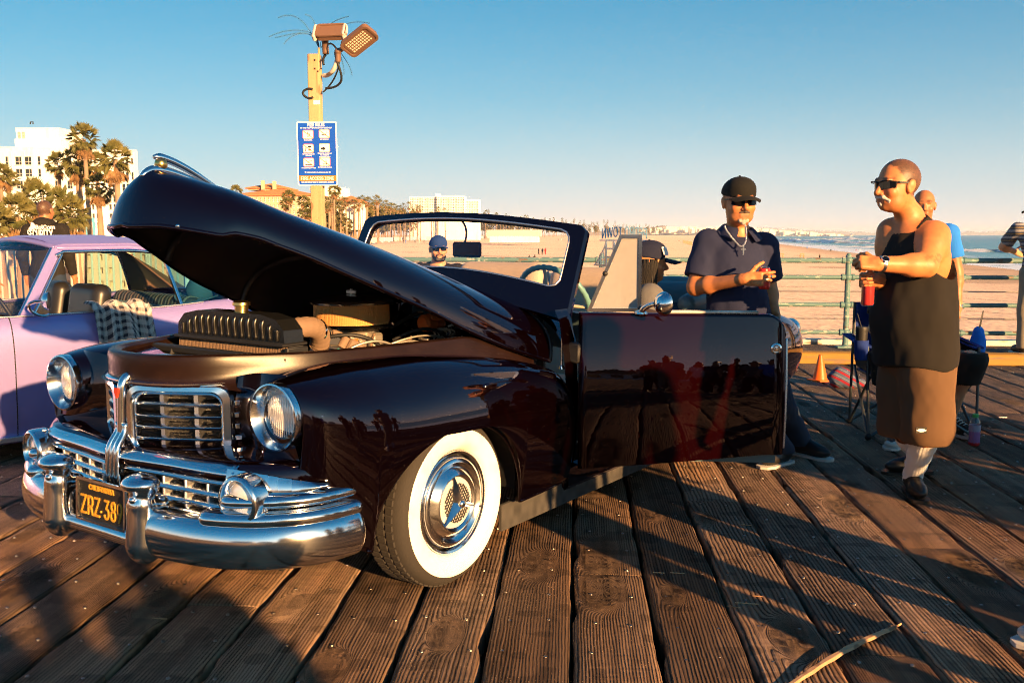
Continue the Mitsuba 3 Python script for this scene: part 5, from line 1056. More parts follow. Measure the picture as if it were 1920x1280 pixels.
# driver door, swung open about its front edge
DH = A([-0.93, 0.862]); dphi = math.radians(60); DU = A([-math.cos(dphi), math.sin(dphi)]); DNv = A([math.sin(dphi), math.cos(dphi)])
def dp(u, z, o=0.0): p = DH + DU * u + DNv * o; return (p[0], p[1], z)
LD = 0.985
def door_out(u, z):
    """bulge of the outer skin"""
    zz = (z - 0.32) / 0.76; return 0.055 * math.sin(math.pi * min(max(zz * 0.86 + 0.12, 0), 1)) + 0.012 * math.sin(math.pi * u / LD)
us = np.r_[0, 0.006, np.linspace(0.02, LD - 0.06, 40), LD - 0.03, LD - 0.01, LD]; rows = []
for u in us:
    zb = 0.305 + 0.095 * min(1, u / (LD * 0.9)); k = max(0, (u - (LD - 0.09)) / 0.09); zt = 1.075 - 0.10 * (1 - math.sqrt(max(0, 1 - k * k))) if k > 0 else 1.075
    zs = np.r_[np.linspace(zb, zt - 0.05, 34), zt - 0.03, zt - 0.015, zt - 0.006]
    r = [dp(u, z, door_out(u, z) - (0.02 * max(0, 1 - u / 0.02)) - 0.02 * max(0, 1 - (LD - u) / 0.015)) for z in zs]
    o = door_out(u, zs[-1]); r += [dp(u, zt, o - 0.012), dp(u, zt + 0.001, o - 0.035), dp(u, zt - 0.002, o - 0.075)]
    rows.append(r)
DP = A(rows)
C('driver_door', grid(DP, flip=True), 'm_paint_door_sun_glow', smooth=True, label='open driver door reflecting the crowd')
inn = A([[dp(u, z, -0.055) for z in np.linspace(0.34, 1.06, 8)] for u in np.linspace(0.01, LD - 0.02, 8)]); C('door_card', grid(inn), 'm_teal_vinyl', 'driver_door')
C('door_front_edge', grid(A([[dp(0.004, z, o) for o in (-0.055, 0.02)] for z in np.linspace(0.31, 1.07, 10)]), flip=False), 'm_paint', 'driver_door')
ed = [DP[-1, j] for j in range(2, DP.shape[1] - 4)]; C('door_edge_guard', tube(A(ed) + A([DU[0], DU[1], 0]) * 0.003, 0.006, 6), 'm_chrome_dull', 'driver_door', smooth=True, label='metal beading along the rear edge of the door')
C('door_top_trim', cat(beam(dp(0.42, 1.082, -0.015), dp(LD - 0.13, 1.082, -0.015), 0.045, 0.012, 0.004)), 'm_oldwhite', 'driver_door')
lk = A(dp(0.935, 0.915, door_out(0.935, 0.915) + 0.002)); C('door_button', xf(lathe([(0.026, 0.0), (0.026, 0.006), (0.019, 0.010), (0.016, 0.006), (0.011, 0.006), (0.010, 0.012), (0.0001, 0.013)], 28), frame(lk, [DU[0], DU[1], 0], [0, 0, 1], [DNv[0], DNv[1], 0])), 'm_chrome', 'driver_door')
C('door_hinge', cat(bx([-0.965, 0.80, 0.83], [-0.90, 0.885, 0.93], 0.01)), 'm_black', 'driver_door')
V = [(0.045, 1.085), (0.195, 1.446), (0.295, 1.446), (0.295, 1.085)]
vp = Polygon(V); vin = vp.buffer(-0.013, join_style=2)
VM = frame(list(dp(0, 0, -0.012)), [DU[0], DU[1], 0], [0, 0, 1], [DNv[0], DNv[1], 0])
C('vent_frame', extrude(vp.buffer(0.004).difference(vin), 0.018, VM), 'm_chrome', 'driver_door', smooth=False)
C('vent_pane', xf(TM([(x, y, 0.010) for x, y in vin.exterior.coords[:4]], [(0, 1, 2, 3)]), VM), 'm_vent_painted_sky', 'driver_door', label='triangular vent window mirroring the bright sky')
gloss('m_vent_painted_sky', (0.02, 0.02, 0.02)); scene['m_vent_painted_sky'] = {'type': 'twosided', 'bsdf': {'type': 'blendbsdf', 'weight': 0.5, 'a': {'type': 'diffuse', 'reflectance': rgb((0.52, 0.51, 0.51))}, 'b': {'type': 'conductor', 'eta': rgb([2.0] * 3), 'k': rgb([3.2] * 3)}}}  # pale grey half stands in for bright sky reflected in the glass
C('vent_hinge', cat(ball(dp(0.125, 1.265, 0.008), 0.013, 2), ball(dp(0.292, 1.10, 0.008), 0.01, 2)), 'm_black', 'driver_door', kind='stuff')
ms = A(dp(0.30, 1.075, 0.03)); mc = ms + A([DU[0], DU[1], 0]) * 0.10 + A([DNv[0], DNv[1], 0]) * 0.10 + A([0, 0, 0.055])
C('wing_mirror', cat(tube(spl([ms, ms + A([0.0, 0.015, 0.03]) + A([DNv[0], DNv[1], 0]) * 0.02, ms + (mc - ms) * 0.5 + A([0, 0, 0.022]), mc], 16), np.linspace(0.016, 0.009, 16), 10), mv(lathe([(0.03, 0), (0.028, 0.008), (0.012, 0.014)], 20), ms), xf(lathe([(0.0001, -0.045), (0.03, -0.04), (0.05, -0.02), (0.058, 0.0), (0.055, 0.006), (0.0001, 0.008)], 28), frame(mc, unit([0, 0, 1]), unit(np.cross([-0.85, 0.4, 0.0], [0, 0, 1])), unit([-0.85, 0.4, 0.0])))), 'm_chrome', 'driver_door', smooth=40)
C('radio_aerial', cat(tube([(-0.885, 0.795, 0.81), (-0.885, 0.795, 0.965)], 0.0045, 8), ball((-0.885, 0.795, 0.968), 0.008, 2), lathe([(0.016, 0.80), (0.014, 0.815), (0.004, 0.82)], 14, at=(-0.885, 0.795, 0))), 'm_chrome')
# cabin
C('dashboard', cat(grid(A([[(-1.13 - 0.16 * k, y, 1.05 + 0.06 * math.sin(math.pi * (y + 0.75) / 1.5) - 0.25 * max(0, k - 0.6) ** 1.0) for k in np.linspace(0, 1.6, 10)] for y in np.linspace(-0.75, 0.75, 20)]))), 'm_teal_vinyl', smooth=True)
def cushion(name, c_, h_, r, m, tilt=0): 
    R = rotm([0, 1, 0], tilt)[:3, :3]; v, f, n = sdf([RB(c_, h_, r, R)], 0.018); put(name, (v, f), m, car, normals=n, to=CAR)
cushion('front_seat_back', (-1.93, 0.33, 0.90), (0.085, 0.29, 0.36), 0.08, 'm_tan', -12); cushion('front_seat_back', (-1.93, -0.34, 0.92), (0.085, 0.34, 0.36), 0.08, 'm_tan', -12)
cushion('front_seat', (-1.62, 0.0, 0.52), (0.30, 0.72, 0.10), 0.08, 'm_tan')
cushion('rear_seat_back', (-2.85, 0.0, 0.86), (0.10, 0.70, 0.28), 0.09, 'm_teal_vinyl', -14)
v, f, n = sdf([RC((-3.0, -0.62, 1.06), (-3.0, 0.62, 1.06), 0.105, 0.105, 0.05), RC((-2.85, -0.68, 1.03), (-2.45, -0.74, 1.02), 0.08, 0.06, 0.06), RC((-2.85, 0.68, 1.03), (-2.45, 0.74, 1.02), 0.08, 0.06, 0.06)], 0.02); put('folded_roof', (v, f), 'm_teal_vinyl', car, normals=n, to=CAR, label='folded soft top under a grey blue cover')
sw = A([-1.44, 0.40, 1.09]); swn = unit([-0.85, 0, 0.52]); ex = A([0, 1.0, 0]); ey = np.cross(swn, ex)
rimp = [sw + 0.215 * (math.cos(a) * ex + math.sin(a) * ey) for a in np.linspace(0, 2 * np.pi, 72, endpoint=False)]
C('steering_wheel', tube(rimp, 0.0155 + 0.0015 * np.cos(np.arange(72) * np.pi), 10, closed=True), 'm_teal_wheel', smooth=True)
C('steering_spoke', cat([tube([sw - swn * 0.04, sw + 0.21 * (math.cos(a) * ex + math.sin(a) * ey)], 0.009, 8) for a in (0.2, math.pi - 0.2, -math.pi / 2)] + [ball(sw - swn * 0.03, 0.045, 2)]), 'm_wheel_ivory', 'steering_wheel', smooth=True)
C('steering_column', tube([sw - swn * 0.05, sw - swn * 0.6], 0.025, 10), 'm_dark', 'steering_wheel', smooth=True)
# tail: body aft of the door opening
bxs = np.linspace(-2.05, -4.62, 46); rows = []
bw = pc([-4.62, -4.5, -4.2, -3.6, -3.0, -2.05], [0.30, 0.62, 0.82, 0.93, 0.95, 0.90]); bz = pc([-4.62, -4.5, -4.2, -3.6, -3.0, -2.05], [0.62, 0.74, 0.86, 0.98, 1.03, 1.06])
for x in bxs:
    w_, z_ = float(bw(x)), float(bz(x)); t = np.linspace(0, np.pi, 40); c, s = se(t, 3.0)
    zl = 0.5; r = [(x, w_ - 0.03, 0.26)] + [(x, w_ * a, zl + (z_ - zl) * b) for a, b in zip(c, s)] + [(x, -w_ + 0.03, 0.26)]; rows.append(r)
P = A(rows); hole = P.copy()
aft = P[bxs < -3.1]; C('rear_body', grid(aft, flip=True), 'm_paint', smooth=True)
fwdp = P[bxs >= -3.25]; 
C('rear_quarter', grid(fwdp[:, :16], flip=True), 'm_paint', smooth=True); C('rear_quarter', grid(fwdp[:, -16:], flip=True), 'm_paint', smooth=True)
for s_ in (1, -1):
    pr = [EL((-3.35, 0.90 * s_, 0.60), (0.85, 0.12, 0.30), None, 0.05)]; v, f, n = sdf(pr, 0.018, cut=lambda p: 0.30 - np.hypot(p[..., 0] + 3.175, (p[..., 2] - 0.25) * 0.9) if False else 0.2 - p[..., 2]); put('rear_fender', (v, f), 'm_paint', car, normals=n, to=CAR)
    tl_ = (-4.27, 0.80 * s_, 0.72); C('tail_lamp', cat(mv(lathe([(0.0001, -0.05), (0.05, -0.045), (0.062, -0.02), (0.064, 0.0)], 24, 'x'), tl_)), 'm_red_lens', smooth=True)
    C('lamp_surround', mv(lathe([(0.066, -0.02), (0.08, -0.01), (0.085, 0.03), (0.07, 0.1), (0.02, 0.2)], 24, 'x'), tl_), 'm_chrome', smooth=True)
C('rear_bumper', tube(spl([(-4.0, -0.84, 0.42), (-4.3, -0.76, 0.42), (-4.6, 0, 0.42), (-4.3, 0.76, 0.42), (-4.0, 0.84, 0.42)], 40), 0.06, 14), 'm_chrome', smooth=True)
# club plaque standing on the folded roof, read from behind
pq = thing('club_plaque', 'cut out chrome plaque of a suspension bridge with blue lettering seen from behind', 'plaque')
mat('m_plaque_blue', (0.22, 0.45, 0.62), 0.35, metal=0.3)
PM = CAR @ frame([-3.0, 0.0, 1.17], [0, 1, 0], [0, 0, 1], [1, 0, 0]) @ np.diag([1.0, 1, 1, 1])
def P_(name, mesh, m): put(name, mesh, m, pq, smooth=False, to=PM)
lw = 0.008
br = [LineString([(-0.03, 0.0), (-0.03, 0.19)]), LineString([(0.03 - 0.0, 0.0), (0.03, 0.19)]), LineString([(-0.03, 0.19), (0.03, 0.19)]), LineString([(-0.03, 0.13), (0.03, 0.13)]), LineString([(-0.03, 0.07), (0.03, 0.07)])]
tw = affinity.translate(unary_union([l.buffer(lw * 0.8, cap_style=2) for l in br]), -0.115, 0.05)
cab = []
for s_ in (-1, 1):
    cab.append(LineString([(-0.115 + s_ * (0.03 + 0.09 * t), 0.235 - 0.17 * t ** 0.75) for t in np.linspace(0, 1, 12)]).buffer(0.004))
    for t in np.linspace(0.1, 0.95, 7): cab.append(LineString([(-0.115 + s_ * (0.03 + 0.09 * t), 0.235 - 0.17 * t ** 0.75), (-0.115 + s_ * (0.03 + 0.09 * t), 0.06)]).buffer(0.0018))
cab.append(sbox(-0.245, 0.055, 0.01, 0.066)); cab.append(affinity.translate(affinity.scale(Point(0, 0).buffer(0.03).difference(Point(0, 0).buffer(0.02)), 1.2, 1), -0.16, 0.03)); cab.append(affinity.translate(affinity.scale(Point(0, 0).buffer(0.03).difference(Point(0, 0).buffer(0.02)), 1.2, 1), -0.07, 0.03)); cab.append(sbox(-0.125, -0.01, -0.105, 0.05))
P_('bridge', extrude(unary_union([tw] + cab), 0.006), 'm_chrome')
tx = text('PEDRO TOWN', 0.072, 0.006, False, True); b_ = tx.bounds; tx.apply_transform(np.diag([-0.36 / (b_[1, 0] - b_[0, 0]), 1, 1, 1])); tx.invert()
tx.apply_translation([0, 0.0, 0]); v_ = tx.vertices.copy(); v_[:, 1] += 0.245 + 0.02 * np.cos(v_[:, 0] * 7); tx.vertices = v_; P_('lettering', tx, 'm_plaque_blue')
P_('name_bar', extrude(sbox(-0.2, 0.236, 0.2, 0.243), 0.004), 'm_plaque_blue')
# ------------------------------------------------------------------ the purple coupe (x forward, y left, z up)
PA = math.radians(50); PF = A([-math.cos(PA), -math.sin(PA), 0]); PL = A([math.sin(PA), -math.cos(PA), 0])
PO = A([-3.588, 5.581, 0]) - 0.93 * PL
PUR = frame(PO, PF, PL, [0, 0, 1])
scene['m_lilac'] = {'type': 'twosided', 'bsdf': {'type': 'principled', 'base_color': rgb((0.28, 0.24, 0.58)), 'metallic': 0.35, 'roughness': 0.34, 'specular': 0.6, 'clearcoat': 1.0, 'clearcoat_gloss': 0.97}}
mat('m_black_vinyl', (0.016, 0.016, 0.018), 0.35, spec=0.5); mat('m_headliner', (0.10, 0.06, 0.04), 0.9)
scene['m_tint_glass'] = {'type': 'thindielectric', 'int_ior': 1.5, 'specular_transmittance': rgb((0.45, 0.80, 0.85))}
pcar = thing('purple_coupe', 'lilac purple hardtop coupe parked behind the black convertible', 'car')
def Q(name, mesh, m, parent=None, smooth=35, **k): return put(name, mesh, m, f'{pcar}__{parent}' if parent else pcar, smooth=smooth, to=PUR, **k)
zb = pc([-2.7, -2.2, -1.6, -1.2, -0.6, 0.2, 1.2, 2.0], [0.90, 0.945, 0.965, 0.94, 0.925, 0.925, 0.915, 0.90]); yw = pc([-2.7, -2.3, -1.6, -1.0, 0.0, 1.2, 2.0], [0.72, 0.86, 0.93, 0.925, 0.925, 0.91, 0.80])
def side_prof(x):
    b, y = float(zb(x)), float(yw(x)); k = b / 0.925
    return [(y - 0.10, 0.11), (y - 0.045, 0.16), (y - 0.018, 0.36), (y - 0.002, 0.55 * k), (y + 0.004, 0.70 * k), (y - 0.004, 0.80 * k), (y - 0.020, 0.87 * k), (y - 0.045, b - 0.012), (y - 0.062, b), (y - 0.085, b + 0.004)]
xs = np.r_[np.linspace(2.0, -2.7, 80)]
for s_ in (1, -1):
    Q('side_panel', grid(A([[(x, s_ * y, z) for y, z in side_prof(x)] for x in xs]), flip=s_ > 0), 'm_lilac', smooth=True)
def deck(x0, x1, crown):
    r = []
    for x in np.linspace(x0, x1, 20):
        y, z = side_prof(x)[-1]; r.append([(x, y * a, z + crown * (1 - a * a) ** 0.8 if abs(a) < 1 else z) for a in np.linspace(1, -1, 21)])
    return grid(A(r), flip=False)
Q('bonnet', deck(2.0, 0.02, 0.05), 'm_lilac', smooth=True); Q('boot_lid', deck(-1.75, -2.7, 0.04), 'm_lilac', smooth=True)
Q('tail_panel', bx([-2.72, -0.70, 0.3], [-2.69, 0.70, 0.9], 0.01), 'm_lilac'); Q('nose_panel', bx([1.98, -0.72, 0.3], [2.02, 0.72, 0.88], 0.01), 'm_chrome_dull')
def rail(x): return float(np.interp(x, [-2.15, -1.75, -1.42, -0.95, -0.46, -0.17], [0.955, 1.17, 1.322, 1.362, 1.358, 1.0]))
def gy(z): return 0.865 - 0.20 * (z - 0.93) / 0.43
# roof skin
rows = []
for x in np.linspace(-0.45, -1.44, 18):
    z0 = rail(x); y0 = gy(z0) - 0.01; crown = 0.058; rows.append([(x, y0 * a, z0 + crown * (1 - abs(a) ** 2.6)) for a in np.linspace(1, -1, 25)])
Q('roof', thick(A(rows)[:, ::-1], 0.03), 'm_lilac', smooth=35)
def side_pt(x, z, s_, o=0.0): return (x, s_ * (gy(z) + o), z)
for s_ in (1, -1):
    Q('roof_rail', tube([side_pt(x, rail(x), s_, 0.004) for x in np.linspace(-0.46, -1.42, 20)], 0.017, 8), 'm_lilac', smooth=True)
    Q('drip_moulding', tube([side_pt(x, rail(x) - 0.024, s_, 0.012) for x in np.linspace(-0.44, -1.46, 20)], 0.013, 6), 'm_chrome', smooth=True)
    Q('windscreen_pillar', grid(A([[side_pt(-0.17 - 0.29 * t + dx, 0.935 + 0.425 * t, s_, o) for dx, o in ((0.035, -0.03), (0.03, 0.006), (-0.035, 0.006), (-0.035, -0.03))] for t in np.linspace(0, 1, 8)]), cv=True), 'm_lilac')
    Q('pillar_moulding', tube([side_pt(-0.225 - 0.27 * t, 0.94 + 0.40 * t, s_, 0.008) for t in np.linspace(0, 1, 8)], 0.009, 6), 'm_chrome', smooth=True)
    Q('windscreen_moulding', tube([side_pt(-0.135 - 0.29 * t, 0.935 + 0.425 * t, s_, 0.0) for t in np.linspace(0, 1, 8)], 0.008, 6), 'm_chrome', smooth=True)
    Q('quarter_post', beam(side_pt(-1.235, 0.935, s_, 0.0), side_pt(-1.185, 1.335, s_, 0.0), 0.03, 0.022, 0.004, up=(1, 0, 0)), 'm_chrome')
    sail = []
    for t in np.linspace(0, 1, 12):
        z = 1.325 - 0.37 * t; xw = -1.42 - 0.20 * t ** 0.75; xo = -1.47 - 0.68 * t ** 0.95
        sail.append([side_pt(xw + (xo - xw) * k, z, s_, 0.012 * math.sin(math.pi * k)) for k in np.linspace(0, 1, 8)])
    Q('sail_panel', grid(A(sail), flip=s_ < 0), 'm_lilac', smooth=True)
    Q('sail_lining', grid(A(sail) - [0, 0.025 * s_, 0], flip=s_ > 0), 'm_headliner', smooth=True)
    Q('quarter_moulding', tube([A(r[0]) + [0, 0.006 * s_, 0] for r in sail], 0.009, 6), 'm_chrome', smooth=True)
    q = A([side_pt(-1.20, 1.318, s_, -0.01), side_pt(-1.245, 0.94, s_, -0.01), side_pt(-1.585, 0.965, s_, -0.01), side_pt(-1.56, 1.09, s_, -0.01), side_pt(-1.42, 1.312, s_, -0.01)])
    Q('quarter_window', TM(q, [(0, 1, 2), (0, 2, 3), (0, 3, 4)]), 'm_tint_glass')
    Q('belt_moulding', tube([(x, s_ * (float(yw(x)) - 0.058), float(zb(x)) + 0.006) for x in np.linspace(0.0, -1.4, 20)], 0.007, 6), 'm_chrome_dull', smooth=True)
    Q('door_seam', tube([(-0.075 + 0.01 * (z - 0.5), s_ * (y + 0.0012), z) for y, z in side_prof(-0.07)[1:9]], 0.0035, 6), 'm_black')
    Q('sill_strip', bx([-1.5, s_ * 0.89 - 0.012, 0.13], [1.2, s_ * 0.89 + 0.012, 0.165], 0.004), 'm_chrome_dull')
Q('windscreen', grid(A([[(-0.15 - 0.29 * t + 0.22 * (1 - a * a) * (1 - 0.35 * t), (gy(0.935 + 0.425 * t) - 0.02) * a, 0.935 + 0.43 * t + 0.05 * (1 - a * a) * t) for a in np.linspace(-1, 1, 20)] for t in np.linspace(0, 1, 8)])), 'm_glass', smooth=True)
Q('rear_window', grid(A([[(-1.42 - 0.6 * t, (gy(1.36 - 0.36 * t) - 0.05) * a, 1.40 - 0.42 * t - 0.02 * a * a) for a in np.linspace(-1, 1, 12)] for t in np.linspace(0, 1, 8)])), 'm_tint_glass', smooth=True)
Q('header_rail', tube([(-0.45 + 0.05 * (1 - a * a), 0.65 * a, 1.365 + 0.05 * (1 - a * a)) for a in np.linspace(-1, 1, 16)], 0.018, 8), 'm_lilac', smooth=True)
Q('headliner', grid(A([[(x, 0.64 * a, rail(x) + 0.02 * (1 - a * a)) for a in np.linspace(-1, 1, 12)] for x in np.linspace(-0.47, -1.42, 8)])), 'm_headliner', smooth=True)
Q('floor_pan', bx([-1.8, -0.80, 0.25], [0.9, 0.80, 0.32]), 'm_black')
Q('dashboard', bx([-0.02, -0.80, 0.70], [0.34, 0.80, 0.95], 0.06), 'm_black_vinyl')
for s_ in (1, -1): Q('door_card', bx([-1.5, s_ * 0.82 - 0.02, 0.32], [0.0, s_ * 0.82 + 0.02, 0.915], 0.01), 'm_black_vinyl')
Q('rear_shelf', bx([-1.9, -0.72, 0.88], [-1.35, 0.72, 0.91], 0.01), 'm_teal_vinyl')
def pseat(nm, c_, h_, r, m, tilt):
    v, f, n = sdf([RB(c_, h_, r, rotm([0, 1, 0], tilt)[:3, :3])], 0.02); put(nm, (v, f), m, pcar, normals=n, to=PUR)
pseat('front_seat', (-0.75, 0.36, 0.80), (0.07, 0.25, 0.30), 0.07, 'm_black_vinyl', -10); pseat('front_seat', (-0.75, -0.36, 0.80), (0.07, 0.25, 0.30), 0.07, 'm_black_vinyl', -10)
pseat('head_rest', (-0.83, 0.36, 1.03), (0.065, 0.16, 0.065), 0.055, 'm_black_vinyl', -10); pseat('head_rest', (-0.83, -0.36, 1.03), (0.065, 0.16, 0.065), 0.055, 'm_black_vinyl', -10)
pseat('front_bench', (-0.40, 0.0, 0.50), (0.30, 0.66, 0.09), 0.07, 'm_black_vinyl', 0)
def stripes(p, n, uv):
    t = p.x * float(PL[0]) + p.y * float(PL[1]); a = (t * 9.0) - dr.floor(t * 9.0)
    return mix(mix(mi.Color3f(0.02, 0.02, 0.022), mi.Color3f(0.20, 0.16, 0.12), dr.select(a < 0.2, 1.0, 0.0)), mi.Color3f(0.09, 0.11, 0.10), dr.select((a > 0.55) & (a < 0.75), 1.0, 0.0))
mat('m_stripes', mikit.proc(stripes), 0.6)
pseat('rear_seat', (-1.42, 0.0, 0.78), (0.09, 0.66, 0.21), 0.07, 'm_stripes', -14)
wr = A([-0.18, 0.36, 0.93]); wn = unit([-0.9, 0, 0.45]); wey = np.cross(wn, [0, 1, 0])
Q('steering_wheel', tube([wr + 0.18 * (math.cos(a) * A([0, 1, 0]) + math.sin(a) * wey) for a in np.linspace(0, 2 * np.pi, 48, endpoint=False)], 0.013, 8, closed=True), 'm_black', smooth=True)
Q('steering_spoke', cat([tube([wr - wn * 0.03, wr + 0.18 * (math.cos(a) * A([0, 1, 0]) + math.sin(a) * wey)], 0.012, 8) for a in (0.1, math.pi - 0.1, -1.5)] + [tube([wr, wr - wn * 0.3], 0.02, 8)]), 'm_black', 'steering_wheel', smooth=True)
ms = A([-0.16, 0.90, 0.945]); mc = ms + A([-0.10, 0.12, 0.085])
Q('wing_mirror', cat(tube(spl([ms + A([-0.14, 0, -0.01]), ms + A([-0.05, 0.03, 0.0]), ms + A([0, 0.06, 0.05]), mc], 14), 0.011, 8), xf(lathe([(0.0001, -0.04), (0.03, -0.036), (0.052, -0.018), (0.06, 0.0), (0.058, 0.006), (0.0001, 0.007)], 28), frame(mc, unit([0, 0, 1]), unit(np.cross([-0.85, 0.5, 0.0], [0, 0, 1])), unit([-0.85, 0.5, 0.0])))), 'm_chrome')
for x in (1.25, -1.75):
    for s_ in (1, -1):
        M = frame([x, s_ * 0.77, 0.33], [0, 0, 1], [s_, 0, 0], [0, s_, 0])
        Q('wheel', xf(lathe([(0.0001, 0.02), (0.18, 0.03), (0.2, 0.05), (0.25, 0.07), (0.31, 0.06), (0.33, 0.03), (0.33, -0.13), (0.25, -0.15)], 40), M), 'm_rubber'); Q('hubcap', xf(lathe([(0.0001, 0.05), (0.08, 0.06), (0.16, 0.04), (0.19, 0.055), (0.2, 0.05)], 32), M), 'm_chrome')
Q('wheel_box', cat(bx([0.85, -0.7, 0.2], [1.65, 0.70, 0.8]), bx([-2.15, -0.7, 0.2], [-1.35, 0.7, 0.8])), 'm_black', kind='stuff')
Q('script_badge', xf(tube(spl([(0, 0, 0), (0.012, 0.03, 0), (0.02, 0.0, 0), (0.035, 0.018, 0), (0.045, -0.004, 0), (0.06, 0.016, 0), (0.075, 0.0, 0), (0.10, 0.014, 0)], 40), 0.0025, 5), frame([-1.80, gy(1.05) + 0.01, 1.03], [-1, 0, 0], [0, -0.4, 0.9], [0, 0.9, 0.4])), 'm_black')

# plaid shirt hung over the door sill
def plaid(p, n, uv):
    u, v = uv.x, uv.y; fu, fv = u * 7 - dr.floor(u * 7), v * 7 - dr.floor(v * 7)
    a = dr.select(fu < 0.42, 1.0, 0.0) * 0.5 + dr.select(fv < 0.42, 1.0, 0.0) * 0.5; th_ = dr.select((dr.abs(fu - 0.7) < 0.04) | (dr.abs(fv - 0.7) < 0.04), 1.0, 0.0)
    return mix(mix(mi.Color3f(0.48, 0.44, 0.42), mi.Color3f(0.012, 0.014, 0.03), smoothstep(0.0, 1.0, a) * 0.97), mi.Color3f(0.5, 0.47, 0.45), th_ * 0.5)
mat('m_plaid', mikit.proc(plaid), 0.9)
nu_, nv_ = 60, 40; PP, UV = [], []
for i in range(nu_):
    u = i / (nu_ - 1); row_ = []
    for j in range(nv_):
        t = j / (nv_ - 1); x = -0.56 - 0.40 * u - 0.05 * (t - 0.3) * (1 - u) - 0.10 * max(0, t - 0.4) * u
        fold = 0.018 * math.sin(u * 21 + 2.2 * t) * (0.4 + t) + 0.010 * math.sin(u * 43 + 3 * t + 1)
        L = 0.46 + 0.06 * math.sin(u * 9)
        d = t * L
        if d < 0.12: y, z = 0.80 + d * 0.75, 0.99 + 0.02 * math.sin(u * 17) - 0.05 * abs(d - 0.06)
        else: y, z = 0.892 + 0.045 * min(1, (d - 0.12) / 0.05), 0.985 - (d - 0.12) * 0.98 + 0.01 * math.sin(u * 25)
        row_.append((x, y + fold + 0.02, z)); UV.append((u * 1.1 + 0.1 * t, t * 1.2 + 0.1 * math.sin(u * 6)))
    PP.append(row_)
sh_m = grid(A(PP)); d_ = mikit.ply(sh_m, 'm_plaid', smooth=True, uv=A(UV)); d_['to_world'] = T4(PUR.tolist())
scene[thing('plaid_shirt', 'black and white plaid shirt hung over the purple car door', 'shirt')] = d_
# felt hat on the rear shelf
def fedora(key, base_, r, m, M):
    pr = [EL((0, 0, 0.055), (0.095, 0.082, 0.075), None, 0.02), RC((-0.06, 0, 0.10), (0.06, 0, 0.115), 0.038, 0.03, 0.03)]
    v, f, n = sdf(pr, 0.008, cut=lambda p: 0.0 - p[..., 2]); put('crown', (v, f), m, key, normals=n, to=M)
    a = np.linspace(0, 2 * np.pi, 48, endpoint=False); P = A([[((0.088 + k * 0.07) * math.cos(t) * 1.12, (0.078 + k * 0.07) * math.sin(t), 0.012 - 0.02 * k * (1 - k) + 0.025 * k * math.sin(t) ** 2 - 0.02 * k * max(0, math.cos(t))) for t in a] for k in np.linspace(0, 1, 6)])
    put('brim', thick(P[:, ::-1], 0.004, cv=True), m, key, smooth=30, to=M)
mat('m_felt', (0.03, 0.07, 0.12), 0.9)
hk = thing('felt_hat', 'dark blue felt hat lying on the rear shelf of the purple car', 'hat')
fedora(hk, None, 0.1, 'm_felt', PUR @ frame([-1.56, 0.52, 0.95], unit([0.8, 0.6, 0]), unit([-0.6, 0.8, 0]), [0, 0, 1]) @ np.diag([1.25, 1.25, 1.35, 1]))
# ------------------------------------------------------------------ people
SKIN = dict(tan=(0.52, 0.195, 0.072), brown=(0.40, 0.155, 0.065), light=(0.56, 0.28, 0.16), dark=(0.16, 0.075, 0.045))
def skin_mat(p, n, uv): return mi.Color3f(1.0) * (0.9 + 0.2 * fbm(p.x * 40, p.y * 40, p.z * 40, 3))
scene['m_skin'] = {'type': 'twosided', 'bsdf': {'type': 'principled', 'base_color': VC, 'roughness': 0.48, 'specular': 0.45}}
def cloth(name, c, k=0.10, f=500, rough=0.9, sheen=0.3, fade=None):
    def g(p, n, uv):
        w = fbm(p.x * 5, p.y * 5, p.z * 5, 3); t = noise(p.x * f, p.y * f, p.z * f)
        return mix(c, fade if fade else [min(1, x * 1.5 + 0.004) for x in c], 0.55 * w + k * t)
    return mat(name, mikit.proc(g), rough, spec=0.2, sheen=sheen)
cloth('m_navy', (0.016, 0.020, 0.050)); cloth('m_black_cloth', (0.014, 0.0125, 0.0115)); cloth('m_brown_cloth', (0.10, 0.057, 0.032)); cloth('m_denim', (0.018, 0.03, 0.055)); cloth('m_blue_tee', (0.02, 0.16, 0.60)); cloth('m_khaki', (0.19, 0.165, 0.13)); cloth('m_grey_cloth', (0.10, 0.10, 0.105)); cloth('m_red_cloth', (0.30, 0.02, 0.02))
cloth('m_white_cloth', (0.70, 0.68, 0.65)); cloth('m_cap_black', (0.010, 0.010, 0.010)); cloth('m_cap_blue', (0.012, 0.035, 0.14))
def stripe_tee(p, n, uv):
    t = p.z * 13.5; f = t - dr.floor(t)
    return mix(mix(mi.Color3f(0.05, 0.055, 0.085), mi.Color3f(0.25, 0.25, 0.27), dr.select(f < 0.34, 1.0, 0.0)), mi.Color3f(0.30, 0.20, 0.05), dr.select((f > 0.62) & (f < 0.72), 1.0, 0.0))
mat('m_stripe_tee', mikit.proc(stripe_tee), 0.9)
def sock_rib(p, n, uv): return 0.0016 * dr.abs(dr.sin(uv.x * 75.0))
mat('m_hair_dark', (0.007, 0.005, 0.004), 0.5); mat('m_hair_grey', (0.075, 0.058, 0.048), 0.75); mat('m_beard_white', (0.55, 0.50, 0.45), 0.8); mat('m_beard_grey', (0.40, 0.34, 0.29), 0.85)
gloss('m_shades', (0.006, 0.006, 0.007)); mat('m_sole_white', (0.5, 0.48, 0.45), 0.6); mat('m_shoe_black', (0.015, 0.013, 0.012), 0.45); mat('m_silver', (0.75, 0.73, 0.7), 0.22, metal=1.0); mat('m_red', (0.5, 0.02, 0.015), 0.3); mat('m_bottle_green', (0.05, 0.4, 0.10), 0.4)

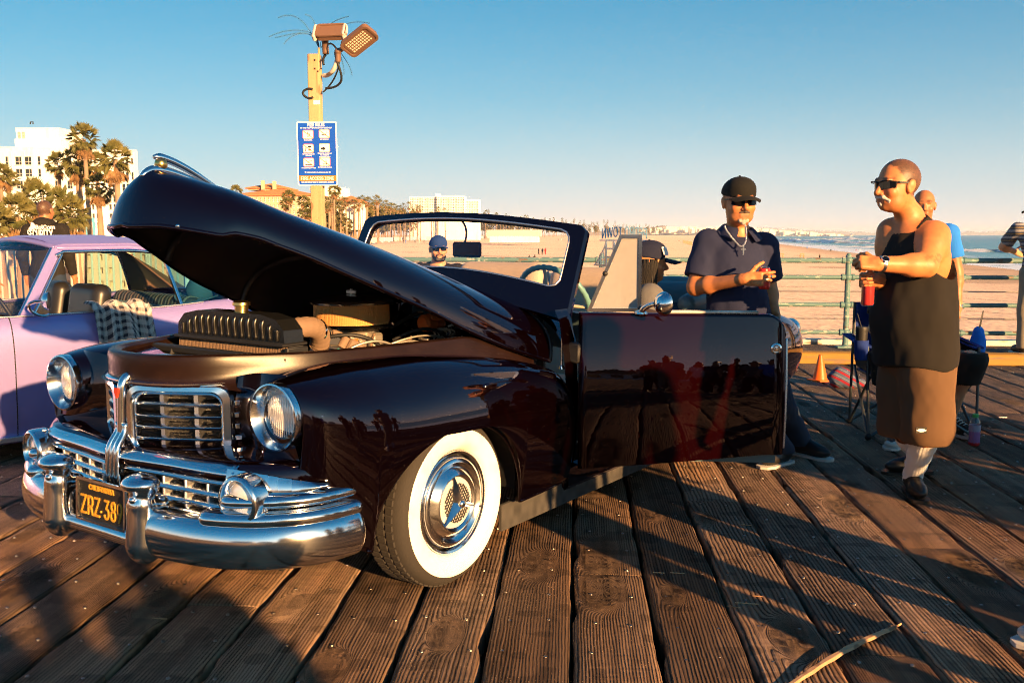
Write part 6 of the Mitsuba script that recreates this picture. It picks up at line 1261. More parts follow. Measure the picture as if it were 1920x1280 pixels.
class Hand:
    """palm and five jointed fingers; w wrist, d direction, n palm normal, t towards the thumb"""
    def __init__(s, w, d, n, t, curl=0.6, spread=0.05, sc=1.0, curls=None, thumb=0.6, tcurl=0.5):
        w, d = A(w, float), unit(d); n = unit(A(n, float) - d * (A(n, float) @ d)); t = unit(A(t, float) - d * (A(t, float) @ d) - n * (A(t, float) @ n)); s.p = []
        R = np.stack([t, d, n], 1); s.p.append(RB(w + d * 0.052 * sc, A([0.041, 0.050, 0.0145]) * sc, 0.013 * sc, R, 0.012)); s.p.append(RC(w - d * 0.02, w + d * 0.03 * sc, 0.027 * sc, 0.026 * sc, 0.018))
        s.tips = []
        for i, (o, L, r) in enumerate(((0.030, 0.92, 0.0092), (0.0105, 1.0, 0.0098), (-0.0095, 0.94, 0.0092), (-0.029, 0.76, 0.0082))):
            a = w + d * (0.097 - 0.006 * abs(i - 1)) * sc + t * o * sc; ang = 0.0; c_ = (curls[i] if curls else curl) * (1 + 0.08 * i); dd = unit(d + t * spread * (1.5 - i))
            for j, l in enumerate((0.043, 0.028, 0.021)):
                ang += c_ * (0.95, 1.05, 0.7)[j]; v = dd * math.cos(ang) + n * math.sin(ang); b = a + v * l * L * sc
                s.p.append(RC(a, b, r * sc * (1.0, 0.95, 0.9)[j], r * sc * (0.95, 0.9, 0.78)[j], 0.004)); a = b
            s.tips.append(a)
        a = w + d * 0.028 * sc + t * 0.032 * sc; v = unit(t * 0.75 + d * 0.55 + n * 0.25 * thumb)
        for j, (l, r) in enumerate(((0.042, 0.0135), (0.034, 0.0108), (0.026, 0.0098))):
            b = a + v * l * sc; s.p.append(RC(a, b, r * sc, r * 0.92 * sc, 0.007)); a = b; v = unit(v + n * tcurl * thumb + d * 0.28)
        s.c = w + d * 0.08 * sc; s.r = 0.135 * sc
class Head:
    """c = point between the eyes, inside the head; f = gaze, u = up"""
    def __init__(s, c, f, u=(0, 0, 1), sc=1.0, jaw=1.0, full=1.0):
        f = unit(f); r = unit(np.cross(f, u)); u = np.cross(r, f); s.R = np.stack([r, f, u], 1); s.c = A(c, float); s.sc = sc; R = s.R
        L = lambda x, y, z: s.c + R @ (A([x, y, z]) * sc)
        s.L = L; S_ = lambda *r_: A(r_) * sc
        s.p = [EL(L(0, -0.018, 0.030), S_(0.0765, 0.097, 0.088), R, 0.02), EL(L(0, 0.018, -0.030), S_(0.062 * full, 0.073, 0.085), R, 0.03), EL(L(0, 0.030, -0.078), S_(0.050 * jaw, 0.050, 0.036), R, 0.025), EL(L(0, 0.066, -0.092), S_(0.020, 0.017, 0.017), R, 0.016),
               RC(L(0, 0.084, 0.006), L(0, 0.106, -0.030), 0.0085 * sc, 0.0135 * sc, 0.010), RC(L(-0.013, 0.094, -0.036), L(0.013, 0.094, -0.036), 0.009 * sc, 0.009 * sc, 0.006), RC(L(-0.034, 0.076, 0.024), L(0.034, 0.076, 0.024), 0.013 * sc, 0.013 * sc, 0.012),
               EL(L(-0.040, 0.062, -0.030), S_(0.023, 0.02, 0.022), R, 0.018), EL(L(0.040, 0.062, -0.030), S_(0.023, 0.02, 0.022), R, 0.018),
               RC(L(-0.022, 0.080, -0.0605), L(0.022, 0.080, -0.0605), 0.0065 * sc, 0.0065 * sc, 0.005), RC(L(-0.018, 0.079, -0.0705), L(0.018, 0.079, -0.0705), 0.0075 * sc, 0.0075 * sc, 0.005)]
        for q in (-1, 1):
            s.p += [EL(L(0.078 * q, -0.010, -0.008), S_(0.009, 0.022, 0.032), R, 0.006), EL(L(0.082 * q, -0.016, 0.002), S_(0.008, 0.018, 0.022), R, 0.005)]
def limb(a, b, ra, rb, k=0.03): return RC(a, b, ra, rb, k)
def canon(h=1.78, yaw=0.0, legs=0.11, pose=None):
    """standing figure: joints in person's own frame (x right, y forward), turned so that it faces the bearing yaw (0 = +y, clockwise)"""
    k = h / 1.78
    J = dict(pelvis=(0, 0, 0.95), belly=(0, 0.02, 1.10), chest=(0, 0.0, 1.30), neck=(0, -0.01, 1.49), head=(0, 0.03, 1.655), shR=(0.185, -0.01, 1.435), shL=(-0.185, -0.01, 1.435), elR=(0.255, -0.04, 1.16), elL=(-0.255, -0.04, 1.16), wrR=(0.265, 0.06, 0.92), wrL=(-0.265, 0.06, 0.92),
             hipR=(0.09, 0, 0.92), hipL=(-0.09, 0, 0.92), knR=(legs, 0.02, 0.50), knL=(-legs, 0.02, 0.50), anR=(legs + 0.02, -0.03, 0.09), anL=(-legs - 0.02, -0.03, 0.09), toR=(legs + 0.05, 0.14, 0.03), toL=(-legs - 0.05, 0.14, 0.03))
    if pose: J.update(pose)
    c, s = math.cos(yaw), math.sin(yaw)
    return {n: A([x * c + y * s, -x * s + y * c, z]) * k for n, (x, y, z) in J.items()}
def shoe(key, an, to, m_up, m_sole, h=0.006, name='shoe', laces=False, sc=1.0):
    d = to - an; d[2] = 0; d = unit(d); s = A([d[1], -d[0], 0]); R = np.stack([s, d, [0, 0, 1]], 1); o = A([an[0], an[1], an[2] - 0.09]) + d * 0.07
    L = lambda x, y, z: o + R @ (A([x, y, z]) * sc); S_ = lambda *r_: A(r_) * sc
    up = [EL(L(0, 0.055, 0.048), S_(0.047, 0.105, 0.040), R, 0.03), EL(L(0, -0.065, 0.060), S_(0.041, 0.065, 0.052), R, 0.03), RC(L(0, -0.07, 0.09), L(0, -0.06, 0.118), 0.047 * sc, 0.044 * sc, 0.03), RC(L(0, -0.03, 0.095), L(0, 0.08, 0.06), 0.034 * sc, 0.03 * sc, 0.03)]
    v, f, n = sdf(up, h, cut=lambda p: (o[2] + 0.015) - p[..., 2]); k = put(name, (v, f), m_up, key, normals=n); kn = k[len(key) + 2:]
    out = Polygon([(-0.034, -0.125), (0.034, -0.125), (0.044, -0.05), (0.042, 0.03), (0.054, 0.10), (0.040, 0.155), (0.0, 0.172), (-0.036, 0.155), (-0.050, 0.10), (-0.040, 0.03), (-0.042, -0.05)]).buffer(0.008)
    put('sole', extrude(affinity.scale(out, sc, sc, origin=(0, 0)), 0.017 * sc, frame(o, s, d, [0, 0, 1])), m_sole, f'{key}__{kn}', smooth=30)
    if laces:
        lc = [tube(spl([L(-0.026, 0.075 - 0.024 * i, 0.083 + 0.011 * i), L(0.0, 0.085 - 0.024 * i, 0.097 + 0.011 * i), L(0.026, 0.075 - 0.024 * i, 0.083 + 0.011 * i)], 8), 0.0045, 6) for i in range(5)]
        put('laces', cat(lc), 'm_sole_white', f'{key}__{kn}', kind='stuff')
        put('toe_cap', xf(ball((0, 0, 0), 0.048, 3, (1, 0.85, 0.62)), frame(L(0, 0.125, 0.038), s, d, [0, 0, 1])), 'm_sole_white', f'{key}__{kn}', smooth=True)
def person(label, base, J, skin='tan', group=None, top=('tee', 'm_navy', 0.5, 0.86), bottom=('pants', 'm_denim', 0.1), shoes=('m_shoe_black', 'm_sole_white'), girth=0.0, wide=1.0, hd=None, hands=None, h=0.012, fine=True, hair=None, face=None, lean=0, hsc=1.0, legsc=1.0, laces=False, jaw=1.0, full=1.0, colour=None, fold=0.014, armsc=1.0, loose=0.0):
    key = thing('person', label, 'person', group); B = A(base, float); J = {k: v + B for k, v in J.items()}
    rt = unit(A([1, 1, 0]) * (J['shR'] - J['shL'])); up = unit(J['neck'] - J['pelvis']); fw = np.cross(up, rt); R = np.stack([rt, fw, up], 1)
    hp = unit(A([1, 1, 0]) * (J['hipR'] - J['hipL'])); Rp = np.stack([hp, np.cross([0, 0, 1], hp), [0, 0, 1]], 1)
    g = girth
    torso = [EL(J['chest'], (0.168 * wide, 0.118 + 0.3 * g, 0.20), R, 0.05), EL(J['belly'] + fw * g * 0.55, (0.150 * wide + 0.35 * g, 0.115 + 0.8 * g, 0.17), R, 0.06), EL(J['pelvis'], (0.168 * wide + 0.15 * g, 0.118 + 0.25 * g, 0.135), Rp, 0.05),
             RC(J['shR'] - rt * 0.02, J['shL'] + rt * 0.02, 0.062, 0.062, 0.05), RC(J['neck'] - up * 0.09 , J['neck'] + up * 0.01, 0.095, 0.062, 0.05)]
    head = Head(J['head'], hd if hd is not None else fw, sc=hsc, jaw=jaw, full=full)
    nk = [RC(J['neck'] - up * 0.02, head.L(0, -0.025, -0.06), 0.062 * (1 + g), 0.060 * (1 + 0.6 * g), 0.03)]
    arms, legs = [], []
    for s in 'RL':
        q = armsc
        arms += [RC(J['sh' + s], J['el' + s], 0.062 * q, 0.046 * q, 0.03), EL(J['sh' + s] * 0.72 + J['el' + s] * 0.28, (0.060 * q,) * 3, None, 0.04), RC(J['el' + s], J['wr' + s], 0.045 * q, 0.029 * q, 0.025), EL(J['el' + s] * 0.72 + J['wr' + s] * 0.28, (0.046 * q,) * 3, None, 0.03)]
        legs += [RC(J['hip' + s], J['kn' + s], 0.088 * legsc, 0.060 * legsc, 0.04), RC(J['kn' + s], J['an' + s], 0.056 * legsc, 0.040 * legsc, 0.03), EL(J['kn' + s] * 0.68 + J['an' + s] * 0.32 - fw * 0.014, (0.056 * legsc,) * 3, None, 0.04), RC(J['an' + s], J['an' + s] + unit(J['to' + s] - J['an' + s]) * 0.10, 0.038, 0.03, 0.03)]
    hs = []
    for s in 'RL':
        d = unit(J['wr' + s] - J['el' + s]); kw = dict(curl=0.35)
        n_, t_ = -rt if s == 'R' else rt, fw
        if hands and s in hands: kw = dict(hands[s]); d = kw.pop('d', d); n_ = kw.pop('n', n_); t_ = kw.pop('t', t_)
        hs.append(Hand(J['wr' + s], d, n_, t_, **kw))
    prims = torso + nk + arms + legs + head.p + [p for q in hs for p in q.p]
    def col(v):
        c = np.tile(A(SKIN[skin] if isinstance(skin, str) else skin), (len(v), 1)); c *= (0.84 + 0.32 * meshkit.fbm(v * 60, 3) )[:, None] * (0.80 + 0.40 * meshkit.fbm(v * 14 + 5, 3))[:, None]
        q = (v - head.c) @ head.R / hsc; lip = np.exp(-((q[:, 0] / 0.022) ** 2 + ((q[:, 2] + 0.066) / 0.0075) ** 2)) * (q[:, 1] > 0.06); c = c * (1 - 0.45 * lip[:, None]) + A([0.30, 0.085, 0.07]) * 0.45 * lip[:, None]
        jawm = np.exp(-((q[:, 2] + 0.075) / 0.035) ** 2 - (q[:, 0] / 0.075) ** 2) * (q[:, 1] > -0.01); ck = np.exp(-(((np.abs(q[:, 0]) - 0.036) / 0.022) ** 2 + ((q[:, 2] + 0.028) / 0.022) ** 2)) * (q[:, 1] > 0.02)
        c = c * (1 - 0.32 * jawm[:, None] * A([0.75, 0.9, 1.0])) * (1 + ck[:, None] * A([0.12, -0.10, -0.10])); brow = np.exp(-(((np.abs(q[:, 0]) - 0.033) / 0.022) ** 4 + ((q[:, 2] - 0.029) / 0.006) ** 2)) * (q[:, 1] > 0.05); c = c * (1 - 0.8 * brow[:, None])
        if hair and hair[1] == 'short':
            hm_ = np.clip((0.52 * np.minimum(q[:, 2], 0.115) - q[:, 1] + 0.006 + 0.014 * (meshkit.noise(v * 120) - 0.5)) / 0.008, 0, 1) * np.clip((q[:, 2] + 0.045 - 0.3 * q[:, 1]) / 0.02, 0, 1) * (np.abs(q[:, 0]) < 0.084); hm_ *= 0.72 + 0.28 * meshkit.noise(v * 500)
            c = c * (1 - hm_[:, None]) + A([0.040, 0.031, 0.026]) * (0.6 + 0.9 * meshkit.noise(v * 300))[:, None] * hm_[:, None]
        if colour: c = colour(v, q, c)
        return c
    v, f, n = sdf(prims, h if fine else 0.022)
    if fine:
        boxes = [(head.c - 0.16 * hsc, head.c + [0.16 * hsc, 0.16 * hsc, 0.15 * hsc], 0.0052)] + [(q.c - q.r, q.c + q.r, 0.0036) for q in hs]
        cen = v[f].mean(1); keep = np.ones(len(f), bool); V, F, N = [v], [], [n]; k0 = len(v)
        for lo_, hi_, hh in boxes:
            lo_, hi_ = A(lo_, float), A(hi_, float); keep &= ~((cen > lo_).all(1) & (cen < hi_).all(1))
        F.append(f[keep])
        for lo_, hi_, hh in boxes:
            lo_, hi_ = A(lo_, float), A(hi_, float)
            sel = [p for p in prims if (p.box()[1] > lo_ - 0.06).all() and (p.box()[0] < hi_ + 0.06).all()]
            v2, f2, n2 = sdf(sel, hh, lo=lo_ - 0.004, hi=hi_ + 0.004); V.append(v2); N.append(n2); F.append(f2 + k0); k0 += len(v2)
        v, f, n = np.vstack(V), np.vstack(F), np.vstack(N)
    put('body', (v, f), 'm_skin', key, normals=n, color=col(v))
    hc = h if fine else 0.022
    def wrinkle(amp, fr, seed):
        def post(P, D):
            m = np.abs(D) < 0.05; Q = P[m]; D[m] += amp * (meshkit.fbm(np.stack([Q[:, 0] * fr[0], Q[:, 1] * fr[1], Q[:, 2] * fr[2]], -1) + seed, 3) - 0.5) * 2; return D
        return post
    kind, tm, sl, hem = top
    if kind:
        tp = [EL(J['chest'], (0.178 * wide, 0.130 + 0.3 * g, 0.215), R, 0.06), EL(J['belly'] + fw * g * 0.55, (0.160 * wide + 0.35 * g, 0.126 + 0.8 * g, 0.20), R, 0.07), EL(J['pelvis'] + [0, 0, 0.02], (0.185 * wide + 0.15 * g, 0.135 + 0.3 * g, 0.19), Rp, 0.06), RC(J['neck'] - up * 0.10, J['neck'] - up * 0.02, 0.100, 0.075, 0.05)]
        if loose: tp += [RC(J['chest'] - up * 0.10, J['pelvis'] - [0, 0, 0.10], 0.125 + loose, 0.135 + loose, 0.12), RC(J['chest'] - up * 0.10 + rt * 0.07, J['pelvis'] + rt * 0.09 - [0, 0, 0.10], 0.11 + loose, 0.115 + loose, 0.08), RC(J['chest'] - up * 0.10 - rt * 0.07, J['pelvis'] - rt * 0.09 - [0, 0, 0.10], 0.11 + loose, 0.115 + loose, 0.08)]
        if kind == 'tank':
            tp += [RC(J['sh' + s] * 0.62 + J['neck'] * 0.38 - up * 0.005, J['chest'] + (rt if s == 'R' else -rt) * 0.07 + up * 0.02, 0.052, 0.11, 0.05) for s in 'RL']
        else: tp += [RC(J['shR'] - rt * 0.02, J['shL'] + rt * 0.02, 0.073, 0.073, 0.05)]
        ends = []
        if sl > 0:
            for s in 'RL':
                e = J['sh' + s] + (J['el' + s] - J['sh' + s]) * min(sl, 1.0); tp.append(RC(J['sh' + s], e, 0.078 * armsc, (0.080 if sl <= 0.9 else 0.062) * armsc, 0.04)); dv = unit(J['el' + s] - J['sh' + s])
                if sl > 1: 
                    e = J['el' + s] + (J['wr' + s] - J['el' + s]) * (sl - 1); tp.append(RC(J['el' + s], e, 0.062, 0.048, 0.03)); dv = unit(J['wr' + s] - J['el' + s])
                ends.append((e, dv))
        nc = J['neck'] + fw * 0.035 + up * 0.045; hz = hem + B[2]
        def cut(P):
            c = hz + 0.012 * np.sin(P[..., 0] * 19 + P[..., 1] * 23) - P[..., 2]
            if kind != 'hoodie': c = np.maximum(c, (0.098 if kind == 'tank' else 0.078) - np.linalg.norm((P - nc) * [1, 1, 1.0 if kind != 'tank' else 0.62], axis=-1))
            for e, dv in ends: q = P - e; c = np.maximum(c, np.minimum(q @ dv, 0.135 - np.linalg.norm(q, axis=-1)))
            if kind == 'tank':
                for s, sg in (('R', 1), ('L', -1)): q = P - (J['sh' + s] + rt * sg * 0.05 - up * 0.05); c = np.maximum(c, 0.118 - np.linalg.norm(np.stack([(q @ rt) * 0.9, (q @ fw) * 1.0, (q @ up) * 0.62], -1), axis=-1))
            return c
        v, f, n = sdf(tp, hc * 0.8, cut=cut, post=wrinkle(fold, (9, 9, 5) if kind != 'tank' else (7, 7, 3), 3) if fine else None); put('shirt', (v, f), tm, key, normals=n)
    kind2, bm, bh = bottom
    if kind2:
        wd = {'pants': (0.108, 0.086, 0.070), 'shorts': (0.130, 0.118, 0.118)}[kind2]; bp_ = [EL(J['pelvis'], (0.182 * wide + 0.15 * g, 0.130 + 0.28 * g, 0.15), Rp, 0.05)]
        for s in 'RL': bp_ += [RC(J['hip' + s], J['kn' + s], wd[0] * legsc, wd[1] * legsc, 0.006), RC(J['kn' + s], J['an' + s], wd[1] * legsc, wd[2] * legsc, 0.006)]
        zt = J['pelvis'][2] + 0.13; zb_ = bh + B[2]
        v, f, n = sdf(bp_, hc * 0.85, cut=lambda P: np.maximum(P[..., 2] - zt, zb_ - P[..., 2]), post=wrinkle(0.014, (8, 8, 5), 9) if fine else None); put('shorts' if kind2 == 'shorts' else 'trousers', (v, f), bm, key, normals=n)
    if shoes:
        for s in 'RL': shoe(key, J['an' + s].copy(), J['to' + s].copy(), *shoes, h=0.006 if fine else 0.014, laces=laces)
    if hair:
        hm, hk = hair; R_ = head.R; L = head.L
        if hk == 'never':
            hp_ = [EL(L(0, -0.0195, 0.032), A([0.0785, 0.0985, 0.0895]) * hsc, R_, 0.02)]
            def fuzz_(P, D): m_ = np.abs(D) < 0.02; D[m_] += 0.0024 * (meshkit.noise(P[m_] * 420) - 0.35) * 2; return D
            v, f, n = sdf(hp_, 0.0045, post=fuzz_, cut=lambda P: np.maximum((((P - head.c) @ R_)[..., 1] / hsc + 0.004 - 0.52 * np.minimum(((P - head.c) @ R_)[..., 2] / hsc, 0.115) + 0.010 * (meshkit.noise(P * 160) - 0.5)) * 0.8, (-0.055 + 0.35 * np.maximum(((P - head.c) @ R_)[..., 1] / hsc, -0.1) * 1.0) - ((P - head.c) @ R_)[..., 2] / hsc)); put('hair', (v, f), hm, key, normals=n)
        if hk == 'full':
            v, f, n = sdf([EL(L(0, -0.022, 0.034), A([0.086, 0.104, 0.094]) * hsc, R_, 0.02)], 0.010, cut=lambda P: (((P - head.c) @ R_)[..., 1] / hsc - 0.045 - 0.3 * ((P - head.c) @ R_)[..., 2] / hsc)); put('hair', (v, f), hm, key, normals=n)
    return key, head, J, hs
def cap_on(key, head, m, sc=1.0, tilt=0.0, brim=0.075, panel=None, nm='cap', crown=0.0):
    R_, L = head.R, head.L; s = head.sc
    v, f, n = sdf([EL(L(0, -0.016, 0.040), A([0.086, 0.106, 0.086 + crown]) * s, R_, 0.02), EL(L(0, 0.03, 0.075 + crown), A([0.062, 0.06, 0.042]) * s, R_, 0.04)], 0.006, cut=lambda P: 0.030 - 0.12 * ((P - head.c) @ R_)[..., 1] / s - ((P - head.c) @ R_)[..., 2] / s)
    k = put(nm, (v, f), m, key, normals=n); kn = k[len(key) + 2:]
    P = A([[L(0.078 * u * (1 - 0.25 * t * t), 0.062 + (0.035 + brim * t) * math.sqrt(max(0, 1 - (0.80 * u) ** 2)) - 0.0 * t, 0.027 - 0.016 * u * u * (1 - 0.2 * t) - 0.020 * t + tilt * t) for u in np.linspace(-1, 1, 19)] for t in np.linspace(0, 1, 7)])
    put('brim', thick(P, 0.005), m, f'{key}__{kn}', smooth=40)
    put('button', ball(L(0, -0.01, 0.128 + crown), 0.007, 2), m, f'{key}__{kn}')
    return k
def shades_on(key, head, wrap=0.0, hgt=0.021, wid=0.030, m='m_shades', frame_m='m_black'):
    L = head.L; parts = []
    for q in (-1, 1):
        P = A([[L(q * (0.006 + wid * 2 * u), 0.094 + 0.004 - 0.030 * u * u - wrap * u * u, 0.002 + hgt * w_ * (1 - 0.25 * u ** 3)) for w_ in np.linspace(-1, 1, 7)] for u in np.linspace(0.03, 1, 10)]); parts.append(thick(P, 0.003))
    k = put('sunglasses', cat(parts), m, key, smooth=30)
    rim = [tube(spl([L(-0.075, 0.062 - wrap, 0.014), L(-0.06, 0.088, 0.019), L(-0.03, 0.101, 0.020), L(0, 0.104, 0.014), L(0.03, 0.101, 0.020), L(0.06, 0.088, 0.019), L(0.075, 0.062 - wrap, 0.014)], 30), 0.0032, 6)] + [beam(L(q * 0.076, 0.062 - wrap, 0.012), L(q * 0.083, -0.02, 0.008), 0.004, 0.008) for q in (-1, 1)]
    put('spectacle_frame', cat(rim), frame_m, f'{key}__sunglasses', smooth=30)
def beard_on(key, head, pts, m, name='moustache', h=0.004, fuzz=0.004):
    pr = [RC(head.L(*a), head.L(*b), ra * head.sc, rb * head.sc, 0.006) for a, b, ra, rb in pts]
    def post(P, D): m_ = np.abs(D) < 0.02; D[m_] += fuzz * (meshkit.noise(P[m_] * 260) - 0.5) * 2; return D
    v, f, n = sdf(pr, h, post=post); put(name, (v, f), m, key, normals=n)
# man in the polo shirt, standing behind the open door
def wpt(px, py, y): return at_range(px, py, y)
Z0 = A([0, 0, 0.0])
def jp(px, py, y): return at_range(px, py, y)
Y1 = 5.78
J = dict(pelvis=jp(1392, 628, Y1 + .02), belly=jp(1380, 575, Y1), chest=jp(1376, 505, Y1), neck=jp(1384, 440, Y1 + .02), head=jp(1386, 378, Y1 - .03), shR=jp(1326, 457, Y1), shL=jp(1434, 462, Y1 + .06), elR=jp(1304, 538, Y1 - .06), elL=jp(1440, 540, Y1 + .13), wrR=jp(1398, 523, Y1 - .33), wrL=jp(1452, 588, Y1 + .02),
         hipR=jp(1370, 640, Y1), hipL=jp(1425, 640, Y1 + .04), knR=jp(1402, 760, Y1 - .02), knL=jp(1462, 752, Y1 + .10), anR=A([*on_level(1470, 868)[:2], 0.09]), anL=A([*on_level(1500, 852)[:2], 0.09]))
J['toR'] = J['anR'] + [-0.15, -0.14, -0.06]; J['toL'] = J['anL'] + [0.13, -0.15, -0.06]
can_c = 0
def stubble(v, q, c):
    m = np.exp(-(((q[:, 2] + 0.082) / 0.032) ** 2 + (q[:, 0] / 0.05) ** 2)) * (q[:, 1] > 0.03) * 0.3; return c * (1 - m[:, None]) + A([0.22, 0.15, 0.11]) * m[:, None]
k1, H1, J1, hs1 = person('man in navy polo shirt and black cap holding a red can behind the open door', (0, 0, 0), J, 'tan', top=('polo', 'm_navy', 0.78, 0.80), bottom=('pants', 'm_denim', 0.07), shoes=('m_shoe_black', 'm_sole_white'), girth=0.05, wide=1.08, hd=(0.20, -1, -0.06), loose=0.0, hsc=1.16, full=1.16, jaw=1.22, colour=stubble, armsc=1.12,
    hands={'R': dict(d=(0.75, -0.35, 0.02), n=(-0.25, 1.0, -0.05) if False else (0.25, 0.95, 0.0), t=(0, 0, 1), curls=(0.42, 0.5, 0.56, 0.62), thumb=1.0, tcurl=0.6, spread=0.07), 'L': dict(curl=0.4)})
cap_on(k1, H1, 'm_cap_black', crown=0.0, tilt=0.004, brim=0.062); shades_on(k1, H1)
beard_on(k1, H1, [((-0.024, 0.083, -0.053), (0, 0.091, -0.047), 0.006, 0.007), ((0.024, 0.083, -0.053), (0, 0.091, -0.047), 0.006, 0.007)], 'm_hair_grey')
beard_on(k1, H1, [((-0.018, 0.073, -0.094), (0.018, 0.073, -0.094), 0.0115, 0.0115), ((0, 0.077, -0.087), (0, 0.071, -0.106), 0.008, 0.012)], 'm_beard_grey', 'goatee')
n1 = J1['neck']; upv = unit(J1['neck'] - J1['pelvis']); rt1 = unit(J1['shR'] - J1['shL']); fw1 = np.cross(upv, rt1)
def on_front(px, py, o): return at_range(px, py, Y1 - o)
ch = [on_front(1359, 424, .06), on_front(1368, 440, .125), on_front(1378, 452, .145), on_front(1390, 462, .165), on_front(1395, 459, .165), on_front(1399, 446, .15), on_front(1399, 430, .125), on_front(1396, 420, .10)]
put('necklace', cat([ball(p, 0.0058, 1) for p in spl(ch, 46)]), 'm_silver', k1, kind='stuff'); cr = on_front(1394, 468, .172)
put('cross', cat(bx(cr + [-0.004, -0.002, -0.032], cr + [0.004, 0.003, 0.018], 0.0015), bx(cr + [-0.015, -0.002, -0.002], cr + [0.015, 0.003, 0.006], 0.0015)), 'm_silver', k1)
for s_ in (1, -1):
    c0 = n1 + upv * 0.052; P = []
    for t in np.linspace(0, 1, 14):
        a = math.pi * (0.10 + 0.82 * (1 - t)) ; base_ = c0 + rt1 * s_ * 0.086 * math.sin(a) + fw1 * (-0.082 * math.cos(a) * -1 if False else 0.085 * math.cos(math.pi * (1 - t))) + upv * (-0.035 * t)
        P.append([base_ + upv * 0.016, base_ + upv * 0.004 + (rt1 * s_ * math.sin(a) + fw1 * math.cos(math.pi * (1 - t))) * 0.014, base_ - upv * (0.030 + 0.030 * t ** 2) + (rt1 * s_ * (0.6 + 0.4 * math.sin(a)) + fw1 * math.cos(math.pi * (1 - t))) * 0.050])
    put('collar', thick(A(P), 0.004), 'm_navy', k1, smooth=50)
put('undershirt', (lambda r: (r[0], r[1]))(sdf([EL(n1 + fw1 * 0.045 - upv * 0.055, (0.05, 0.04, 0.055), np.stack([rt1, fw1, upv], 1), 0.01)], 0.006)), 'm_plum', k1, smooth=True); cloth('m_plum', (0.05, 0.022, 0.035))
put('ring', xf(lathe([(0.0105, -0.005), (0.0135, -0.003), (0.0135, 0.003), (0.0105, 0.005)], 16), frame(hs1[0].p[6].a, unit(np.cross([0, 0, 1], hs1[0].p[6].b - hs1[0].p[6].a)), [0, 0, 1], unit(hs1[0].p[6].b - hs1[0].p[6].a))), 'm_silver', k1)
cn = thing('drink_can', 'red drink can held in front of the navy polo shirt', 'can')
hand_c = hs1[0].c; hn = unit([0.25, 0.95, 0]); cc = J1['wrR'] + unit([0.75, -0.35, 0.02]) * 0.105 + hn * 0.038
put('shell', mv(lathe([(0.0001, -0.06), (0.026, -0.06), (0.032, -0.052), (0.033, -0.045), (0.033, 0.048), (0.027, 0.06), (0.0265, 0.063)], 28), cc), 'm_red', cn); put('rim', mv(lathe([(0.0275, 0.060), (0.0285, 0.064), (0.026, 0.066), (0.024, 0.060), (0.0001, 0.060)], 28), cc), 'm_silver', cn)
put('band', mv(lathe([(0.0334, -0.012), (0.0336, 0.0), (0.0334, 0.010)], 28), cc), 'm_white', cn)

# man in the black tank top
Y2 = 5.12
J = dict(pelvis=jp(1716, 672, Y2), belly=jp(1712, 590, Y2 - .0), chest=jp(1716, 492, Y2 + .01), neck=jp(1708, 408, Y2 + .03), head=jp(1681, 348, Y2 - .02), shL=jp(1752, 442, Y2 - .08), shR=jp(1672, 436, Y2 + .10), elL=jp(1735, 498, Y2 - .22), elR=jp(1668, 530, Y2 + .06), wrL=jp(1648, 495, Y2 - .28), wrR=jp(1640, 524, Y2 - .06),
         hipL=jp(1736, 690, Y2 - .07), hipR=jp(1700, 690, Y2 + .08), knL=jp(1740, 800, Y2 - .10), knR=jp(1690, 796, Y2 + .10), anL=A([*on_level(1709, 922)[:2], 0.09]), anR=A([*on_level(1726, 886)[:2], 0.09]))
J['toL'] = J['anL'] + [-0.02, -0.19, -0.06]; J['toR'] = J['anR'] + [-0.19, -0.03, -0.06]
def tattoo(v, q, c):
    w_ = (v - J['elL']) ; m = np.zeros(len(v))
    e = J['elL'] + (J['shL'] - J['elL']) * 0.20; d = v - e; u_ = d @ unit(A([1, 0.2, 0])); z_ = d[:, 2]
    band = (np.abs(z_) < 0.028) & (np.abs(u_) < 0.06) & (d[:, 1] < 0.0); k = 0.5 * band * (meshkit.noise(v * [90, 90, 60]) > 0.5); return c * (1 - 0.62 * k[:, None])
k2, H2, J2, hs2 = person('man in a black tank top and long brown shorts standing at the right', (0, 0, 0), J, 'tan', top=('tank', 'm_black_cloth', 0, 0.755), bottom=('shorts', 'm_brown_cloth', 0.345), shoes=('m_shoe_black', 'm_shoe_black'), girth=0.055, wide=1.10, hd=(-1.0, -0.42, -0.03), loose=0.018, fold=0.02, hsc=1.17, full=1.08, jaw=1.15, armsc=1.28, legsc=1.12, colour=tattoo,
    hands={'L': dict(d=(-1, -0.05, 0.10), n=(0.05, 0.8, -0.6), t=(0.0, 0.5, 0.85), curls=(1.15, 1.2, 1.25, 1.3), thumb=1.2, tcurl=0.9), 'R': dict(d=(-0.85, -0.45, -0.02), n=(0.3, -0.85, 0) if False else (0.45, -0.88, 0.0), t=(0, 0, 1), curls=(0.85, 0.9, 0.95, 1.0), thumb=1.0)}, hair=('m_hair_grey', 'short'))
shades_on(k2, H2, wrap=0.012, hgt=0.0185)
beard_on(k2, H2, [((-0.036, 0.070, -0.066), (-0.018, 0.088, -0.050), 0.007, 0.0085), ((-0.018, 0.088, -0.050), (0.018, 0.088, -0.050), 0.0085, 0.0085), ((0.018, 0.088, -0.050), (0.036, 0.070, -0.066), 0.0085, 0.007), ((-0.036, 0.070, -0.066), (-0.037, 0.066, -0.082), 0.007, 0.005), ((0.036, 0.070, -0.066), (0.037, 0.066, -0.082), 0.007, 0.005)], 'm_beard_white')
beard_on(k2, H2, [((0, 0.084, -0.080), (0, 0.082, -0.088), 0.008, 0.007)], 'm_beard_white', 'chin_tuft')
wd_ = unit(J2['wrL'] - J2['elL']); wc_ = J2['wrL'] - wd_ * 0.015; wx = unit(np.cross(wd_, [0, 0, 1])); wz = np.cross(wx, wd_)
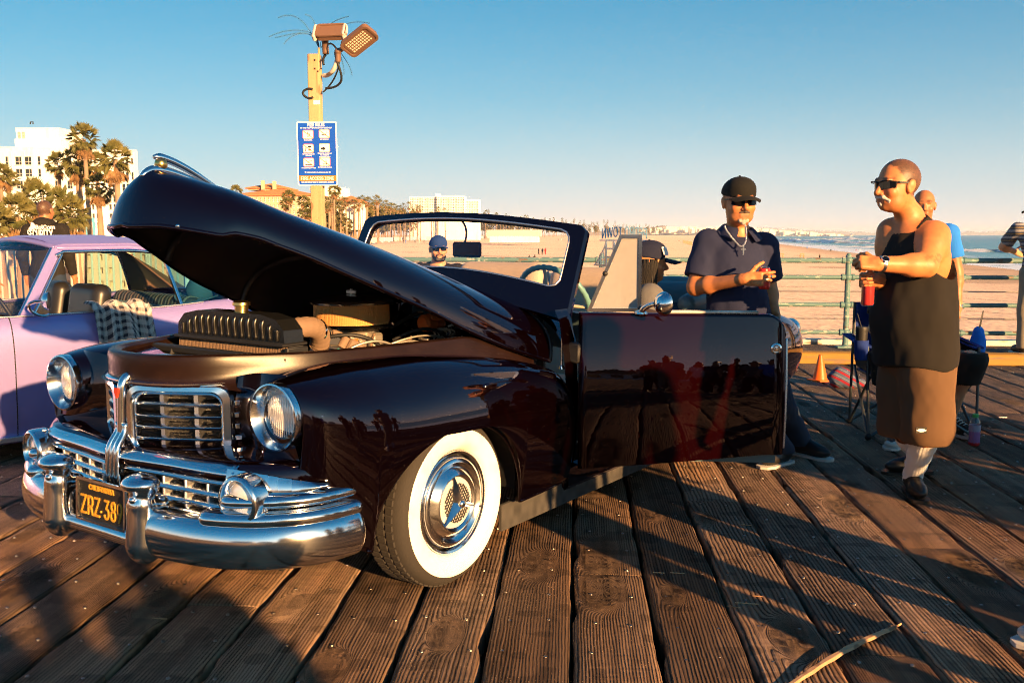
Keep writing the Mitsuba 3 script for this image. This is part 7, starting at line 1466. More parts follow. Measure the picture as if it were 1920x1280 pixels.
put('watch', xf(lathe([(0.036, -0.011), (0.041, -0.009), (0.041, 0.009), (0.036, 0.011), (0.034, 0.0)], 24), frame(wc_, wx, wz, wd_)), 'm_silver', k2); face_n = unit(-wx * -1 if (-wx)[1] > 0 else -wx); face_n = face_n if face_n[1] < 0 else -face_n; face_n = unit(face_n + A([0, 0, 0.8]))
put('watch_face', xf(lathe([(0.0001, 0.010), (0.016, 0.010), (0.018, 0.012), (0.021, 0.010), (0.022, 0.0)], 24), frame(wc_ + face_n * 0.036, wd_, np.cross(face_n, wd_), face_n)), 'm_silver', f'{k2}__watch'); put('dial', xf(lathe([(0.0001, 0.0106), (0.0155, 0.0106)], 20), frame(wc_ + face_n * 0.0362, wd_, np.cross(face_n, wd_), face_n)), 'm_shades', f'{k2}__watch')
scene['m_sock'] = {'type': 'twosided', 'bsdf': {'type': 'bumpmap', 'arbitrary': mikit.proc(sock_rib, eps=5e-4), 'scale': 1.0, 'bsdf': {'type': 'principled', 'base_color': rgb((0.78, 0.77, 0.76)), 'roughness': 0.95, 'specular': 0.1}}}
for s_ in 'LR':
    a_, b_ = J2['an' + s_], J2['kn' + s_]; t = np.linspace(-0.06, 0.80, 20)[:, None]; ax_ = a_ + (b_ - a_) * t; rad = 0.052 + 0.020 * np.clip(t[:, 0] * 1.6, 0, 1) ** 1.2 + 0.003 * np.sin(t[:, 0] * 31)
    tb = tube(ax_, rad, 36, cap=False); uvs = np.stack([np.tile(np.arange(36) / 36.0, 20), np.repeat(np.linspace(0, 1, 20), 36)], -1); d_ = mikit.ply(tb, 'm_sock', smooth=True, uv=uvs); put('sock', d_, 'm_sock', k2)
lbm = on_level(1712, 803, 0.37); tag_c = at_range(1727, 806, Y2 - 0.245); put('label_patch', cat(bx(tag_c + [-0.028, -0.004, -0.016], tag_c + [0.028, 0.0, 0.016], 0.001)), 'm_shoe_black', k2); put('label_mark', xf(extrude(affinity.scale(Point(0, 0).buffer(0.013), 1.5, 0.7).union(sbox(-0.024, -0.003, 0.024, 0.003)), 0.002), frame(tag_c + [0, -0.004, 0], [1, 0, 0], [0, 0, 1], [0, -1, 0])), 'm_white', f'{k2}__label_patch')
bt_ = thing('drink_bottle', 'clear bottle of red drink in the hand of the man in the tank top', 'bottle')
scene['m_clear'] = {'type': 'thindielectric', 'int_ior': 1.4}; mat('m_red_drink', (0.45, 0.03, 0.03), 0.2); mat('m_purple_drink', (0.28, 0.12, 0.30), 0.3); mat('m_label', (0.30, 0.27, 0.36), 0.6)
bc_ = J2['wrR'] + unit([-0.85, -0.45, -0.02]) * 0.085 + unit([0.45, -0.88, 0.0]) * 0.042
put('shell', mv(lathe([(0.0001, -0.13), (0.028, -0.13), (0.033, -0.12), (0.033, 0.02), (0.025, 0.05), (0.014, 0.075), (0.013, 0.09)], 24), bc_), 'm_clear', bt_, smooth=True); put('drink', mv(lathe([(0.0001, -0.127), (0.027, -0.127), (0.031, -0.118), (0.031, -0.03), (0.0001, -0.03)], 24), bc_), 'm_red_drink', bt_); put('bottle_cap', mv(lathe([(0.015, 0.085), (0.015, 0.102), (0.0001, 0.103)], 18), bc_), 'm_white', bt_)

# bald man in the blue shirt behind him
Y3 = 7.5
J = canon(1.80, math.radians(200), pose=dict(elL=(-0.25, -0.02, 1.15), wrL=(-0.27, 0.05, 0.90)))
b3 = at_range(1730, 440, Y3); k3, H3, J3, hs3 = person('bald man in a blue shirt half hidden behind the man in black', (b3[0], Y3, 0), J, 'brown', top=('tee', 'm_blue_tee', 0.62, 0.80), bottom=('shorts', 'm_grey_cloth', 0.45), girth=0.03, hd=(-0.3, -1, 0), h=0.014)
wl3 = J3['wrR'] if J3['wrR'][0] > J3['wrL'][0] else J3['wrL']; put('wrist_watch', mv(lathe([(0.031, -0.012), (0.037, -0.01), (0.037, 0.01), (0.031, 0.012)], 18), wl3), 'm_silver', k3)
# seated figure in the camp chair
ch_c = A([*on_level(1706, 812)[:2], 0])
J = dict(pelvis=(0.0, 0.16, 0.50), belly=(0.0, 0.15, 0.66), chest=(0.0, 0.20, 0.88), neck=(0.0, 0.20, 1.07), head=(0.0, 0.16, 1.23), shR=(-0.18, 0.20, 1.02), shL=(0.18, 0.20, 1.02), elR=(-0.25, 0.10, 0.76), elL=(0.25, 0.10, 0.76), wrR=(-0.20, -0.14, 0.68), wrL=(0.22, -0.14, 0.68), hipR=(-0.10, 0.14, 0.50), hipL=(0.10, 0.14, 0.50), knR=(-0.27, -0.24, 0.60), knL=(0.31, -0.22, 0.58), anR=(-0.235, -0.36, 0.09), anL=(0.28, 0.02, 0.09), toR=(-0.30, -0.52, 0.03), toL=(0.36, -0.14, 0.03))
J = {k: A(v, float) for k, v in J.items()}
k4, H4, J4, _ = person('seated person in dark clothes with bare knees and black canvas shoes in the camp chair', ch_c, J, 'light', top=('tee', 'm_black_cloth', 0.6, 0.46), bottom=('shorts', 'm_black_cloth', 0.40), shoes=('m_shoe_black', 'm_sole_white'), hd=(-0.2, -1, 0), h=0.014, laces=True, hair=('m_hair_dark', 'full'))
# man leaning on the rail at the right edge
J = canon(1.80, math.radians(5), pose=dict(belly=(0, 0.03, 1.10), chest=(0, 0.12, 1.28), neck=(0, 0.22, 1.44), head=(0, 0.30, 1.60), shR=(0.19, 0.17, 1.40), shL=(-0.19, 0.17, 1.40), elR=(0.27, 0.36, 1.20), elL=(-0.27, 0.36, 1.20), wrR=(0.10, 0.46, 1.14), wrL=(-0.10, 0.46, 1.14), anR=(0.10, 0.02, 0.09), toR=(0.14, 0.19, 0.03)))
b5 = at_range(1957, 440, 10.9); k5, H5, J5, _ = person('man in a striped shirt leaning on the railing at the right edge, back turned', (b5[0], 10.95, 0.095), J, 'light', top=('tee', 'm_stripe_tee', 0.75, 0.90), bottom=('pants', 'm_khaki', 0.07), shoes=('m_shoe_black', 'm_sole_white'), h=0.014, hd=(0.05, 1, -0.1))
cap_on(k5, H5, 'm_cap_black')
# man in the blue cap sitting beyond the black car
J = dict(pelvis=(0.0, 0.10, 0.52), belly=(0, 0.10, 0.68), chest=(0.0, 0.10, 0.90), neck=(0.0, 0.08, 1.08), head=(0.01, 0.03, 1.245), shR=(-0.19, 0.08, 1.03), shL=(0.19, 0.08, 1.03), elR=(-0.27, 0.0, 0.78), elL=(0.27, 0.0, 0.78), wrR=(-0.12, -0.22, 0.70), wrL=(0.12, -0.22, 0.70), hipR=(-0.10, 0.08, 0.50), hipL=(0.10, 0.08, 0.50), knR=(-0.18, -0.36, 0.52), knL=(0.18, -0.36, 0.52), anR=(-0.18, -0.36, 0.09), anL=(0.18, -0.36, 0.09), toR=(-0.2, -0.54, 0.03), toL=(0.2, -0.54, 0.03))
J = {k: A(v, float) for k, v in J.items()}; b6 = at_range(820, 474, 8.75)
k6, H6, J6, _ = person('bearded man in a blue cap and dark glasses seated beyond the windscreen', (b6[0], 8.72, 0.07), J, 'light', top=('tee', 'm_black_cloth', 1.9, 0.5), bottom=('pants', 'm_denim', 0.07), hd=(0.32, -1, 0.02), h=0.014)
cap_on(k6, H6, 'm_cap_blue', tilt=0.012); shades_on(k6, H6)
beard_on(k6, H6, [((-0.05, 0.04, -0.07), (-0.03, 0.075, -0.095), 0.016, 0.018), ((0.05, 0.04, -0.07), (0.03, 0.075, -0.095), 0.016, 0.018), ((-0.03, 0.072, -0.098), (0.03, 0.072, -0.098), 0.019, 0.019), ((-0.022, 0.084, -0.055), (0.022, 0.084, -0.055), 0.007, 0.007), ((-0.028, 0.08, -0.058), (-0.03, 0.076, -0.09), 0.007, 0.01), ((0.028, 0.08, -0.058), (0.03, 0.076, -0.09), 0.007, 0.01)], 'm_hair_dark', 'beard', 0.005)
LM = frame(H6.L(0, 0.094, 0.088), -H6.R[:, 0] * -1, H6.R[:, 2], np.cross(H6.R[:, 0], H6.R[:, 2])); LM = frame(H6.L(0.0, 0.085, 0.080), H6.R[:, 0], unit(H6.R[:, 2] - 0.45 * H6.R[:, 1]), -unit(np.cross(unit(H6.R[:, 2] - 0.45 * H6.R[:, 1]), H6.R[:, 0])))
lg = unary_union([LineString([(-0.012, 0.022), (-0.012, -0.006), (0.008, -0.006)]).buffer(0.0032, cap_style=3), LineString([(-0.004, -0.02), (0.006, 0.014), (0.016, -0.02)]).buffer(0.0032, cap_style=3), LineString([(0.0, -0.009), (0.012, -0.009)]).buffer(0.0028)])
for mir in (1,): put('cap_badge', xf(extrude(lg, 0.006), LM @ np.diag([-1, 1, 1, 1]) if np.linalg.det(LM[:3, :3]) < 0 else LM), 'm_white', f'{k6}__cap', smooth=False)
# long haired woman in a cap, sitting by the door
b7 = at_range(1211, 497, 6.02); J = {k: A(v, float) + [0, 0, -0.02] for k, v in dict(pelvis=(0.0, 0.0, 0.52), belly=(0, 0, 0.68), chest=(0.0, 0.0, 0.88), neck=(0.0, 0.0, 1.07), head=(0.025, 0.0, 1.225), shR=(0.02, -0.16, 1.02), shL=(0.0, 0.16, 1.02), elR=(0.0, -0.24, 0.78), elL=(0.0, 0.24, 0.78), wrR=(0.2, -0.18, 0.66), wrL=(0.2, 0.18, 0.66), hipR=(0.0, -0.09, 0.50), hipL=(0, 0.09, 0.50), knR=(0.32, -0.22, 0.56), knL=(0.34, -0.05, 0.56), anR=(0.30, -0.20, 0.40), anL=(0.32, -0.04, 0.40), toR=(0.42, -0.26, 0.36), toL=(0.46, -0.08, 0.36)).items()}
k7, H7, J7, _ = person('woman with long black hair in a navy cap seen in profile behind the vent window', (b7[0], 6.02, b7[2] - 1.19), J, 'tan', top=('tee', 'm_grey_cloth', 0.5, 0.5), bottom=('pants', 'm_denim', 0.07), hd=(1, 0.06, -0.03), h=0.014, hsc=1.03)
cap_on(k7, H7, 'm_cap_navy', brim=0.10, crown=0.01); cloth('m_cap_navy', (0.012, 0.015, 0.035))
hr_ = []
for i in range(260):
    a = rng.uniform(-2.75, 2.75) ; z0 = rng.uniform(-0.02, 0.03); xr_, yr_ = 0.088 * math.sin(a), -0.012 - 0.100 * math.cos(a) * 0.9
    if yr_ > 0.035: continue
    p0 = H7.L(xr_, yr_, z0); hr_.append(tube([p0, p0 + A([-0.005, 0.0, -0.10]), p0 + A([rng.normal(-0.01, 0.012), rng.normal(0, 0.012), -0.24]), p0 + A([rng.normal(-0.0, 0.02), rng.normal(0, 0.02), -0.40 - rng.uniform(0, 0.08)])], [0.009, 0.010, 0.009, 0.003], 5))
put('long_hair', cat(hr_), 'm_hair_dark', k7, kind='stuff')
put('cap_patch', xf(extrude(rrect(0.075, 0.055, 0.006).difference(unary_union([LineString([(-0.02, 0.012), (-0.028, -0.002), (-0.016, -0.014)]).buffer(0.004), LineString([(0.012, -0.016), (0.012, 0.016), (0.026, 0.008), (0.012, 0.0)]).buffer(0.004)])), 0.004), frame(H7.L(0.044, 0.082, 0.075), unit(H7.R @ A([0.86, -0.5, 0])), unit(H7.R @ A([-0.2, -0.3, 0.93])), unit(H7.R @ A([0.45, 0.78, 0.35])))), 'm_white', f'{k7}__cap', smooth=False)
# security guard with his back turned
b8 = at_range(99, 440, 10.75)
k8, H8, J8, _ = person('security guard in a black hooded top with his back turned beyond the purple car', (b8[0], 10.6, 0), canon(1.86, math.radians(-6)), 'brown', top=('hoodie', 'm_black_cloth', 1.9, 0.82), bottom=('pants', 'm_denim', 0.07), h=0.014, hair=('m_hair_dark', 'short'), hd=(0.12, 1, 0), wide=1.08)
up8 = A([0, 0, 1]); fw8 = A([math.sin(math.radians(-6)), math.cos(math.radians(-6)), 0]); rt8 = A([fw8[1], -fw8[0], 0])
v, f, n = sdf([EL(J8['neck'] - fw8 * 0.055 + up8 * 0.01, (0.115, 0.075, 0.085), np.stack([rt8, fw8, up8], 1), 0.03), RC(J8['neck'] - rt8 * 0.08 + up8 * 0.03, J8['neck'] + rt8 * 0.08 + up8 * 0.03, 0.04, 0.04, 0.04)], 0.010); put('hood', (v, f), 'm_black_cloth', k8, normals=n)
def curved(m, key, name, z_off):
    v_ = m.vertices.copy(); x_ = v_[:, 0]; P_ = J8['chest'] + rt8 * x_[:, None] + up8 * (v_[:, 1] + z_off)[:, None] - fw8 * (0.155 - 1.1 * x_ ** 2 + v_[:, 2])[:, None]; m = m.copy(); m.vertices = P_; m.invert() if False else None; put(name, m, 'm_white', f'{key}__shirt', smooth=False)
def fit(s, w, hgt): m = text(s, hgt, 0.012, True); b = m.bounds; m.apply_transform(np.diag([w / (b[1, 0] - b[0, 0]), 1, 1, 1])); return m
m_ = fit('BolCom', 0.205, 0.045); m_.apply_translation([0.065, 0, 0]); curved(m_, k8, 'lettering', 0.155); curved(fit('SECURITY', 0.29, 0.085), k8, 'lettering', 0.06)
hpoly = Polygon([(-0.12, 0.0), (-0.09, 0.03), (-0.085, 0.07), (-0.06, 0.06), (-0.045, 0.03), (-0.03, 0.005), (-0.055, 0.01), (-0.06, -0.01), (-0.08, 0.0), (-0.10, -0.015)]).buffer(0.004); curved(extrude(hpoly, 0.012), k8, 'horse_mark', 0.16)
# blue shirted passer by cut by the left edge; the pair of pale trainers at the lower right
b9 = at_range(-36, 440, 10.6); person('passer by in a blue shirt cut off by the left edge', (b9[0], 10.5, 0), canon(1.72, math.radians(80)), 'tan', top=('tee', 'm_blue_tee', 0.6, 0.85), h=0.018, hair=('m_hair_dark', 'full'))
an = on_level(1940, 1214); J = canon(1.76, math.radians(-52)); off = J['toL'] + (J['anL'] - J['toL']) * 0.10
k10, _, _, _ = person('onlooker in pale trainers whose shoe tip enters at the lower right corner', (an[0] - off[0] + 0.02, an[1] - off[1], 0), J, 'tan', top=('tee', 'm_grey_cloth', 0.6, 0.85), bottom=('pants', 'm_khaki', 0.07), shoes=('m_sole_white', 'm_sole_white'), h=0.018, hair=('m_hair_dark', 'full'))
# the crowd behind the camera, which shades the deck and shows in the paint and chrome
crowd = [((2.36, -2.25), -20, 'm_grey_cloth', 'm_black_cloth'), ((1.75, -2.75), -20, 'm_navy', 'm_black_cloth'), ((0.75, -1.75), -15, 'm_khaki', 'm_khaki'), ((0.95, -4.3), -15, 'm_red_cloth', 'm_black_cloth'), ((0.5, -2.3), 0, 'm_brown_cloth', 'm_black_cloth'), ((1.6, -4.7), -15, 'm_white_cloth', 'm_black_cloth'), ((2.65, -3.3), -10, 'm_blue_tee', 'm_black_cloth'), ((2.25, 1.75), -20, 'm_black_cloth', 'm_denim'), ((2.85, 2.30), -35, 'm_grey_cloth', 'm_denim'), ((4.15, 3.6), -30, 'm_red_cloth', 'm_khaki'), ((2.62, -1.95), -25, 'm_blue_tee', 'm_denim'), ((2.05, -2.45), -10, 'm_black_cloth', 'm_khaki'), ((1.45, -2.9), -20, 'm_white_cloth', 'm_denim'), ((0.85, -3.5), -5, 'm_navy', 'm_khaki'), ((4.98, 1.55), -40, 'm_white_cloth', 'm_khaki'), ((5.2, 2.1), -35, 'm_brown_cloth', 'm_khaki'), ((5.6, 3.2), -50, 'm_blue_tee', 'm_khaki'), ((6.2, 0.6), -45, 'm_grey_cloth', 'm_khaki'), ((6.3, 1.7), -30, 'm_navy', 'm_denim'), ((6.9, 2.6), -40, 'm_brown_cloth', 'm_denim'), ((7.2, 0.9), -20, 'm_red_cloth', 'm_denim'), ((5.9, 0.5), -38, 'm_khaki', 'm_denim'), ((4.9, 4.2), -60, 'm_black_cloth', 'm_grey_cloth')]
WHAT = dict(m_black_cloth='black', m_grey_cloth='grey', m_red_cloth='red', m_blue_tee='blue', m_white_cloth='white', m_navy='navy', m_khaki='khaki', m_brown_cloth='brown', m_denim='denim')
for i, ((x, y), yw_, tm, bm) in enumerate(crowd):
    person(f'onlooker outside the picture in a {WHAT[tm]} shirt and {WHAT[bm]} trousers', (x, y, 0), canon(1.68 + 0.04 * (i % 4), math.radians(yw_)), ('tan', 'light', 'brown')[i % 3], 'onlookers outside the picture', top=('tee', tm, 0.6, 0.82), bottom=('pants', bm, 0.07), fine=False, girth=0.03 * (i % 3), hair=('m_hair_dark', 'full'))
# ------------------------------------------------------------------ lamp post with the rules sign
def post_wood(p, n, uv):
    g = noise(p.x * 70, p.y * 70, p.z * 2.2); k = fbm(p.x * 9, p.y * 9, p.z * 1.6, 3); kn = smoothstep(0.72, 0.8, noise(p.x * 16, p.y * 16, p.z * 5, ) if False else noise(p.x * 16, p.y * 16, p.z * 5))
    return mix(mix(mi.Color3f(0.40, 0.22, 0.11), mi.Color3f(0.58, 0.37, 0.21), 0.6 * k + 0.4 * g), mi.Color3f(0.20, 0.10, 0.05), kn * 0.7)
mat('m_post', mikit.proc(post_wood), 0.85)
mat('m_sign_blue', (0.004, 0.075, 0.52), 0.4); mat('m_sign_orange', (0.72, 0.17, 0.03), 0.45); mat('m_brown_lamp', (0.16, 0.09, 0.06), 0.5); mat('m_led', (0.75, 0.66, 0.5), 0.3); mat('m_wire', (0.05, 0.12, 0.2), 0.5)
LY = 11.62
def lp(px, py, dy=0.0): return at_range(px, py, LY + dy)
lamp = thing('lamp_post', 'square timber lamp post with two floodlights and bird wires', 'lamp post')
pb = lp(597.5, 440)
put('post', bx([pb[0] - 0.072, LY - 0.072, 0.09], [pb[0] + 0.072, LY + 0.072, lp(597, 103)[2]], 0.008), 'm_post', lamp)
for px, py in ((590, 113), (602, 113), (590, 129), (602, 129), (596, 134)): put('bolt', ball(lp(px, py, -0.075), 0.012, 1), 'm_black', lamp)
put('sticker', bx(lp(587.5, 196, -0.074) + [0, -0.001, 0], lp(600, 188, -0.074) + [0, 0.001, 0]), 'm_white', lamp)
put('bird_wire_base', tube([lp(598, 103), lp(598, 90)], 0.014, 8), 'm_post', lamp)
for pts in (((598, 90), (583, 62), (560, 35), (521, 34)), ((598, 90), (592, 55), (585, 35), (572, 28)), ((598, 88), (588, 66), (555, 57), (504, 70)), ((598, 90), (580, 65), (555, 63), (515, 71)), ((598, 90), (585, 67), (560, 64), (532, 84)), ((600, 90), (615, 50), (632, 38), (654, 31)), ((602, 90), (635, 52), (665, 42), (693, 44)), ((634, 92), (645, 108), (655, 125), (660, 142)), ((634, 92), (640, 110), (644, 125), (645, 140))):
    put('bird_wire', tube(spl([lp(x, y, -0.05 * i) for i, (x, y) in enumerate(pts)], 16), 0.0045, 5), 'm_wire', lamp, smooth=True)
def flood(c, ax, nrm, w, hgt, t, m, led=False):
    ax, nrm = unit(ax), unit(nrm); nrm = unit(nrm - ax * (ax @ nrm)); M = frame(c, ax, np.cross(nrm, ax), nrm)
    k = put('floodlight', xf(extrude(rrect(w, hgt, 0.05), t).convex_hull, M), m, lamp, smooth=20); kn = k.split('__')[-1]
    put('housing_rim', xf(extrude(rrect(w + 0.02, hgt + 0.02, 0.055).difference(rrect(w - 0.03, hgt - 0.03, 0.04)), 0.02), M @ trimesh.transformations.translation_matrix([0, 0, t - 0.006])), m, f'{lamp}__{kn}', smooth=False)
    if led:
        put('led_panel', xf(extrude(rrect(w - 0.06, hgt - 0.06, 0.03), 0.006), M @ trimesh.transformations.translation_matrix([0, 0, t])), 'm_brown_lamp', f'{lamp}__{kn}', smooth=False)
        put('leds', cat([xf(bx([-0.009, -0.009, 0], [0.009, 0.009, 0.006]), M @ trimesh.transformations.translation_matrix([x, y, t + 0.005])) for x in np.arange(-w / 2 + 0.07, w / 2 - 0.05, 0.034) for y in np.arange(-hgt / 2 + 0.06, hgt / 2 - 0.04, 0.034)]), 'm_led', f'{lamp}__{kn}', kind='stuff', smooth=False)
    else:
        for s_ in (-1, 1): put('end_cap', xf(bx([s_ * w / 2 - 0.04, -hgt / 2 - 0.012, -0.012], [s_ * w / 2 + 0.012, hgt / 2 + 0.012, t + 0.02], 0.02), M), 'm_oldwhite', f'{lamp}__{kn}')
flood(lp(622, 66, -0.12), [1, 0.0, 0.02], [0.15, -0.75, 0.62], 0.36, 0.20, 0.07, 'm_brown_lamp'); flood(lp(673, 72, -0.30), unit(A([0.72, -0.30, 0.42])), [0.25, -0.62, -0.74], 0.42, 0.24, 0.06, 'm_brown_lamp', True)
put('bracket', tube(spl([lp(610, 74, -0.1), lp(610, 86, -0.05), lp(611, 102, -0.03)], 10), [0.04] * 10, 10), 'm_brown_lamp', lamp, smooth=True)
put('arm', tube(spl([lp(607, 142), lp(618, 139, -0.1), lp(627, 128, -0.18), lp(632, 112, -0.2), lp(634, 98, -0.22)], 20), 0.026, 10), 'm_oldwhite', lamp, smooth=True)
put('arm_joint', cat(ball(lp(634, 97, -0.24), 0.042, 2), tube([lp(634, 97, -0.24), lp(634, 116, -0.22)], 0.034, 10), beam(lp(636, 96, -0.25), lp(652, 84, -0.30), 0.05, 0.05, 0.01)), 'm_brown_lamp', lamp)
for pts, r in ((((617, 83, -.1), (624, 84, -.2), (631, 92, -.24)), 0.011), (((629, 96, -.2), (633, 118, -.22), (640, 150, -.15), (630, 162, -.1), (610, 166, -.08)), 0.014), (((636, 100, -.2), (634, 128, -.2), (622, 155, -.1), (606, 173, -.08)), 0.010), (((586, 168, -.08), (574, 168, -.08), (568, 174, -.08), (573, 182, -.08), (587, 182, -.08)), 0.014), (((610, 104, .0), (606, 112, -.06), (607, 122, -.08)), 0.016)):
    put('cable', tube(spl([lp(*q) for q in pts], 24), r, 8), 'm_black', lamp, smooth=True)
sgn = thing('pier_rules_sign', 'blue and orange pier rules sign fixed to the timber lamp post', 'sign')
s0 = lp(595, 288.5, -0.085); SW, SH = (632 - 558) * 11.9 / 1761, (346 - 231) * 11.9 / 1761
SM = frame(s0, unit([1, 0.02, 0]), [0, 0, 1], unit([0.02, -1, 0]))
def S(name, m, mt, **k): return put(name, xf(m, SM), mt, sgn, smooth=False, **k)
S('panel', extrude(rrect(SW, SH, 0.02), 0.006), 'm_white'); S('blue_field', mv(extrude(rrect(SW - 0.03, SH - 0.03, 0.014), 0.002), [0, 0, 0.006]), 'm_sign_blue')
sx, sy = SW / 74.0, SH / 115.0
def at(px, py): return ((px - 595) * sx, (288.5 - py) * sy)
def line(s, px, py, w, hgt, mt='m_white', nm='lettering', zz=0.008):
    m = text(s, hgt * sy, 0.002, True); b = m.bounds; m.apply_transform(np.diag([w * sx / (b[1, 0] - b[0, 0]), 1, 1, 1])); x, y = at(px, py); S(nm, mv(m, [x, y, zz]), mt)
S('orange_band', mv(extrude(sbox(*at(561, 339.5), *at(628.5, 330.5) ) if False else sbox(-SW / 2 + 0.017, at(0, 338)[1], SW / 2 - 0.017, at(0, 327.5)[1]), 0.002), [0, 0, 0.0085]), 'm_sign_orange')
line('PIER RULES', 594, 239.5, 31, 5.2); line('WE TAKE YOUR PIER AND SAFETY SERIOUSLY', 594, 243.3, 59, 2.3); line('FIRE ACCESS ZONE', 594.5, 336.0, 61, 6.0, zz=0.0106)
S('lettering', mv((lambda m: m)(text('FIRE ACCESS ZONE', 0.001, 0.0004)), [0, at(0, 335.5)[1], 0.0102]), 'm_white') if False else None
line('NO OBSTRUCTING OR IMPEDING ACCESS', 595, 339.2 + 2.0, 60, 2.5); line('PIER SECURITY CAMERAS IN USE', 595, 323.5, 38, 2.1)
caps = [['NO ALCOHOL'], ['NO SMOKING'], ['NO UNAUTHORIZED', 'VENDING'], ['COMMERCIAL FILMING AND', 'PHOTOGRAPHY', 'BY PERMIT ONLY'], ['NO JUMPING OFF PIER'], ['NO PERSONAL DEVICES']]
for i, (px, py) in enumerate(((579, 254), (609, 253), (579, 279), (609, 278), (579, 304), (609, 303))):
    x, y = at(px, py); S('pictogram_tile', mv(extrude(rrect(20 * sx, 16 * sy, 0.018), 0.0015), [x, y, 0.008]), 'm_sign_orange'); S('pictogram_field', mv(extrude(rrect(18.4 * sx, 14.4 * sy, 0.014), 0.0015), [x, y, 0.0096]), 'm_white')
    d = LineString([(-8.4 * sx, 6.2 * sy), (8.4 * sx, -6.2 * sy)]).buffer(0.0035)
    pic = [unary_union([sbox(-0.008, -0.03, 0.008, -0.016), LineString([(-0.005, 0.03), (0.0, 0.0)]).buffer(0.004), LineString([(0.012, 0.012), (0.02, -0.006)]).buffer(0.004)]), unary_union([sbox(-0.035, -0.014, 0.022, -0.004), LineString([(0.02, 0.0), (0.03, 0.018), (0.024, 0.03)]).buffer(0.002)]),
           unary_union([LineString([(-0.035, -0.03), (-0.03, 0.005)]).buffer(0.005), Point(-0.03, 0.016).buffer(0.006), affinity.scale(Point(0.016, 0.022).buffer(0.018), 1.3, 0.5), LineString([(0.016, 0.02), (0.016, -0.02)]).buffer(0.003), sbox(0.0, -0.028, 0.032, -0.01)]), unary_union([affinity.scale(Point(-0.014, -0.010).buffer(0.02), 1.15, 0.85), sbox(-0.046, -0.02, -0.03, 0.002)]),
           unary_union([LineString([(-0.04, -0.03), (0.04, -0.03)]).buffer(0.005), sbox(0.012, 0.012, 0.045, 0.02), LineString([(-0.01, -0.004), (0.006, 0.008)]).buffer(0.004)]), unary_union([LineString([(-0.02, -0.026), (0.022, -0.026)]).buffer(0.003), LineString([(0.018, -0.024), (0.014, 0.026)]).buffer(0.003), Point(-0.018, -0.03).buffer(0.005), Point(0.02, -0.03).buffer(0.005)])][i]
    S('pictogram', mv(extrude(pic, 0.001), [x, y, 0.0112]), 'm_black')
    if i != 3: S('pictogram_bar', mv(extrude(d, 0.001), [x, y, 0.0124]), 'm_sign_orange')
    for j, tx_ in enumerate(caps[i]): line(tx_, px, py + 11 + 3.0 * j, min(26, 1.35 * len(tx_) + 2), 1.9, nm='caption')
for q in (-1, 1): S('camera_mark', mv(extrude(Polygon([(-0.014, 0.012), (0.016, 0.0), (-0.014, -0.012), (-0.006, 0.0)]) if q < 0 else Polygon([(0.014, 0.012), (-0.016, 0.0), (0.014, -0.012), (0.006, 0.0)]), 0.001), [q * 22 * sx, at(0, 322)[1], 0.0085]), 'm_white')

# ------------------------------------------------------------------ things on the deck
cone = thing('traffic_cone', 'small orange traffic cone in front of the yellow kerb', 'traffic cone')
mat('m_cone', (0.66, 0.115, 0.006), 0.45); cc0 = on_level(1537, 713)
put('cone', mv(lathe([(0.075, 0.012), (0.07, 0.02), (0.021, 0.25), (0.016, 0.262), (0.011, 0.255), (0.011, 0.2)], 32), cc0), 'm_cone', cone); put('base', mv(xf(extrude(rrect(0.20, 0.20, 0.03), 0.014), rotm([0, 0, 1], 20)), cc0), 'm_cone', cone)
# camp chair
mat('m_chair_tube', (0.06, 0.075, 0.085), 0.35, metal=0.5); cloth('m_chair_blue', (0.012, 0.03, 0.16)); cloth('m_chair_black', (0.010, 0.010, 0.012))
chair = thing('camp_chair', 'blue and black folding camp chair with a seated person in it', 'chair')
CM = frame(ch_c, [1, 0, 0], [0, 1, 0], [0, 0, 1])
def K(name, m, mt, smooth=30): return put(name, xf(m, CM), mt, chair, smooth=smooth)
W_ = 0.40; fl_, fr2, bl_, br2 = A([-W_ + .02, -0.26, 0.02]), A([W_ - .02, -0.22, 0.02]), A([-W_ + .06, 0.34, 0.02]), A([W_ - .04, 0.34, 0.02])
tl_, tr_ = A([-0.33, 0.36, 0.94]), A([0.36, 0.36, 0.94]); afl, afr = A([-W_ + .02, -0.16, 0.66]), A([W_ - .01, -0.16, 0.66])
for a, b in ((fl_, A([0.30, -0.2, 0.44])), (fr2, A([-0.30, -0.2, 0.44])), (bl_, A([0.3, 0.3, 0.46])), (br2, A([-0.3, 0.3, 0.46])), (fl_, A([-0.33, 0.30, 0.46])), (bl_, A([-0.36, -0.18, 0.44])), (fr2, A([0.34, 0.30, 0.46])), (br2, A([0.37, -0.18, 0.44])), (bl_, tl_), (br2, tr_), (fl_, afl), (fr2, afr)): K('leg', tube([a, b], 0.0105, 8), 'm_chair_tube')
for p in (fl_, fr2, bl_, br2): K('foot', ball(p + [0, 0, 0.005], 0.024, 2, (1, 1, 1)), 'm_black')
def sag(P00, P10, P01, P11, d, n=14):
    u = np.linspace(0, 1, n); return A([[P00 * (1 - a) * (1 - b) + P10 * a * (1 - b) + P01 * (1 - a) * b + P11 * a * b - A(d) * math.sin(math.pi * a) * math.sin(math.pi * b) for b in u] for a in u])
K('seat', thick(sag(A([-0.33, -0.2, 0.45]), A([0.33, -0.2, 0.45]), A([-0.31, 0.3, 0.44]), A([0.31, 0.3, 0.44]), (0, 0, 0.06)), 0.004), 'm_chair_blue'); K('backrest', thick(sag(A([-0.30, 0.31, 0.46]), A([0.31, 0.31, 0.46]), tl_, tr_, (0, -0.05, 0)), 0.004), 'm_chair_blue')
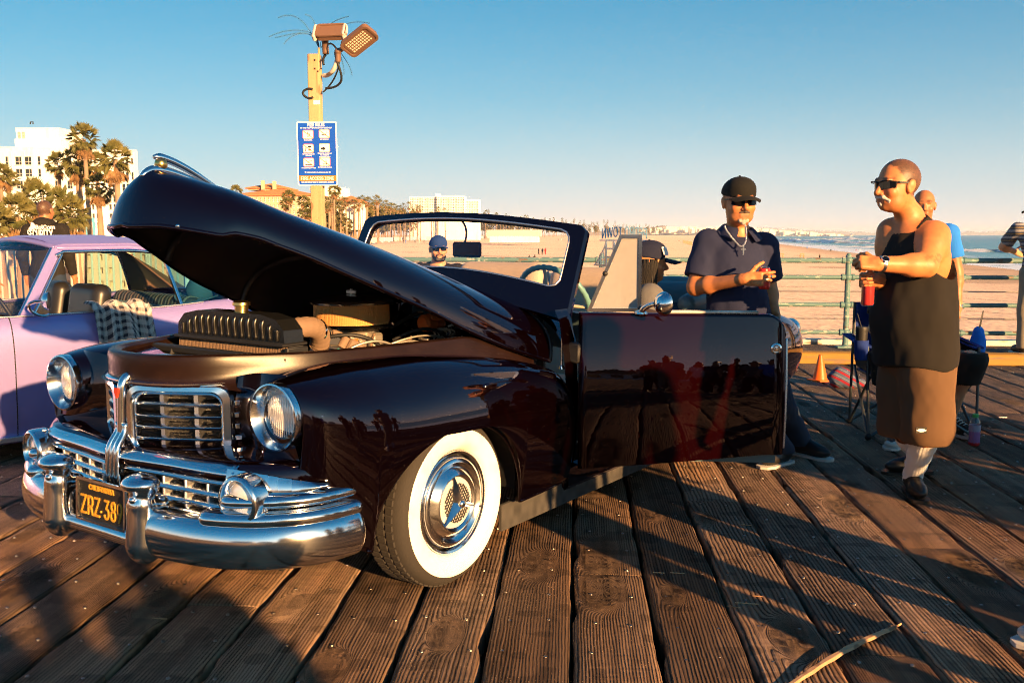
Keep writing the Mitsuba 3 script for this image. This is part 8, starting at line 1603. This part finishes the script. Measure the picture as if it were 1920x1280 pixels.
K('side_panel', thick(sag(afr + [0.0, 0, -0.0], A([0.38, 0.34, 0.70]), A([0.34, -0.1, 0.46]), A([0.33, 0.30, 0.46]), (0.01, 0, 0)), 0.004), 'm_chair_black'); K('side_panel', thick(sag(afl, A([-0.36, 0.34, 0.70]), A([-0.34, -0.1, 0.46]), A([-0.32, 0.30, 0.46]), (-0.01, 0, 0)), 0.004), 'm_chair_black')
for s_, a in ((-1, afl), (1, afr)): K('armrest', thick(sag(a + [-0.035, 0, 0.0], a + [0.035, 0, 0], A([a[0] - 0.035, 0.36, 0.70]), A([a[0] + 0.035, 0.36, 0.70]), (0, 0, 0.015)), 0.012), 'm_chair_blue')
K('cup_holder', mv(lathe([(0.0001, -0.14), (0.042, -0.14), (0.05, 0.0), (0.047, 0.0)], 20), afl + [-0.06, -0.05, 0.05]), 'm_chair_blue')
cup = thing('insulated_cup', 'dark lidded cup with a straw in the arm of the camp chair', 'cup')
put('cup', xf(mv(lathe([(0.0001, -0.10), (0.034, -0.10), (0.043, 0.06), (0.045, 0.075), (0.041, 0.085), (0.0001, 0.085)], 24), afl + [-0.06, -0.05, 0.06]), CM), 'm_black', cup); put('straw', xf(tube([afl + [-0.06, -0.05, 0.13], afl + [-0.10, -0.06, 0.24]], 0.004, 6), CM), 'm_black', cup)
gb = thing('gift_bag', 'clear blue plastic bag hung on the right arm of the camp chair', 'bag')
v, f, n = sdf([EL(ch_c + [0.47, 0.05, 0.66], (0.05, 0.07, 0.13), None, 0.03)], 0.012, post=lambda P, D: D + 0.012 * (meshkit.noise(P * 22) - 0.5)); put('pouch', (v, f), 'm_blue_tee', gb, normals=n); put('strap', tube(spl([ch_c + [0.46, 0.02, 0.78], ch_c + [0.49, 0.04, 0.90], ch_c + [0.50, 0.10, 0.78]], 12), 0.004, 5), 'm_black', gb)
# rolled blanket
def blanket(p, n, uv):
    t = (p.x * 0.8 + p.z * 1.4 + p.y * 0.3) * 9; f = t - dr.floor(t)
    return mix(mix(mi.Color3f(0.06, 0.085, 0.15), mi.Color3f(0.22, 0.01, 0.025), dr.select(f < 0.34, 1.0, 0.0)), mi.Color3f(0.18, 0.19, 0.22), dr.select((f > 0.55) & (f < 0.63), 1.0, 0.0))
mat('m_blanket', mikit.proc(blanket), 0.95); g0 = on_level(1582, 728)
v, f, n = sdf([EL(g0 + [-0.02, 0.05, 0.09], (0.12, 0.10, 0.10), None, 0.04), RC(g0 + [0.04, 0.0, 0.05], g0 + [0.16, 0.02, 0.05], 0.055, 0.045, 0.03), RC(g0 + [-0.04, 0.06, 0.14], g0 + [0.06, 0.03, 0.09], 0.045, 0.055, 0.03)], 0.012, post=lambda P, D: D + 0.03 * (meshkit.fbm(P * [11, 11, 18], 3) - 0.5) * 1.6, cut=lambda p: 0.002 - p[..., 2])
put(thing('striped_blanket', 'crumpled red white and blue striped blanket beside the orange cone', 'blanket'), (v, f), 'm_blanket', normals=n)
# bottle on the deck
b0 = on_level(1826, 834); bo = thing('juice_bottle', 'clear bottle of purple drink with a green cap standing on the deck', 'bottle')
put('shell', mv(lathe([(0.0001, 0.002), (0.032, 0.002), (0.037, 0.012), (0.037, 0.15), (0.030, 0.172), (0.017, 0.188), (0.017, 0.20)], 28), b0), 'm_clear', bo, smooth=True); put('drink', mv(lathe([(0.0001, 0.005), (0.031, 0.005), (0.0355, 0.014), (0.0355, 0.105), (0.0001, 0.105)], 28), b0), 'm_purple_drink', bo)
put('base_tint', mv(lathe([(0.0001, 0.001), (0.033, 0.001), (0.0375, 0.010), (0.0376, 0.022)], 28), b0), 'm_red_drink', bo); put('label', mv(lathe([(0.0378, 0.10), (0.0378, 0.145)], 28), b0), 'm_label', bo); put('bottle_cap', mv(lathe([(0.02, 0.196), (0.02, 0.217), (0.018, 0.22), (0.0001, 0.22)], 24), b0), 'm_bottle_green', bo)
# splintered stick
mat('m_stick', mikit.proc(post_wood), 0.8); sa, sb = on_level(1470, 1296), on_level(1690, 1173); L_ = np.linalg.norm(sb - sa); sd = unit(sb - sa)
sn = A([-sd[1], sd[0], 0]); P = []
for t in np.linspace(0, 1, 40):
    w_ = 0.0155 * (0.75 + 0.25 * math.sin(3 * t)) * min(1, (1 - t) * 7 + 0.05) * (1 + 0.12 * math.sin(t * 37)); c0 = sa + sd * L_ * t + sn * 0.012 * math.sin(math.pi * t) + A([0, 0, 0.006 + 0.010 * math.sin(math.pi * t)])
    P.append([c0 - sn * w_, c0 - sn * w_ * 0.5 + [0, 0, 0.007], c0 + sn * w_ * 0.5 + [0, 0, 0.006], c0 + sn * w_, c0 - [0, 0, 0.003]])
put(thing('wood_splinter', 'long pale splinter of wood lying across the deck boards', 'stick'), grid(A(P), cv=True), 'm_stick', smooth=30)
cb = on_level(1880, 783); put(thing('cigarette_butt', 'small white cigarette end lying on the deck beyond the bottle', 'cigarette end'), tube([cb + [-0.03, 0, 0.005], cb + [0.03, -0.008, 0.005]], 0.0045, 8), 'm_white')
for i, (px, py, l) in enumerate(((1235, 1074, .05), (1400, 1132, .09), (1376, 1139, .05), (1420, 1118, .04), (1270, 1075, .06), (1400, 985, .05), (300, 1160, .06))):
    a = on_level(px, py); put(thing('wood_chip', 'thin pale sliver of wood lying on the deck', 'wood chip', 'slivers of wood on the deck'), beam(a + [-l / 2, 0.004 * (i % 3), 0.004], a + [l / 2, -0.006, 0.004], 0.004, 0.003), 'm_stick')

# ------------------------------------------------------------------ people and posts on the beach, a sail
def figure(sit=False):
    J = canon(1.75, 0.4, pose=None); pr = []
    if sit: pr = [RC((0, 0, 0.12), (0, 0.05, 0.55), 0.17, 0.15, 0.06), EL((0, 0.1, 0.80), (0.10, 0.11, 0.13), None, 0.04), RC((0.08, 0, 0.14), (0.14, 0.42, 0.40), 0.10, 0.08, 0.04), RC((-0.08, 0, 0.14), (-0.14, 0.42, 0.40), 0.10, 0.08, 0.04), RC((0.14, 0.42, 0.40), (0.15, 0.55, 0.06), 0.07, 0.05, 0.03), RC((-0.14, 0.42, 0.40), (-0.15, 0.55, 0.06), 0.07, 0.05, 0.03)]
    else: pr = [RC((0, 0, 0.95), (0, 0, 1.35), 0.15, 0.17, 0.05), EL((0, 0.02, 1.64), (0.09, 0.10, 0.125), None, 0.03), RC((0, 0, 1.45), (0, 0, 1.55), 0.06, 0.06, 0.03)] + [RC((s * 0.1, 0, 0.9), (s * 0.13, s * 0.12, 0.08), 0.09, 0.055, 0.04) for s in (1, -1)] + [RC((s * 0.2, 0, 1.42), (s * 0.26, 0.03, 0.9), 0.055, 0.04, 0.03) for s in (1, -1)]
    v, f, n = sdf(pr, 0.035); return v, f, n
figs = {s: figure(s) for s in (False, True)}; FIG = {}
for s in (False, True):
    for m in ('m_black_cloth', 'm_red_cloth', 'm_blue_tee', 'm_white_cloth'): FIG[s, m] = {'type': 'ply', 'filename': meshkit.write_ply((figs[s][0], figs[s][1]), False, None, None, figs[s][2]), 'face_normals': False, 'bsdf': {'type': 'ref', 'id': m}}
def ground_at(px, py):
    z = -4.0
    for _ in range(12): p = on_level(px, py, z); z = float(beach_z(side_of(shore, p[None, :1], p[None, 1:2]), p[None, :1], p[None, 1:2])[0, 0])
    return on_level(px, py, z)
where = [(1010, 478.5, 0, 'm_black_cloth', 'walker in black, left of three on the sand seen through the windscreen'), (1017, 478, 0, 'm_black_cloth', 'walker in black, middle of three on the sand seen through the windscreen'), (1022.5, 477.5, 0, 'm_red_cloth', 'walker in red, right of three on the sand seen through the windscreen'), (992, 486, 1, 'm_black_cloth', 'dark figure seated on the sand left of the steering wheel'), (1003, 485, 1, 'm_black_cloth', 'second seated figure just above the steering wheel'),
         (756, 456.5, 0, 'm_black_cloth', 'far walker in black left of the seated man in the blue cap'), (761, 456.5, 0, 'm_blue_tee', 'far walker in blue left of the seated man in the blue cap'), (778, 456, 0, 'm_black_cloth', 'far walker in black nearest the blue cap'), (786, 455.5, 0, 'm_white_cloth', 'far walker in white near the blue cap'), (795, 455.5, 0, 'm_black_cloth', 'far walker in black just above the blue cap'), (1047, 451.5, 0, 'm_black_cloth', 'tiny far walker beside the right windscreen post'), (1053, 451.5, 0, 'm_white_cloth', 'tiny far walker in white beside the right windscreen post'),
         (1537, 483, 1, 'm_black_cloth', 'dark figure sitting on the sand just above the railing right of the polo shirt'), (1558, 470.5, 1, 'm_black_cloth', 'figure lying back on the sand nearer the waves'), (1605, 471, 1, 'm_red_cloth', 'seated figure on the sand left of the fist of the man in the tank top'), (1612, 471, 1, 'm_white_cloth', 'pale seated figure beside the one in red'), (1447, 456, 0, 'm_black_cloth', 'small walker at the edge of the surf'), (1451, 456, 0, 'm_black_cloth', 'second small walker at the edge of the surf'), (1505, 458.5, 0, 'm_black_cloth', 'bather standing in the shallows'), (1513, 465.5, 1, 'm_blue_tee', 'bather in blue sitting by the water'), (1230, 452, 1, 'm_black_cloth', 'speck of a person far along the sand'), (1273, 452.5, 1, 'm_black_cloth', 'second speck of a person far along the sand')]
for px, py, sit, m, lab in where:
    g = ground_at(px, py); k = thing('beach_goer', lab, 'person'); scene[k] = {**FIG[bool(sit), m], 'to_world': T4().translate(g.tolist()).rotate([0, 0, 1], float((px * 37) % 360))}
mat('m_beach_wood', (0.42, 0.24, 0.11), 0.9)
for px, py in ((1465, 483), (1503.5, 483)):
    g = ground_at(px, py); put(thing('timber_bench', 'low timber bench on the sand, ' + ('left' if px < 1490 else 'right') + ' one of the pair above the railing', 'bench'), mv(cat(bx([-0.5, -0.3, 0.5], [0.5, 0.3, 0.62]), bx([-0.5, -0.3, 0], [-0.35, -0.15, 1.1]), bx([0.35, -0.3, 0], [0.5, -0.15, 1.1]), bx([-0.5, 0.15, 0], [-0.35, 0.3, 0.5]), bx([0.35, 0.15, 0], [0.5, 0.3, 0.5]), bx([-0.35, -0.28, 0.9], [0.35, -0.2, 1.1])), g), 'm_beach_wood')
for i in range(9):
    g = ground_at(1281 + i * 1.9, 456 + i * 0.55); put(thing('beach_post', 'short timber post of the row on the sand left of the polo shirt', 'post', 'row of timber posts on the sand'), mv(bx([-0.2, -0.2, -0.3], [0.2, 0.2, 2.0], 0.05), g), 'm_beach_wood')
sp = at_range(1597, 441, 3300); sb_ = thing('sail_boat', 'tiny white sailing boat on the far sea', 'sail boat'); sp[2] = ZS
put('hull', mv(trimesh.convex.convex_hull(A([(-6, -1.5, 0), (6, 0, 1), (-6, 1.5, 0), (-6, 0, 2), (5, 1, 1.6), (5, -1, 1.6)])), sp), 'm_white', sb_); put('sail', mv(TM([(-4, 0, 2.5), (1.5, 0.6, 2.5), (1.2, 0, 17), (1.5, -0.1, 2.5)], [(0, 1, 2), (0, 2, 3)]), sp), 'm_white', sb_); put('mast', mv(tube([(1.4, 0, 1), (1.2, 0, 17.5)], 0.15, 6), sp), 'm_white', sb_)
# buildings along the pier behind the viewpoint, seen only in the paint and chrome
for i, (x, w_, hgt, y) in enumerate(((-34, 22, 5.2, -62), (-8, 16, 4.2, -64), (14, 20, 5.6, -66), (40, 24, 4.4, -66), (70, 22, 5.4, -60))):
    k = thing('pier_pavilion', ('white', 'blue roofed', 'long', 'low', 'tall')[i] + ' pavilion on the pier behind the viewpoint', 'building', 'pavilions behind the viewpoint')
    put('wall', bx([x, y - 8, -0.5], [x + w_, y, hgt - 1.2]), 'm_stucco', k); put('roof', hip(x, x + w_, y - 8, y, hgt - 1.2, hgt + 0.6, 0.6), 'm_tile', k, smooth=False)
    for j in range(int(w_ / 3)): put('window', bx([x + 0.8 + 3 * j, y - 0.05, 0.6], [x + 2.4 + 3 * j, y + 0.04, 2.2]), 'm_pane', k)
# ------------------------------------------------------------------ air
scene['air'] = {'type': 'homogeneous', 'albedo': rgb((0.78, 0.88, 0.99)), 'sigma_t': 0.8e-4}
scene['camera']['medium'] = {'type': 'ref', 'id': 'air'}
scene['haze'] = {'type': 'cube', 'to_world': T4().translate([0, 0, 70.0]).scale([24000, 24000, 77.0]), 'bsdf': {'type': 'null'}, 'interior': {'type': 'ref', 'id': 'air'}}
labels['haze'] = {'label': 'thin warm sea haze over the beach', 'category': 'haze', 'kind': 'stuff'}
